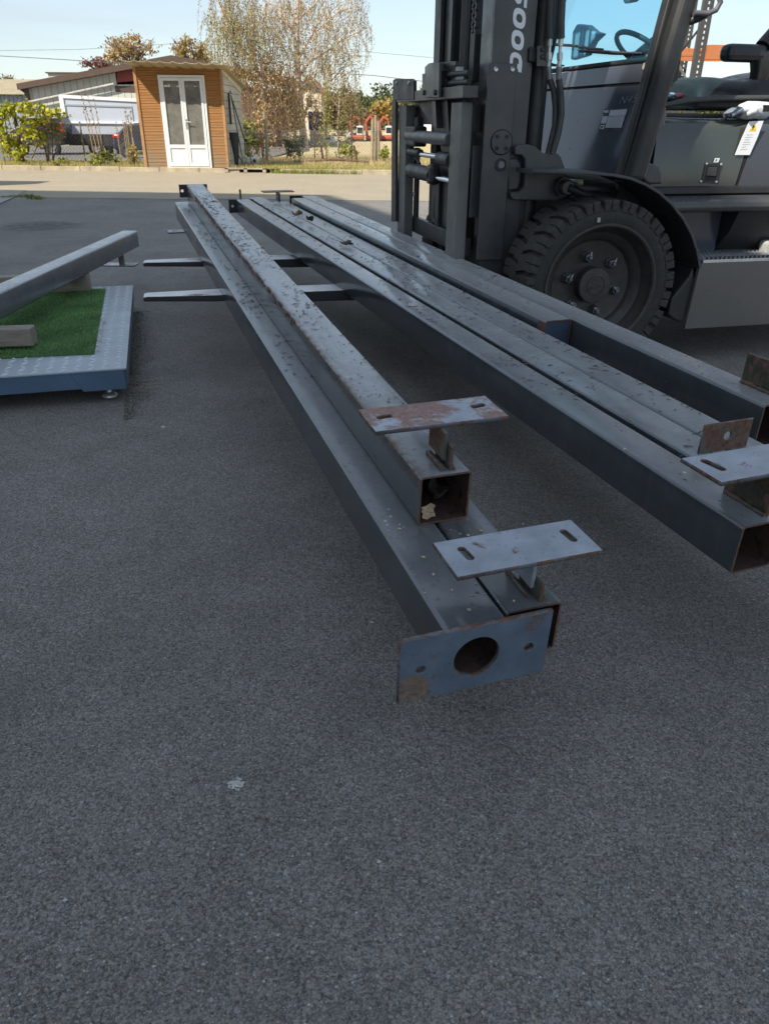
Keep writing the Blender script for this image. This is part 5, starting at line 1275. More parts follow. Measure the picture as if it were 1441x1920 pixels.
# stones, chips and grit on the asphalt
def chips(name, n, x0, x1, y0, y1, smin, smax, m, dens=1.0):
    mb = MB()
    for k in range(n):
        y = y0 + (y1 - y0) * rng.random() ** dens; x = rng.uniform(x0, x1) * (0.35 + y * .25) if dens != 1 else rng.uniform(x0, x1); s_ = rng.uniform(smin, smax)
        vs_ = [Vector((rng.uniform(-1, 1), rng.uniform(-1, 1), rng.uniform(0, .9))).normalized() * s_ * rng.uniform(.6, 1.2) for _ in range(6)]
        c_ = Vector((x, y, 0)); P = [c_ + Vector((s_, 0, 0)), c_ + Vector((-.3 * s_, .9 * s_, 0)), c_ + Vector((-.9 * s_, -.4 * s_, 0)), c_ + Vector((.2 * s_, -.8 * s_, 0)), c_ + Vector((rng.uniform(-.3, .3) * s_, rng.uniform(-.3, .3) * s_, s_ * rng.uniform(.4, .9)))]
        mb.add(P, [(0, 1, 4), (1, 2, 4), (2, 3, 4), (3, 0, 4)])
    o = mb.build(name, m); o['kind'] = 'stuff'; return o
chips('grit', 1500, -1.6, 1.6, .55, 6.0, .0011, .0030, surf('pale_grit', (0.45, 0.44, 0.42), .8, .2, 30), 2.0)
chips('grit', 700, -1.5, 1.5, .55, 6.0, .001, .003, surf('tan_grit', (0.33, 0.26, 0.18), .8, .2, 30), 2.0)
chips('gravel', 700, -8.4, -3.6, 17.4, 19.3, .006, .016, surf('gravel', (0.30, 0.26, 0.20), .9, .3, 10))
chips('gravel', 160, -7.0, 1.0, 13.5, 19.3, .006, .014, bpy.data.materials['gravel'])
for px, py, s_, lab in ((441, 1472, .012, 'pale dried splash on the dark asphalt in the foreground'), (122, 1688, .005, 'small pale chip lying on the asphalt at lower left'), (697, 1167, .006, 'small white chip lying on the asphalt left of the end plate'), (306, 801, .012, 'pale stone chip on the asphalt below the scale corner'), (710, 1616, .005, 'faint pale chip on the asphalt at the bottom middle'), (980, 733 + 250, .005, 'tiny white chip on the asphalt between the two piles')):
    p = at_z(px, py, 0)
    mb = MB()
    if s_ > .01 and py > 1000:
        for k in range(60):
            a, r = rng.uniform(0, 2 * pi), s_ * 1.3 * rng.random() ** .7; c_ = Vector((r * cos(a), r * sin(a), .0006)); q = s_ * rng.uniform(.12, .34)
            ring = [c_ + Vector((q * cos(b) * rng.uniform(.7, 1.2), q * sin(b) * rng.uniform(.7, 1.2), 0)) for b in [2 * pi * j / 7 for j in range(7)]]
            mb.add([c_ + Vector((0, 0, .0012))] + ring, [(0, 1 + j, 1 + (j + 1) % 7) for j in range(7)])
    else:
        mb.add([(s_, 0, 0), (-.3 * s_, .9 * s_, 0), (-.9 * s_, -.4 * s_, 0), (.2 * s_, -.8 * s_, 0), (0, 0, s_ * .6)], [(0, 1, 4), (1, 2, 4), (2, 3, 4), (3, 0, 4)])
    tag(mb.build('stone_chip' if py < 1400 or s_ < .01 else 'dried_splash', bpy.data.materials['pale_grit']), lab, 'stone chip' if s_ < .01 or py < 1400 else 'splash'); bpy.context.scene.collection.objects[-1].location = (p.x, p.y, .001)
# mossy dirt and straw along the scale's edge
mb = MB()
for k in range(3800):
    f_ = rng.uniform(-.25, 1.9); off = abs(rng.gauss(0, .05 + .03 * mnoise.noise(Vector((f_ * 3, 0, 0))))); p = Vector((c0.x, c0.y, 0)) + uD * f_ - vD * (off - .03) + Vector((0, 0, .001)); s_ = rng.uniform(.001, .0042)
    a = rng.uniform(0, 2 * pi); mb.add([p + Vector((cos(a) * s_, sin(a) * s_, 0)), p + Vector((-sin(a) * s_, cos(a) * s_, 0)), p - Vector((cos(a) * s_, sin(a) * s_, 0)), p + Vector((0, 0, s_ * .7))], [(0, 1, 3), (1, 2, 3), (2, 0, 3)])
o = mb.build('moss_dirt', surf('moss_dirt', (0.075, 0.065, 0.038), .95, .3, 20)); o['kind'] = 'stuff'
mb = MB()
for k in range(14):
    p = at_z(rng.uniform(235, 285), rng.uniform(712, 735), .004); q = p + Vector((rng.uniform(-.12, .12), rng.uniform(-.05, .05), rng.uniform(0, .02)))
    mb.tube([p, (p + q) / 2 + Vector((rng.uniform(-.01, .01), rng.uniform(-.02, .02), .006)), q], .0012, 4, caps=False)
o = mb.build('straw', plain('straw', (0.32, 0.28, 0.17), .9)); o['kind'] = 'stuff'
# oil stain on the far asphalt
p = at_z(70, 424, 0); vs_ = [(.65 * cos(a) * (1 + .3 * mnoise.noise(Vector((cos(a) * 2, sin(a) * 2, 4)))), .5 * sin(a) * (1 + .3 * mnoise.noise(Vector((cos(a) * 2, sin(a) * 2, 9)))), 0) for a in [2 * pi * k / 28 for k in range(28)]]
N = NT('oil_stain'); tr = N.n('BsdfTransparent'); ms = N.n('MixShader'); N.color((0.012, 0.010, 0.009)); N.rough(.5)
ln = N.n('VectorMath', operation='LENGTH'); N.link(N.obj(), ln.inputs[0]); N.link(N.math('MULTIPLY', N.rng(ln.outputs['Value'], .58, .12), N.rng(N.noise(7, 6, .7), .35, .6)), ms.inputs[0]); N.link(tr.outputs[0], ms.inputs[1]); N.link(N.b.outputs[0], ms.inputs[2]); N.link(ms.outputs[0], N.out.inputs['Surface'])
MB().add(vs_, [tuple(range(28))]).build('oil_stain', N.m, mat=Matrix.Translation((p.x, p.y, .003)))
tag(bpy.data.objects['oil_stain'], 'round dark oil stain on the asphalt behind the scale', 'stain')
# ================================================================== the forklift truck
TH = radians(13.92)
FO = Vector((1.0918, 3.9086, 0)); Fd = Vector((-cos(TH), -sin(TH), 0)); Fn = Vector((sin(TH), -cos(TH), 0))
FM = frame(FO, Fd, Fn, (0, 0, 1))
truck2 = thing('forklift', 'dark grey forklift truck with raised forks carrying the steel tubes', 'forklift', mat=FM)
def fz(px, py, i):            # photo pixel on an upright plane along the truck, i metres in from its near wheel face -> (fwd, z)
    q = at_plane(px, py, FO - Fn * i, Fn) - FO; return q.dot(Fd), q.z
def iz(px, py, f, sl=0.0, z0=0.0):   # pixel on a plane across the truck
    q = at_plane(px, py, FO + Fd * f + Vector((0, 0, z0)), Fd - Vector((0, 0, sl))) - FO; return -q.dot(Fn), q.z
def V3(f, i, z): return Vector((f, -i, z))
M_FK = surf('forklift_dark_grey', (0.048, 0.050, 0.055), 0.33, .12, 3.0, dust=.22, dustcol=(0.11, 0.105, 0.098), scratch=.35)
M_FK2 = surf('forklift_black', (0.020, 0.021, 0.023), 0.45, .2, 4.0, dust=.2, dustcol=(0.07, 0.065, 0.06))
M_HOOD = surf('forklift_hood_gloss', (0.044, 0.050, 0.045), 0.16, .1, 2.0, coat=.5, scratch=.3)
M_PAN = surf('forklift_panel', (0.066, 0.074, 0.095), 0.16, .06, 1.0, scratch=.08)
M_RUB = surf('rubber', (0.034, 0.034, 0.034), .75, .18, 14, dust=.4, dustcol=(0.075, 0.07, 0.065), bump=.25, bscale=90, spec=.3)
M_TREAD = surf('tread_rubber', (0.048, 0.046, 0.045), .85, .2, 20, dust=.55, dustcol=(0.09, 0.082, 0.072), bump=.3, bscale=70, spec=.25)
M_RIMK = surf('wheel_black', (0.032, 0.030, 0.029), .45, .12, 8, dust=.55, dustcol=(0.085, 0.072, 0.062))
M_NUT = surf('wheel_nut_steel', (0.16, 0.165, 0.18), .4, .2, 20, metal=.7)
M_CHROME = plain('chrome_rod', (0.75, 0.76, 0.78), .12, 1.0)
M_SILV = surf('zinc_fitting', (0.55, 0.56, 0.55), .35, .12, 20, metal=.75)
M_FORKP = surf('fork_worn_paint', (0.15, 0.15, 0.145), .5, .12, 5, dust=.3, dustcol=(.2, .19, .17), scratch=.3)
M_FORK = rust_mat('fork_worn_steel', (0.66, 0.64, 0.64), amount=.18, scale=7, rc=((0.2, 0.12, 0.09), (0.45, 0.33, 0.28)))
M_HOSE = surf('hose_rubber', (0.050, 0.050, 0.051), .5, .1, 30)
M_WHITEP = plain('white_print', (0.78, 0.79, 0.82), .45)
M_YEL = plain('yellow_print', (0.85, 0.55, 0.03), .45)
T_ = truck2
def bx(name, f0, f1, i0, i1, z0, z1, m, parent=None, bevel=.003, M=None):
    return MB().box((min(f0, f1), -max(i0, i1), min(z0, z1)), (max(f0, f1), -min(i0, i1), max(z0, z1))).build(name, m, parent or T_, bevel=bevel)
def side_poly(name, px, i, th, m, bevel=.002, parent=None, ii=None):
    """plate in an upright plane along the truck, outline given where the photo shows it"""
    pts = [fz(a, b, i) for a, b in px]; mb = MB().prism([V3(f, i, z) for f, z in pts], V3(0, th, 0)); return mb.build(name, m, parent or T_, bevel=bevel)
def cross_poly(name, px, f, th, m, bevel=.002, parent=None, sl=0.0, z0=0.0):
    pts = [iz(a, b, f, sl, z0) for a, b in px]; mb = MB().prism([V3(f + sl * (z - z0), i, z) for i, z in pts], (-th, 0, 0)); return mb.build(name, m, parent or T_, bevel=bevel)

# ---- wheels
def front_wheel(ic, sgn):
    """ic: distance of the wheel's middle plane from the near face; sgn +1 outer face towards the camera"""
    r = .42; c = V3(0, ic, r); ax = (0, sgn, 0)
    w_ = MB().lathe([(.296, .118), (.300, .140), (.312, .146), (.345, .150), (.372, .146), (.392, .132), (.400, .10), (.400, -.10), (.392, -.132), (.36, -.148), (.30, -.14)], c, ax, 72).build('front_wheel', M_RUB, T_, sm=35)
    nl = 25
    me0 = None
    for side in (1, -1):
        for k in range(nl):
            a = 2 * pi * (k + (.5 if side < 0 else 0)) / nl
            if me0 is None or True:
                pass
            o = bpy.data.objects.new('tread_lug', lugs[side]); COL.objects.link(o); o.parent = w_
            o.matrix_local = Matrix.Translation(c) @ Matrix.Rotation(a, 4, 'Y') @ Matrix.Diagonal((1, sgn, 1, 1))
            b_ = bev(o, .004, 1)
    MB().lathe([(.312, .146), (.309, .152), (.300, .152), (.292, .146), (.285, .125), (.272, .105), (.262, .080), (.232, .060), (.224, .048), (.216, .034), (.205, .030), (.0, .030)], c, ax, 72).build('rim', M_RIMK, w_, sm=30)
    MB().lathe([(.0, .094), (.046, .094), (.047, .091), (.049, .091), (.050, .094), (.086, .092), (.090, .088), (.090, .03)], c, ax, 40).build('hub_cap', M_RIMK, w_, sm=30)
    if sgn > 0:
        for k in range(3):
            a = 2 * pi * k / 3 + .2; p = c + Vector((sin(a) * .024, .0935, cos(a) * .024))
            MB().lathe([(.0, .0), (.006, .0), (.0065, .002), (.013, .003), (.014, .0005), (.014, -.002)], p, ax, 14).build('cap_screw', M_RIMK, w_, sm=30)
    for k in range(6):
        a = 2 * pi * (k + .25) / 6 + .02; p = c + Vector((sin(a) * .142, sgn * .03, cos(a) * .142)); q = Vector((0, sgn, 0))
        MB().lathe([(.030, .0), (.030, .010), (.024, .016), (.024, .034), (.019, .040), (.012, .040), (.012, .055), (.009, .058), (.0, .058)], p, ax, 6).build('wheel_nut', M_NUT, w_, bevel=.0015)
        MB().box((-.002, -.001, .004), (.002, .006, .03)).build('nut_marker', M_SILV, w_, mat=Matrix.Translation(p + q * .042) @ Matrix.Rotation(rng.uniform(-.6, .9), 4, 'Y'))
    return w_
lugs = {}
for side in (1, -1):
    mb = MB(); da = 2 * pi / 25 * .40; sk = .045
    def rp(a, r_, h): return (sin(a) * r_, h, cos(a) * r_)
    h0, h1 = (-.012, .153) if side > 0 else (-.153, .012)
    # outer half block (shoulder) and slanted tread bar running to the middle
    for a0, a1, ra, rb, ha, hb, skw in ((-da, -.004, .386, .42, .085, .151, 0), (.004, da, .386, .42, .085, .151, 0), (-da, da, .388, .42, .0, .085, 1)):
        if side < 0: ha, hb = -hb, -ha
        s_lo = (sk if skw and side > 0 else 0) ; s_hi = (sk if skw and side < 0 else 0)
        mb.hexa([rp(a0 + s_lo, ra, ha), rp(a1 + s_lo, ra, ha), rp(a1 + s_hi, ra, hb), rp(a0 + s_hi, ra, hb), rp(a0 + s_lo, rb, ha), rp(a1 + s_lo, rb, ha), rp(a1 + s_hi, rb - (.004 if not skw else 0), hb), rp(a0 + s_hi, rb - (.004 if not skw else 0), hb)])
    # the lug runs down the sidewall
    ho = .1445 if side > 0 else -.1445; hp = .1535 if side > 0 else -.1535
    for a0, a1 in ((-da * .96, -.006), (.006, da * .96)):
        p = [rp(a0, .366, ho), rp(a1, .366, ho), rp(a1, .366, hp - .003 * side), rp(a0, .366, hp - .003 * side), rp(a0, .414, ho), rp(a1, .414, ho), rp(a1, .414, hp), rp(a0, .414, hp)]
        mb.hexa(p)
    me = mb.mesh('tread_lug'); me.materials.append(M_TREAD); lugs[side] = me
bmx = bmesh.new()
for s_ in (1, -1):
    bmx.from_mesh(lugs[s_]); bmesh.ops.recalc_face_normals(bmx, faces=bmx.faces[:]); bmx.to_mesh(lugs[s_]); bmx.clear()
bmx.free()
front_wheel(.15, 1)
front_wheel(1.68, -1)
f, z = fz(1122, 412, -.004); MB().box((f - .008, .0035, z - .011), (f + .008, .0055, z + .011)).build('tyre_label', surf('grey_label', (0.4, 0.39, 0.36), .8), T_)
bx('drive_axle', -.12, .12, .31, 1.52, .30, .54, M_FK2, bevel=.03)
def rear_wheel(ic):
    c = V3(-1.78, ic, .33); w_ = MB().lathe([(.2, -.1), (.30, -.11), (.33, -.09), (.33, .09), (.30, .11), (.2, .1)], c, (0, 1, 0), 40).build('rear_wheel', M_RUB, T_, sm=35)
    MB().lathe([(.0, .03), (.1, .03), (.19, .07), (.205, .1)], c, (0, 1 if ic < .9 else -1, 0), 32).build('rim', M_RIMK, w_, sm=30)
rear_wheel(.28); rear_wheel(1.55)

# ---- mast
mast_side = bx('mast_side_plate', .402, .549, .350, .371, .515, 1.415, M_FK, bevel=.006)
web = bx('outer_mast_channel', .317, .527, .372, .388, .40, 2.75, M_FK)
bx('channel_flange', .503, .5265, .3885, .47, .40, 2.75, M_FK, web); bx('channel_flange', .3175, .337, .3885, .46, .40, 2.75, M_FK, web)
inn = bx('inner_mast_channel', .33, .507, .478, .492, .42, 2.72, M_FK2)
bx('channel_flange', .487, .5065, .4925, .595, .42, 2.72, M_FK, inn)
web2 = bx('outer_mast_channel', .317, .527, 1.312, 1.327, .40, 2.75, M_FK2)
bx('channel_flange', .503, .5265, 1.215, 1.3115, .40, 2.75, M_FK2, web2); bx('channel_flange', .3175, .337, 1.23, 1.3115, .40, 2.75, M_FK2, web2)
inn2 = bx('inner_mast_channel', .34, .500, 1.195, 1.209, .42, 2.72, M_FK2)
bx('channel_flange', .480, .4995, 1.095, 1.1945, .42, 2.72, M_FK, inn2)
MB().cyl(V3(.40, 1.02, .5), V3(.40, 1.02, 2.7), .07, 24).build('centre_cylinder', M_FK2, T_, sm=40)
for z in (.46, 2.62): bx('mast_crossbar', .36, .44, .60, 1.09, z - .06, z + .06, M_FK2)
# plate bolts, bearing cover, pin
for px, py in ((929, 129), (960, 129)):
    f, z = fz(px, py, .35); MB().lathe([(0, .004), (.006, .004), (.010, .006), (.012, .003), (.012, .0)], V3(f, .35, z), (0, 1, 0), 14).build('plate_bolt', M_SILV, mast_side, sm=30)
f, z = fz(939.5, 266.5, .35)
cov = MB().lathe([(0, .006), (.052, .006), (.054, .004), (.054, .0005), (.0585, .0005), (.0585, -.002)], V3(f, .35, z), (0, 1, 0), 36).build('bearing_cover', M_FK, mast_side, sm=30)
MB().lathe([(.0545, .0012), (.0585, .0012)], V3(f, .35, z), (0, 1, 0), 36).build('cover_gap', M_DARK, cov)
for a in (45, 135, 225, 315):
    MB().lathe([(0, .007), (.004, .007), (.0045, .011), (.009, .011), (.010, .006)], V3(f + sin(radians(a)) * .035, .35, z + cos(radians(a)) * .037), (0, 1, 0), 14).build('cover_screw', M_FK2, cov, sm=30)
f, z = fz(938.5, 308.5, .35)
MB().lathe([(.0, .004), (.018, .004), (.0185, .002), (.026, .002), (.0262, .006), (.030, .006), (.030, -.002)], V3(f, .35, z), (0, 1, 0), 24).build('grease_pin', M_FK2, mast_side, sm=30)
MB().lathe([(.0, .006), (.0165, .006), (.0165, .004)], V3(f, .35, z), (0, 1, 0), 20).build('pin_face', M_NUT, mast_side)
# lettering up the mast, letter tops towards the front
def glyph(name, loops, z0, ht=.062, f0=.372):
    me = plate_mesh(loops[0], loops[1:], .0012, name); M_ = frame(V3(f0, .3715, z0), (0, 0, 1), (1, 0, 0), (0, 1, 0)); me.transform(M_)
    return new_obj(name, me, M_WHITEP, web)
def ital(pts, s=.26): return [(x + s * y, y) for x, y in pts]
def selip(cx, cy, a, b, e=2.6, n=36): return [(cx + a * math.copysign(abs(cos(t)) ** (2 / e), cos(t)), cy + b * math.copysign(abs(sin(t)) ** (2 / e), sin(t))) for t in [2 * pi * k / n for k in range(n)]]
hgt = .064; adv = .0865; zb = 1.378
# first letter: open D, its stem only a foot at the lower left
Dl = [(.000, .0), (.045, .0), (.066, .008), (.074, .024), (.074, .042), (.064, .058), (.048, hgt), (.022, hgt), (.022, hgt - .016), (.042, hgt - .016), (.052, .045), (.053, .024), (.046, .018), (.030, .018), (.030, .034), (.012, .030), (.008, .018), (.0, .018)]
glyph('letter_d', [ital(Dl)], zb)
for k in (1, 2): glyph('letter_o', [ital(selip(.038, hgt / 2, .039, hgt / 2)), ital(selip(.038, hgt / 2, .017, hgt / 2 - .016, 2.2, 24))], zb + adv * k)
Sl = [(.0, .0), (.05, .0), (.068, .006), (.073, .019), (.066, .033), (.045, .039), (.028, .043), (.030, .049), (.068, .049), (.072, hgt), (.03, hgt), (.010, .058), (.003, .045), (.010, .031), (.030, .025), (.048, .021), (.046, .015), (.0, .015)]
glyph('letter_s', [ital(Sl)], zb + adv * 3)
glyph('letter_a', [ital([(0, 0), (.02, 0), (.028, .015), (.052, .015), (.054, 0), (.076, 0), (.06, hgt), (.038, hgt)]), ital([(.036, .028), (.050, .028), (.047, .045)])], zb + adv * 4)
glyph('letter_n', [ital([(0, 0), (.022, 0), (.022, .035), (.05, 0), (.074, 0), (.074, hgt), (.052, hgt), (.052, .03), (.024, hgt), (0, hgt)])], zb + adv * 5)
# mast pivot bracket (hooked plate) and boss
side_poly('pivot_bracket', [(965, 277), (971, 271), (990, 270), (1003, 274), (1018, 287), (1043, 286), (1051, 293), (1061, 320), (1064, 378), (1030, 376), (962, 375), (957, 368), (958, 360), (974, 358), (982, 350), (985, 322), (984, 299), (978, 291), (966, 290)], .315, .035, M_FK, bevel=.006)
side_poly('pivot_boss', [(953, 296), (970, 296), (977, 306), (977, 340), (970, 356), (953, 357)], .352, .06, M_FK, bevel=.008)
bx('mast_foot', .285, .405, .395, .46, .36, .86, M_FK)
MB().cyl(V3(.25, .43, .4), V3(.25, .43, .9), .04, 16).build('lower_cylinder', M_FK2, T_, sm=40)
f, z = fz(1062, 351, .25)
pv = MB().lathe([(0, .03), (.03, .03), (.036, .024), (.036, -.02), (.045, -.02), (.045, -.06)], V3(f, .26, z), (0, 1, 0), 24).build('tilt_pivot', M_FK, T_, sm=40)
MB().tube([V3(f, .245, z), V3(f - .10, .25, z - .035), V3(f - .28, .27, z - .06)], [.026, .022, .03], 12).build('tilt_rod', M_FK2, T_, sm=40)
f, z = fz(1087, 341, .3); MB().cyl(V3(f + .012, .3, z), V3(f - .012, .29, z), .013, 12).build('grease_cap', plain('beige_cap', (0.62, 0.55, 0.38), .5), T_); MB().cyl(V3(f + .05, .32, z + .002), V3(f + .012, .3, z), .012, 12).build('fitting', M_SILV, T_)
# lift cylinder behind the mast
MB().cyl(V3(.255, .43, .55), V3(.255, .43, 2.6), .047, 24).build('lift_cylinder', M_FK2, T_, sm=40)
MB().cyl(V3(.30, 1.2, .55), V3(.30, 1.2, 2.6), .047, 24).build('lift_cylinder', M_FK2, T_, sm=40)
# chain, hose bundle and bright rod between the inner channels
mb = MB()
for k in range(70):
    z = 1.36 + k * .019
    for ii in ((.735, .79) if k % 2 else (.748, .777)): mb.box((.468, -ii - .004, z - .013), (.492, -ii + .004, z + .013))
    mb.cyl(V3(.48, .73, z), V3(.48, .795, z), .0045, 6)
o = mb.build('lift_chain', M_FK, T_); o['kind'] = 'stuff'
for k, ii in enumerate((.865, .895, .925)): MB().cyl(V3(.49, ii, 1.2), V3(.49, ii, 2.7), .011, 10).build('mast_hose', M_HOSE, T_, sm=60)
MB().cyl(V3(.46, .68, 1.56), V3(.46, .68, 2.7), .012, 12).build('chain_rod', M_CHROME, T_, sm=60)
bx('chain_anchor', .43, .52, .65, .72, 1.35, 1.56, M_FK2)

# ---- carriage
CF = .606
bx('carriage_top_bar', .575, .655, .395, 1.76, 1.268, 1.322, M_FK, bevel=.004)
bx('carriage_lower_bar', .545, .579, .46, 1.70, .52, .615, M_FK2, bevel=.004)
bx('carriage_back_bar', .53, .568, .57, 1.60, 1.15, 1.26, M_FK2)
cross_poly('centre_plate', [(778, 188), (838, 186), (842, 262), (853, 300), (852, 335), (842, 330), (830, 290), (822, 265), (808, 232)], .600, .022, M_FK2)
cross_poly('centre_rail', [(808, 178), (815, 178), (818, 240), (812, 235)], .630, .03, M_FK)
a = iz(735, 148, .66); b = iz(774, 172, .66); c = iz(740, 415, .66)
tab = MB().prism([V3(.66, i, z) for i, z in (iz(736, 150, .66), iz(740, 147, .66), iz(770, 147, .66), iz(775, 151, .66), iz(775, 187, .66), iz(736, 187, .66))], (-.02, 0, 0)).build('backrest_bracket', M_FK2, T_, bevel=.003)
MB().prism([V3(.66, i, z) for i, z in (iz(734, 187, .66), iz(741, 187, .66), iz(741, 415, .66), iz(733, 415, .66))], (-.02, 0, 0)).build('backrest_bar', M_FK2, T_, bevel=.003)
for px in (744, 767):
    i, z = iz(px, 155, .66); MB().lathe([(0, .008), (.007, .009), (.011, .005), (.011, .0)], V3(.66, i, z), (1, 0, 0), 14).build('bracket_bolt', M_SILV, tab, sm=30)
# forks: shank and blade in one piece
def fork(i0, i1, ftip, label=None):
    mb = MB(); w_ = i1 - i0
    prof = [(.580, 1.252), (.638, 1.252), (.638, .392), (.650, .372), (ftip - .02, .372), (ftip, .368), (ftip, .347), (ftip - .9, .318), (.70, .308), (.610, .312), (.585, .335), (.580, .36)]
    n_ = len(prof)
    def wd(f): return 1.0 if f < ftip - .42 else max(.34, 1 - ((f - (ftip - .42)) / .42) ** 2 * .42)
    # outline in plan: split the blade so that the tip narrows
    L_ = [(f, -(i0 + w_ / 2 - w_ / 2 * wd(f)), z) for f, z in prof]; R_ = [(f, -(i0 + w_ / 2 + w_ / 2 * wd(f)), z) for f, z in prof]
    fi = ftip - .42
    prof2 = prof[:4] + [(fi, .372)] + prof[4:7] + [(fi, .335)] + prof[7:]
    prof2 = [prof[0], prof[1], prof[2], prof[3], (fi, .372), prof[4], prof[5], prof[6], (fi, .338), (ftip - .9, .318), prof[8], prof[9], prof[10], prof[11]]
    vs_ = [(f, -(i0 + w_ / 2 - w_ / 2 * wd(f)), z) for f, z in prof2] + [(f, -(i0 + w_ / 2 + w_ / 2 * wd(f)), z) for f, z in prof2]; n_ = len(prof2)
    fs_ = [(k, (k + 1) % n_, n_ + (k + 1) % n_, n_ + k) for k in range(n_)] + [tuple(range(n_))[::-1], tuple(range(n_, 2 * n_))]
    me = MB().add(vs_, fs_).mesh('fork')
    b_ = bmesh.new(); b_.from_mesh(me); bmesh.ops.recalc_face_normals(b_, faces=b_.faces[:]); bmesh.ops.triangulate(b_, faces=[f for f in b_.faces if len(f.verts) > 4])
    b_.to_mesh(me); b_.free()
    o = new_obj('fork', me, M_FORKP, T_); me.materials.append(M_FORK); me.materials.append(M_FK2)
    for p in me.polygons:
        if p.center.x > .72: p.material_index = 1 if p.normal.z > .5 else 2
    bev(o, .004)
    return o
fk1 = fork(.45, .62, 2.268); fk2 = fork(1.50, 1.67, 2.31)
bx('fork_hook', .535, .579, .452, .60, 1.12, 1.24, M_FK2); bx('fork_hook', .535, .579, 1.502, 1.66, 1.12, 1.24, M_FK2)
bx('fork_guide', .500, .575, .430, .449, .72, 1.06, M_FK, bevel=.004)
bx('fork_guide', .56, .579, 1.43, 1.499, .55, 1.02, M_FK2)
for py in (288, 363):
    i, z = iz(769, py, .60); MB().lathe([(0, .012), (.010, .012), (.014, .006), (.014, 0)], V3(.58, min(i, 1.47), z), (1, 0, 0), 6).build('guide_bolt', M_SILV, T_)
# positioner cylinders across the carriage
def cross_cyl(name, i0, i1, z, f, r, m, n=20): return MB().cyl(V3(f, i0, z), V3(f, i1, z), r, n).build(name, m, T_, sm=40, bevel=.003)
cross_cyl('shaft', .64, 1.48, 1.085, .625, .033, surf('shaft_grey', (0.11, 0.115, 0.11), .4, .2, 10))
bx('shaft_mount', .57, .65, 1.26, 1.47, 1.03, 1.14, M_FK2, bevel=.012); bx('shaft_mount', .555, .6, 1.38, 1.49, 1.12, 1.19, M_FK2, bevel=.01)
cross_cyl('positioner_rod', .80, 1.30, .992, .62, .014, M_CHROME); cross_cyl('positioner_rod_end', 1.22, 1.46, .998, .62, .022, M_FK2)
cross_cyl('positioner_barrel', .62, .83, .985, .62, .036, M_FK2)
cross_cyl('positioner_barrel', .94, 1.42, .895, .62, .042, M_FK2); cross_cyl('positioner_rod', .62, .96, .885, .62, .014, M_CHROME)
bx('barrel_clamp', .59, .655, .90, .99, .845, .95, M_FK2, bevel=.02)
MB().tube([V3(.6, 1.42, .93), V3(.61, 1.36, .975), V3(.6, 1.30, .935)], .010, 8).build('hose_loop', M_HOSE, T_, sm=60)
MB().tube([V3(.55, 1.0, .55), V3(.56, 1.02, .62), V3(.56, 1.10, .64), V3(.55, 1.12, .80)], .010, 8).build('hose_loop', M_HOSE, T_, sm=60)
bx('rear_cross_member', .50, .54, .58, 1.16, .55, .95, M_FK2)
bx('roller_block', .50, .56, 1.02, 1.16, .62, .86, M_FK2)
# hydraulic junction on the carriage top bar
jb = MB().prism([V3(.676, i, z) for i, z in (iz(791, 182, .676), iz(822, 182, .676), iz(823, 118, .676), iz(815, 116, .676), iz(803, 118, .676), iz(796, 125, .676), iz(796, 137, .676), iz(791, 138, .676))], (-.014, 0, 0)).build('junction_cover', M_FK, T_, bevel=.002)
MB().prism([V3(.662, i, z) for i, z in (iz(803, 118, .662), iz(823, 117, .662), iz(823, 133, .662), iz(797, 133, .662))], (-.075, 0, 0)).build('junction_hood', M_FK, T_, bevel=.004)
cross_poly('junction_hood_lip', [(822, 117), (853, 114), (853, 123), (829, 124), (828, 160), (822, 180)], .640, .02, M_FK2)
vb = cross_poly('valve_block', [(829, 126), (855, 124), (855, 165), (830, 172)], .612, .04, M_SILV)
for py in (141, 157):
    i, z = iz(842, py, .615); MB().tube([V3(.62, i, z), V3(.625, i - .08, z + .002), V3(.60, i - .26, z)], .013, 8).build('junction_hose', M_HOSE, T_, sm=60)
    MB().cyl(V3(.613, i, z), V3(.63, i, z), .022, 6).build('hose_fitting', M_FK2, T_)
for px in (795, 816):
    i, z = iz(px, 173, .676); MB().lathe([(0, .01), (.011, .01), (.014, .004), (.014, 0)], V3(.676, i, z), (1, 0, 0), 6).build('junction_bolt', M_FK2, T_)

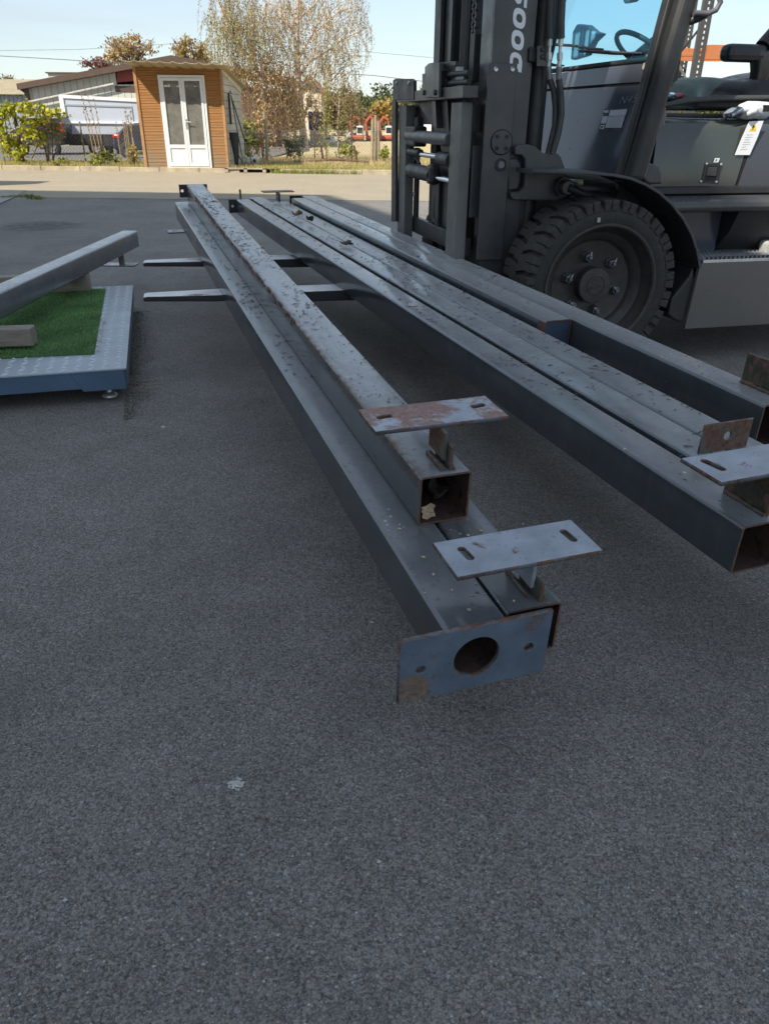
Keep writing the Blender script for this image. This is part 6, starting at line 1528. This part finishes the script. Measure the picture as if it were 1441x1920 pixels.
# ---- hoses with zinc fittings by the mast
clampb = side_poly('hose_clamp_box', [(992, 88), (1004, 86), (1006, 117), (991, 116)], .355, .05, M_FK2, bevel=.008)
side_poly('hose_clamp_plate', [(1007, 85), (1019, 86), (1019, 112), (1040, 119), (1058, 121), (1058, 124), (1006, 124)], .33, .012, M_FK)
for py in (92, 106):
    f, z = fz(1016, py, .33); MB().lathe([(0, .007), (.008, .007), (.012, .003), (.012, 0)], V3(f, .33, z), (0, 1, 0), 6).build('clamp_bolt', M_FK2, clampb)
for k, ((ax_, ay), l2) in enumerate((((1031, 72), [(1028, 125), (1030, 148), (1038, 170), (1041, 200), (1040, 235), (1032, 268), (1024, 300)]), ((1051, 72), [(1047, 125), (1047, 148), (1051, 175), (1052, 215), (1046, 250), (1036, 285)]))):
    i_ = .33 - .03 * k
    def H(px, py): f, z = fz(px, py, i_); return V3(f, i_, z)
    MB().tube([H(ax_ + 2 - 3 * k, -120), H(ax_ + 2, 0), H(ax_, 40), H(ax_, ay)], .018, 12).build('hydraulic_hose', M_HOSE, T_, sm=60)
    pts = [H(ax_, ay), H(ax_ - 1, 86), H(ax_ - 2, 98), H(ax_ - 2, 112), H(*l2[0])]
    for (a, b), r_ in zip(zip(pts[:-1], pts[1:]), (.0125, .009, .0155, .011)): MB().cyl(a, b, r_, 6 if r_ in (.0155, .009) else 12).build('hose_fitting', M_SILV, T_, bevel=.001)
    q = [H(*p) for p in l2]
    MB().tube([pts[-1]] + q[:2], .0135, 12).build('hose_ferrule', surf('dull_zinc', (0.22, 0.23, 0.23), .5, .2, 40, metal=.5) if 'dull_zinc' not in bpy.data.materials else bpy.data.materials['dull_zinc'], T_, sm=60)
    MB().tube(q[1:], .0155, 12).build('hydraulic_hose', M_HOSE, T_, sm=60)

# ---- cowl, windscreen, pillars
CS, CZ, CFW = -.27, .95, -.115
def cw(i, z, off=0.0): return V3(CFW + CS * (z - CZ) + off - .075 * max(0.0, (.72 - i) / .58) ** 2, i, z)
def cowl_poly(name, px, off, th, m, parent=None, bevel=.003):
    pts = [iz(a, b, CFW + off, CS, CZ) for a, b in px]; return MB().prism([cw(i, z, off) for i, z in pts], (-th, 0, 0)).build(name, m, parent or T_, bevel=bevel)
def cowl_skin(name, z0, z1, off, m, i0a=.14, i0b=.20):
    mb = MB(); n_ = 18; vs_ = []
    for k in range(n_ + 1):
        u = (k / n_) ** 1.5; ia, ib = i0a + (1.62 - i0a) * u, i0b + (1.62 - i0b) * u
        vs_ += [cw(ia, z0, off), cw(ib, z1, off), cw(ib, z1, -.06), cw(ia, z0, -.06)]
    fs_ = [(4 * k + j, 4 * k + (j + 1) % 4, 4 * k + 4 + (j + 1) % 4, 4 * k + 4 + j) for k in range(n_) for j in range(4)] + [(0, 3, 2, 1), (4 * n_, 4 * n_ + 1, 4 * n_ + 2, 4 * n_ + 3)]
    me = mb.add(vs_, fs_).mesh(name); b_ = bmesh.new(); b_.from_mesh(me); bmesh.ops.recalc_face_normals(b_, faces=b_.faces[:]); b_.to_mesh(me); b_.free()
    return smooth(new_obj(name, me, m, T_), 35)
cowl = cowl_skin('cowl_lower', .93, 1.335, 0, M_PAN)
cowl_skin('cowl_seam', 1.3352, 1.349, -.008, M_DARK, .20, .20)
cowl_skin('cowl_upper', 1.3492, 1.43, 0, M_PAN, .205, .22)
# rubber seal round the glass
zt = 2.12; seal = []
L = [cw(1.60, 1.445, .004)] + [cw(.34, 1.445, .004)]
for k in range(7): a = k / 6 * pi / 2; L.append(cw(.34 - .085 * sin(a), 1.53 - .085 * cos(a), .004))
L += [cw(.285, zt - .1, .004), cw(.30, zt - .06, .004), cw(.34, zt - .04, .004), cw(1.60, zt - .04, .004)]
MB().tube(L, .014, 10, closed=True).build('windscreen_seal', M_RUB, T_, sm=60)
GL = glass_mat('windscreen_glass', (0.66, 0.86, 0.93))
me = plate_mesh([(.27, 1.50), (.285, 1.465), (.33, 1.445), (1.6, 1.445), (1.6, zt - .04), (.33, zt - .04), (.287, zt - .08)][::-1], [], .005, 'windscreen')
me.transform(Matrix(((0, CS, 1, CFW - CS * CZ - .012), (-1, 0, 0, 0), (0, 1, 0, 0), (0, 0, 0, 1))))
new_obj('windscreen', me, GL, T_)
# wiper
def W_(px, py, off=.02): i, z = iz(px, py, CFW + off, CS, CZ); return cw(i, z, off)
wip = MB().tube([W_(1042, 83), W_(1075, 85), W_(1105, 90), W_(1130, 92)], [.008, .007, .006, .005], 8).build('wiper_arm', M_FK2, T_, sm=60)
MB().tube([W_(1083, 93), W_(1120, 95), W_(1160, 98), W_(1194, 99)], [.004, .006, .006, .004], 8).tube([W_(1085, 96, .012), W_(1150, 101, .012), W_(1194, 101, .012)], .004, 6).build('wiper_blade', M_HOSE, wip, sm=60)
i, z = iz(1200, 122, CFW, CS, CZ)
g_ = MB().lathe([(0, .004), (.010, .004), (.011, .008), (.020, .008), (.022, .003), (.022, -.01)], cw(i, z), (1, 0, .27), 20).build('washer_grommet', plain('beige_rubber', (0.42, 0.38, 0.28), .6), T_, sm=40)
# type plate with printed fields, and hand written marks above it
tp = cowl_poly('type_plate', [(1131, 204), (1168, 201), (1154, 245), (1119, 244)], .0015, .002, surf('plate_black', (0.02, 0.02, 0.024), .4), bevel=0)
for q in ([(1140, 206), (1166, 204), (1162, 216), (1137, 217)], [(1127, 217.5), (1136, 217.5), (1131.5, 231), (1123.5, 231)], [(1136.5, 218), (1161, 217), (1154.5, 239), (1130, 239)], [(1128, 207), (1137, 206), (1136, 211), (1131, 211)]):
    cowl_poly('plate_field', q, .003, .0012, surf('plate_silver', (0.42, 0.45, 0.50), .45, .15, 200) if 'plate_silver' not in bpy.data.materials else bpy.data.materials['plate_silver'], tp, bevel=0)
for k in range(6):
    y = 219.5 + k * 3.2; cowl_poly('plate_line', [(1139 - k * .9, y), (1157 - k * .9, y - .4), (1156.7 - k * .9, y + .6), (1138.7 - k * .9, y + 1)], .0038, .0006, M_SEAM, tp, bevel=0)
def cowl_text(body, px, py, size, off, m, parent, shear=0, sx=1.0, rot=0.0, bold=0.0):
    i, z = iz(px, py, CFW + off, CS, CZ); me = text_mesh(body, size, shear, bold, .0008, sx)
    up = Vector((CS, 0, 1)).normalized(); right = Vector((0, 1, 0)); nn = right.cross(up)
    me.transform(frame(cw(i, z, off), right, up, nn) @ Matrix.Rotation(rot, 4, 'Z'))
    return new_obj('printed_text', me, m, parent)
cowl_text('CE', 1121, 241, .026, .004, M_WHITEP, tp, 0, 1.5)
cowl_text('N45', 1152.5, 195.5, .055, .0015, plain('chalk_mark', (0.19, 0.205, 0.235), .8), cowl, .25, 1.7, .05, -.0012)
for px, py in ((1081, 225), (1067, 278), (1180, 262)):
    i, z = iz(px, py, CFW, CS, CZ); MB().lathe([(0, .001), (.004, .0015), (.006, .0004)], cw(i, z), (1, 0, .27), 10).build('dent_cap', M_PAN, cowl, sm=40)
# near front pillar: round main tube with an inner flange, running up to the roof
def pil(px, py, i=.14): f, z = fz(px, py, i); return V3(f, i, z)
a, b = pil(1184, 342), pil(1284, 0); d_ = (b - a); top = a + d_ * ((2.15 - a.z) / d_.z)
bot = a
M_ = MB()
def pillar(mb, a, b, wf, wi):
    mb.hexa([a + Vector((wf, wi, 0)), a + Vector((-wf, wi, 0)), a + Vector((-wf, -wi, 0)), a + Vector((wf, -wi, 0)), b + Vector((wf, wi, 0)), b + Vector((-wf, wi, 0)), b + Vector((-wf, -wi, 0)), b + Vector((wf, -wi, 0))])
pillar(M_, bot, top, .048, .045); M_.build('front_pillar', M_FK2, T_, bevel=.034, seg=4)
a2, b2_ = pil(1160, 342, .20), pil(1252, 0, .20); d2 = b2_ - a2; t2 = a2 + d2 * ((2.13 - a2.z) / d2.z)
M_ = MB(); pillar(M_, a2, t2, .018, .03); M_.build('pillar_flange', M_FK2, T_, bevel=.010, seg=3)
a3, b3 = pil(1172, 342, .17), pil(1266, 0, .17); d3 = b3 - a3; t3 = a3 + d3 * ((2.13 - a3.z) / d3.z)
M_ = MB(); pillar(M_, a3, t3, .010, .012); M_.build('pillar_bead', M_FK, T_, bevel=.006)
off = Vector((0, -1.44, 0)); M_ = MB(); pillar(M_, bot + off, top + off, .048, .045); M_.build('front_pillar', M_FK2, T_, bevel=.034, seg=4)
# roof guard and rear pillars
tf = top.x
bx('roof_frame', tf + .05, -2.0, .10, .19, 2.13, 2.21, M_FK2, bevel=.02); bx('roof_frame', tf + .05, -2.0, 1.53, 1.62, 2.13, 2.21, M_FK2, bevel=.02)
for k in range(6): bx('roof_bar', tf - k * .2, tf - k * .2 - .05, .19, 1.53, 2.14, 2.20, M_FK2, bevel=.01)
for i_ in (.145, 1.575): MB().tube([V3(-1.95, i_, 2.14), V3(-2.0, i_, 1.7), V3(-2.07, i_, 1.15)], .04, 12).build('rear_pillar', M_FK2, T_, sm=60)
# grab handle on the near pillar
def gh_(px, py, i=.06): f, z = fz(px, py, i); return V3(f, i, z)
MB().tube([gh_(1290, 40, .12), gh_(1308, 33, .1), gh_(1324, 24, .08)], .018, 12).build('handle_mount', M_FK2, T_, sm=60)
MB().tube([gh_(1300, 24, .08), gh_(1326, 25, .07), gh_(1342, 18, .06), gh_(1350, 4, .06), gh_(1346, -14, .06), gh_(1330, -60, .06)], .012, 12).build('grab_handle', surf('handle_grey', (0.09, 0.085, 0.10), .5), T_, sm=60)
side_poly('mirror_bracket', [(1272, 88), (1279, 90), (1270, 150), (1252, 160), (1254, 140)], .30, .03, M_FK2)

# ---- inside the cab: dash, steering wheel, seat
MB().hexa([V3(-.22, .45, 1.1), V3(-.22, 1.35, 1.1), V3(-.42, 1.35, 1.1), V3(-.42, .45, 1.1), V3(-.32, .5, 1.47), V3(-.32, 1.3, 1.47), V3(-.42, 1.3, 1.43), V3(-.42, .5, 1.43)]).build('dashboard', surf('dash_grey', (0.13, 0.14, 0.16), .6), T_, bevel=.03, seg=3)
sw = V3(-.58, .93, 1.52); axw = Vector((-.55, 0, .83)).normalized(); ux = Vector((0, 1, 0)); uy = axw.cross(ux)
MB().tube([sw + (ux * cos(a) + uy * sin(a)) * .17 for a in [2 * pi * k / 32 for k in range(32)]], .014, 8, closed=True).build('steering_wheel', M_HOSE, T_, sm=60)
MB().cyl(sw, V3(-.40, .93, 1.3), .03, 12).tube([sw - ux * .17, sw, sw + ux * .17], .012, 6).build('steering_column', M_FK2, T_, sm=50)
a_ = [(1068, 112), (1072, 58), (1080, 44), (1098, 46), (1112, 58), (1125, 62), (1108, 78), (1095, 104)]
MB().prism([V3(-.36, *iz(px, py, -.36)) for px, py in a_], (-.05, 0, 0)).build('document_holder', surf('pale_grey_plastic', (0.45, 0.48, 0.52), .5), T_, bevel=.012)
a_ = [(1180, 100), (1228, 60), (1242, 0), (1262, -10), (1238, 80), (1215, 100)]
MB().prism([V3(-.9, *iz(px, py, -.9)) for px, py in a_], (-.04, 0, 0)).build('seat_back_edge', surf('olive_cover', (0.16, 0.18, 0.12), .8), T_, bevel=.02)
MB().lathe([(0, .02), (.03, .02), (.06, 0), (.05, -.06), (0, -.07)], V3(-.55, 1.12, 1.83), (1, 0, 0), 20).build('inner_lamp', surf('lamp_grey', (0.3, 0.33, 0.36), .5), T_, sm=50)
def rbox(name, f0, f1, i0, i1, z0, z1, m, r): return bx(name, f0, f1, i0, i1, z0, z1, m, None, r)
M_VINYL = surf('black_vinyl', (0.022, 0.023, 0.026), .40, .15, 12, bump=.2, bscale=25)
# seat cushion: domed, its front end rounded
mb = MB(); nf, ni = 14, 10; vs_ = []
for j in range(nf + 1):
    u = j / nf; f = -.70 - .62 * u
    for k in range(ni + 1):
        v = k / ni; i = .50 + .58 * v
        e = min(1, u / .10) ** .5 * min(1, min(v, 1 - v) / .14 + .0) ** .5
        zz = 1.285 + (.075 + .05 * u + .012 * sin(u * 9)) * e + .018 * sin(v * pi) * e
        vs_.append(V3(f, i, zz))
fs_ = [(j * (ni + 1) + k, j * (ni + 1) + k + 1, (j + 1) * (ni + 1) + k + 1, (j + 1) * (ni + 1) + k) for j in range(nf) for k in range(ni)]
mb.add(vs_, fs_); o = mb.build('seat_cushion', M_VINYL, T_, sm=60); sd_ = o.modifiers.new('thick', 'SOLIDIFY'); sd_.thickness = .03; sd_.offset = 1 if o.data.polygons[0].normal.z < 0 else -1; o.modifiers.new('sub', 'SUBSURF').render_levels = 1
rbox('seat_base', -.74, -1.3, .56, 1.04, 1.235, 1.29, M_FK2, .015)
rbox('armrest', -.785, -1.02, .42, .52, 1.455, 1.535, M_VINYL, .028)
MB().tube([V3(-1.0, .47, 1.50), V3(-1.03, .47, 1.43), V3(-1.03, .48, 1.38)], [.05, .055, .045], 14).tube([V3(-1.02, .47, 1.52), V3(-1.09, .48, 1.60), V3(-1.22, .5, 1.66)], [.05, .045, .04], 14).build('armrest_pivot', M_VINYL, T_, sm=60)
MB().hexa([V3(-1.38, .52, 1.36), V3(-1.38, 1.06, 1.36), V3(-1.50, 1.06, 1.36), V3(-1.50, .52, 1.36), V3(-1.54, .56, 1.98), V3(-1.54, 1.02, 1.98), V3(-1.62, 1.02, 1.98), V3(-1.62, .56, 1.98)]).build('seat_backrest', M_VINYL, T_, bevel=.05, seg=4)
# clutter below the seat: black tray, lever strip, red rag
rbox('floor_tray', -.42, -1.35, .40, 1.3, 1.195, 1.215, M_FK2, .005)
MB().tube([V3(*(lambda q: (q[0], .38, q[1]))(fz(1245, 197, .38))), V3(*(lambda q: (q[0], .38, q[1]))(fz(1290, 188, .38))), V3(*(lambda q: (q[0], .38, q[1]))(fz(1350, 184, .38))), V3(*(lambda q: (q[0], .38, q[1]))(fz(1460, 183, .38)))], [.012, .016, .014, .014], 10).build('lever_strip', M_HOSE, T_, sm=60)
for k, (px, py, r_, col, nm) in enumerate(((1273, 179, .018, (0.12, 0.015, 0.03), 'red_rag'), (1252, 180, .018, (0.07, 0.09, 0.16), 'blue_rag'), (1259, 177, .014, (0.3, 0.33, 0.36), 'grey_rag'))):
    f, z = fz(px, py, .62); mb = MB(); c_ = V3(f, .62, z)
    ico = [(sin(t) * cos(p_), sin(t) * sin(p_), cos(t)) for t in (.01, .6, 1.2, 1.8, 2.5, 3.13) for p_ in [2 * pi * j / 9 for j in range(9)]]
    vs_ = [c_ + Vector((x * r_ * 1.6, y * r_ * 1.2, z_ * r_ * .8)) * 1.0 + Vector((0, 0, .35 * r_ * mnoise.noise(Vector((x * 2, y * 2, z_ * 2 + k))))) for x, y, z_ in ico]
    fs_ = [(a * 9 + j, a * 9 + (j + 1) % 9, (a + 1) * 9 + (j + 1) % 9, (a + 1) * 9 + j) for a in range(5) for j in range(9)]
    mb.add(vs_, fs_).build(nm, plain(nm + '_cloth', col, .9), T_, sm=60)
# inner fairing behind the pillar and the step riser
side_poly('pillar_fairing', [(1222, 178), (1236, 168), (1246, 182), (1251, 215), (1246, 236), (1228, 252), (1214, 256), (1208, 252)], .26, .10, surf('fairing_grey', (0.15, 0.14, 0.155), .55), bevel=.02)
side_poly('step_riser', [(1196, 326), (1206, 290), (1212, 301), (1238, 314), (1242, 326), (1242, 345), (1215, 345)], .16, .25, M_FK, bevel=.01)

# ---- hood, ledge, lower body, step, fender
def hoodprof(f, i0=.25, z0=.855, z1=1.195, r=.07, lean=.02):
    P = [(i0, z0), (i0 + .0, z0 + .05), (i0 + lean * .5, z1 - r * 1.6)]
    for k in range(6): a = pi / 2 * k / 5; P.append((i0 + lean + r * (1 - cos(a)), z1 - r + r * sin(a)))
    P += [(1.50, z1), (1.55, z1 - .05), (1.55, z0)]
    return [V3(f, i, z) for i, z in P]
def loft(name, secs, m, bevel=0, sm=40):
    n_ = len(secs[0]); vs_ = [p for s_ in secs for p in s_]; fs_ = [(j * n_ + k, j * n_ + (k + 1) % n_, (j + 1) * n_ + (k + 1) % n_, (j + 1) * n_ + k) for j in range(len(secs) - 1) for k in range(n_)]
    fs_ += [tuple(range(n_)), tuple((len(secs) - 1) * n_ + k for k in range(n_))[::-1]]
    return MB().add(vs_, fs_).build(name, m, T_, sm=sm, bevel=bevel)
def slant(sec, k): return [p + Vector((k * (p.z - .86), 0, 0)) for p in sec]
hood = loft('engine_hood', [slant(hoodprof(-.345), 0), slant(hoodprof(-.60), 0), slant(hoodprof(-.848), -.17)], M_HOOD)
MB().prism([V3(-.855 - .17 * (z - .86), i, z) for i, z in ((.256, .86), (.256, 1.19), (1.5, 1.19), (1.5, .86))], (-.012, 0, 0)).build('hood_gap', M_DARK, T_)
loft('rear_hood', [slant(hoodprof(-.872), -.17), slant(hoodprof(-1.62), 0)], surf('rear_hood_grey', (0.05, 0.056, 0.07), .25, .06, 1.0, scratch=.2))
loft('hood_rim', [[V3(f, i, z) for i, z in ((.245, .832), (.235, .84), (.235, .868), (.252, .876), (.30, .876), (.30, .832))] for f in (-.335, -1.62)], M_FK2)
# latch with its frame, small tag, warning sticker
lat = side_poly('hood_latch', [(1323, 306), (1353, 307), (1346, 344), (1313, 342)], .2465, .006, M_FK2, bevel=.002)
side_poly('latch_recess', [(1327, 311), (1346, 311), (1341, 339), (1320, 338)], .2455, .001, M_DARK, bevel=0, parent=lat)
side_poly('latch_handle', [(1328, 313), (1345, 313), (1342, 330), (1324, 329)], .2405, .006, M_HOSE, bevel=.002, parent=lat)
for px, py in ((1325, 307), (1352, 308), (1314, 340), (1343, 341)):
    f, z = fz(px, py, .245); MB().lathe([(0, .003), (.005, .002), (.007, 0)], V3(f, .246, z), (0, 1, 0), 10).build('latch_rivet', M_SILV, lat, sm=40)
tg = side_poly('small_tag', [(1340, 296), (1349, 296), (1346, 304), (1337, 304)], .2475, .001, M_WHITEP, bevel=0)
side_poly('tag_mark', [(1342, 298), (1344, 298), (1342, 302), (1340.5, 302)], .2465, .0008, M_DARK, bevel=0, parent=tg)
stk = side_poly('warning_sticker', [(1404, 227), (1431, 226), (1420, 256), (1405, 290), (1377, 290), (1390, 258)], .2475, .001, M_WHITEP, bevel=0)
tri = side_poly('warning_triangle', [(1416, 230), (1416.5, 245), (1403, 245)], .2465, .0008, M_YEL, bevel=0, parent=stk)
side_poly('lightning_mark', [(1413.5, 233), (1414, 238), (1412, 238.5), (1411, 243), (1410, 243), (1410.5, 239), (1409, 239)], .2457, .0006, M_DARK, bevel=0, parent=tri)
for k in range(7): 
    y = 252 + k * 4.6; x = 1402 - (y - 245) * .42
    side_poly('sticker_line', [(x, y), (x + rng.uniform(8, 15), y - .3), (x + 8, y + .5), (x - .2, y + .8)], .2467, .0006, M_SEAM, bevel=0, parent=stk)
loft('side_ledge', [[V3(f, i, z) for i, z in ((.13, .757), (.10, .765), (.09, .785), (.095, .808), (.12, .826), (.40, .832), (.40, .757))] for f in (-.36, -.8, -1.62)], M_FK, bevel=.004)
bx('lower_side', -.55, -.845, .30, .34, .53, .756, M_PAN); 
loft('lower_fairing', [[V3(f, i, z) for i, z in ((.30 + e, .53), (.20 + e, .64), (.155 + e * .6, .755), (.34, .755), (.34, .53))] for f, e in ((-.85, .02), (-.95, .0), (-1.2, -.04), (-1.62, -.06))], M_FK2)
bx('chassis', .08, -1.9, .34, 1.50, .30, .86, M_FK2, bevel=.02)
MB().box((-1.35, -.262, .585), (-1.12, -.21, .70)).build('side_lamp', plain('amber_lens', (0.80, 0.20, 0.02), .3), T_, bevel=.015)
bx('lamp_housing', -1.06, -1.4, .17, .23, .52, .60, surf('pale_housing', (0.45, 0.45, 0.42), .5), bevel=.02)
# step with chequered tread
M_STEP = surf('step_panel_paint', (0.125, 0.118, 0.112), .32, .08, 2.0, scratch=.15)
stp = MB().prism([V3(f, .0, z) for f, z in ((-.536, .182), (-.553, .500), (-.565, .523), (-1.55, .523), (-1.62, .182))], V3(0, .025, 0)).build('step_side', M_STEP, T_, bevel=.004)
bx('step_tread', -.568, -1.55, .0, .30, .5232, .540, M_SILV, stp, bevel=.002)
mb = MB()
for k in range(36):
    f = -.60 - k * .026
    mb.box((f - .007, -.018, .5402), (f + .007, -.002, .552))
    for j in range(9):
        fi, ij = f + (.013 if j % 2 else 0), .035 + j * .028
        mb.add([V3(fi - .009, ij, .540), V3(fi, ij + .009, .540), V3(fi + .009, ij, .540), V3(fi, ij - .009, .540), V3(fi, ij, .549)], [(0, 1, 4), (1, 2, 4), (2, 3, 4), (3, 0, 4)])
o = mb.build('tread_studs', M_NUT, stp); o['kind'] = 'stuff'
bx('step_inner', -.55, -1.5, .29, .33, .20, .53, M_FK2)
# fender: flat top sweeping down behind the wheel
top_px = [(1016, 321.5), (1060, 320.5), (1105, 321), (1150, 325), (1182, 331), (1212, 343), (1238, 359), (1262, 381), (1283, 408), (1299, 438), (1309, 468), (1315, 500)]
prof = [fz(a, b, 0) for a, b in top_px]
secs = []
for k, (f, z) in enumerate(prof):
    i0 = .0 if k > 1 else (.11, .03)[k]
    a, b = prof[max(0, k - 1)], prof[min(len(prof) - 1, k + 1)]; tx, tz = b[0] - a[0], b[1] - a[1]; l_ = hypot(tx, tz); nx_, nz_ = tz / l_ * .014, -tx / l_ * .014
    if nz_ > 0: nx_, nz_ = -nx_, -nz_
    secs.append([V3(f, i0, z), V3(f, .31, z), V3(f + nx_, .31, z + nz_), V3(f + nx_, i0, z + nz_)])
loft('fender', secs, M_FK, bevel=.003, sm=30)
bx('arch_back', -.20, -.60, .315, .335, .30, .90, M_FK2, bevel=0)
for px, py in ((1260, 372), (1307, 474)):
    f, z = fz(px, py, .15); MB().cyl(V3(f, .15, z), V3(f + .012, .15, z - .003), .009, 8).build('fender_bolt', M_FK2, T_)
MB().prism([V3(f, .02, z) for f, z in [fz(a, b, .02) for a, b in ((1263, 600), (1252, 590), (1258, 560), (1290, 520), (1300, 500), (1303, 540), (1280, 606))]], V3(0, .28, 0)).build('mud_flap', M_FK2, T_, bevel=.01)
# counterweight
loft('counterweight', [[V3(f, i, z) for i, z in ((.10 + e, .30), (.06 + e, .5), (.06 + e, 1.0), (.16 + e, 1.18), (1.6 - e, 1.18), (1.7 - e, 1.0), (1.7 - e, .5), (1.66 - e, .30))] for f, e in ((-1.64, 0), (-2.1, .02), (-2.35, .12), (-2.45, .3))], surf('counterweight_orange', (0.55, 0.13, 0.03), .4, .08, 2.0), bevel=.02)
# warm grip glove left on the hood edge
gl_o = [fz(px, py, .22) for px, py in ((1441, 205), (1412, 205), (1395, 198))]
g0 = V3(gl_o[1][0], .30, 1.205); gt = thing('work_glove', 'grey and white work glove lying on the hood edge beside the seat', 'glove', mat=FM @ Matrix.Translation(g0 + Vector((0, 0, -.01))))
mb = MB()
mb.tube([(-.14, 0, .035), (-.08, 0, .036), (-.02, 0, .034), (.02, 0, .030)], [.040, .042, .044, .034], 14)
for k, (yy, ln_, rr) in enumerate(((.034, .060, .0135), (.012, .070, .0145), (-.012, .066, .0140), (-.034, .052, .0125))):
    mb.tube([(.0, yy * .9, .034), (.03, yy, .036), (.03 + ln_ * .55, yy * 1.05, .026), (.03 + ln_, yy * 1.05, .010)], [rr, rr * 1.05, rr, rr * .8], 10)
mb.tube([(-.05, .03, .03), (-.02, .062, .03), (.022, .072, .018)], [.016, .015, .012], 10)
o = mb.build('glove_body', surf('glove_knit', (0.52, 0.55, 0.58), .9, .15, 30, bump=.4, bscale=200), gt, sm=60)
rm = o.modifiers.new('remesh', 'REMESH'); rm.mode = 'VOXEL'; rm.voxel_size = .005; rm.use_smooth_shade = True
mb = MB()
for k, (yy, ln_, rr) in enumerate(((.034, .060, .0135), (.012, .070, .0145), (-.012, .066, .0140), (-.034, .052, .0125))):
    mb.tube([(.034, yy, .037), (.03 + ln_ * .55, yy * 1.05, .027), (.031 + ln_, yy * 1.05, .010)], [rr * 1.10, rr * 1.10, rr * .9], 10)
mb.build('finger_coating', surf('glove_coating', (0.15, 0.18, 0.22), .6, .15, 40), gt, sm=60)
MB().box((-.13, .036, .03), (-.085, .0425, .06)).build('cuff_print', M_DARK, gt)

# ================================================================== pallet rack behind the forklift
M_RACK = surf('rack_post_grey', (0.06, 0.055, 0.05), .5, .15, 6); M_BEAM = surf('rack_beam_orange', (0.48, 0.17, 0.065), .5, .12, 3.0)
RY = 9.0
rk = thing('pallet_rack', 'outdoor pallet rack with perforated dark posts and an orange beam', 'rack', (3.15, RY, 0))
def PRK(px, py, Y=RY): q = at_y(px, py, Y); return Vector((q.x - 3.15, q.y - RY, q.z))
def post(px0, py0, px1, py1, Y, wd):
    a, b = PRK(px0, py0, Y), PRK(px1, py1, Y); a.x = b.x = (a.x + b.x) / 2
    mb = MB(); x, y = a.x, Y - RY; H_ = 4.2
    mb.box((x - wd, y, 0), (x - wd * .16, y + .004, H_)).box((x + wd * .16, y, 0), (x + wd, y + .004, H_)).box((x - wd, y + .0042, 0), (x - wd + .004, y + .07, H_)).box((x + wd - .004, y + .0042, 0), (x + wd, y + .07, H_))
    k = 0
    while k * .05 < H_: mb.box((x - wd * .159, y, k * .05), (x + wd * .159, y + .004, k * .05 + .026)); k += 1
    return mb.build('rack_post', M_RACK, rk), x, y
p1, x1_, y1_ = post(1331, 0, 1303, 150, 9.0, .05)
p2, x2_, y2_ = post(1262, 120, 1255, 180, 9.9, .045)
p3, x3_, y3_ = post(1281, 110, 1275, 175, 11.5, .045)
p4, x4_, y4_ = post(1600, 100, 1590, 150, 9.0, .05)
def beam(x0, x1, y, z, h_, d_=.05): return MB().box((x0, y - d_, z - h_ / 2), (x1, y, z + h_ / 2)).box((x0 + .2, y - d_ - .004, z - h_ * .12), (x1 - .2, y - d_ - .0002, z + h_ * .12)).build('rack_beam', M_BEAM, rk, bevel=.004)
zb_ = PRK(1340, 98).z
beam(x1_ + .05, x4_ - .05, 0.0, zb_, .13)
beam(x2_ + .02, x3_ + .5, 2.35, PRK(1290, 103, 11.4).z, .14)
beam(x1_ + .05, x4_ - .05, 0.0, zb_ + 1.6, .13)
MB().tube([PRK(1321, 40, 9.3), PRK(1275, 98, 10.2)], .012, 6).build('rack_brace', M_RACK, rk); MB().tube([PRK(1272, 122, 10.2), PRK(1292, 160, 11.3)], .014, 6).build('rack_brace', surf('pale_brace', (0.5, 0.46, 0.4), .6), rk)
MB().tube([Vector((x1_, .08, .4)), Vector((x1_, 1.1, 1.6)), Vector((x1_, .08, 2.8))], .014, 6).build('rack_brace', M_RACK, rk)
# bushes beyond the rack
for k, (px, py, rx, rz, Y, lab) in enumerate(((1265, 170, 40, 24, 16, 'sunlit yellow green bush beyond the pallet rack'), (1200, 60, 60, 40, 30, 'pale tree seen through the windscreen'))):
    if k: continue
    q = at_y(px, py, Y); s = Y / 1400 * 1.13; base = Vector((q.x, Y, 0 if Y < 20 else ghz(Y))); t = thing('yellow_bush', lab, 'bush', base)
    mb = MB(); limb(mb, [Vector((0, 0, 0)), Vector((.05, 0, q.z * .6)), Vector((0, 0, q.z))], .05, .02); mb.build('trunk', M_BARK, t, sm=60)
    C_ = blob(900, (0, 0, q.z - .1), (rx * s, .6, rz * s), .6); crown(t, C_, .09, [(0.36, 0.36, 0.06), (0.28, 0.30, 0.05), (0.42, 0.38, 0.09)])
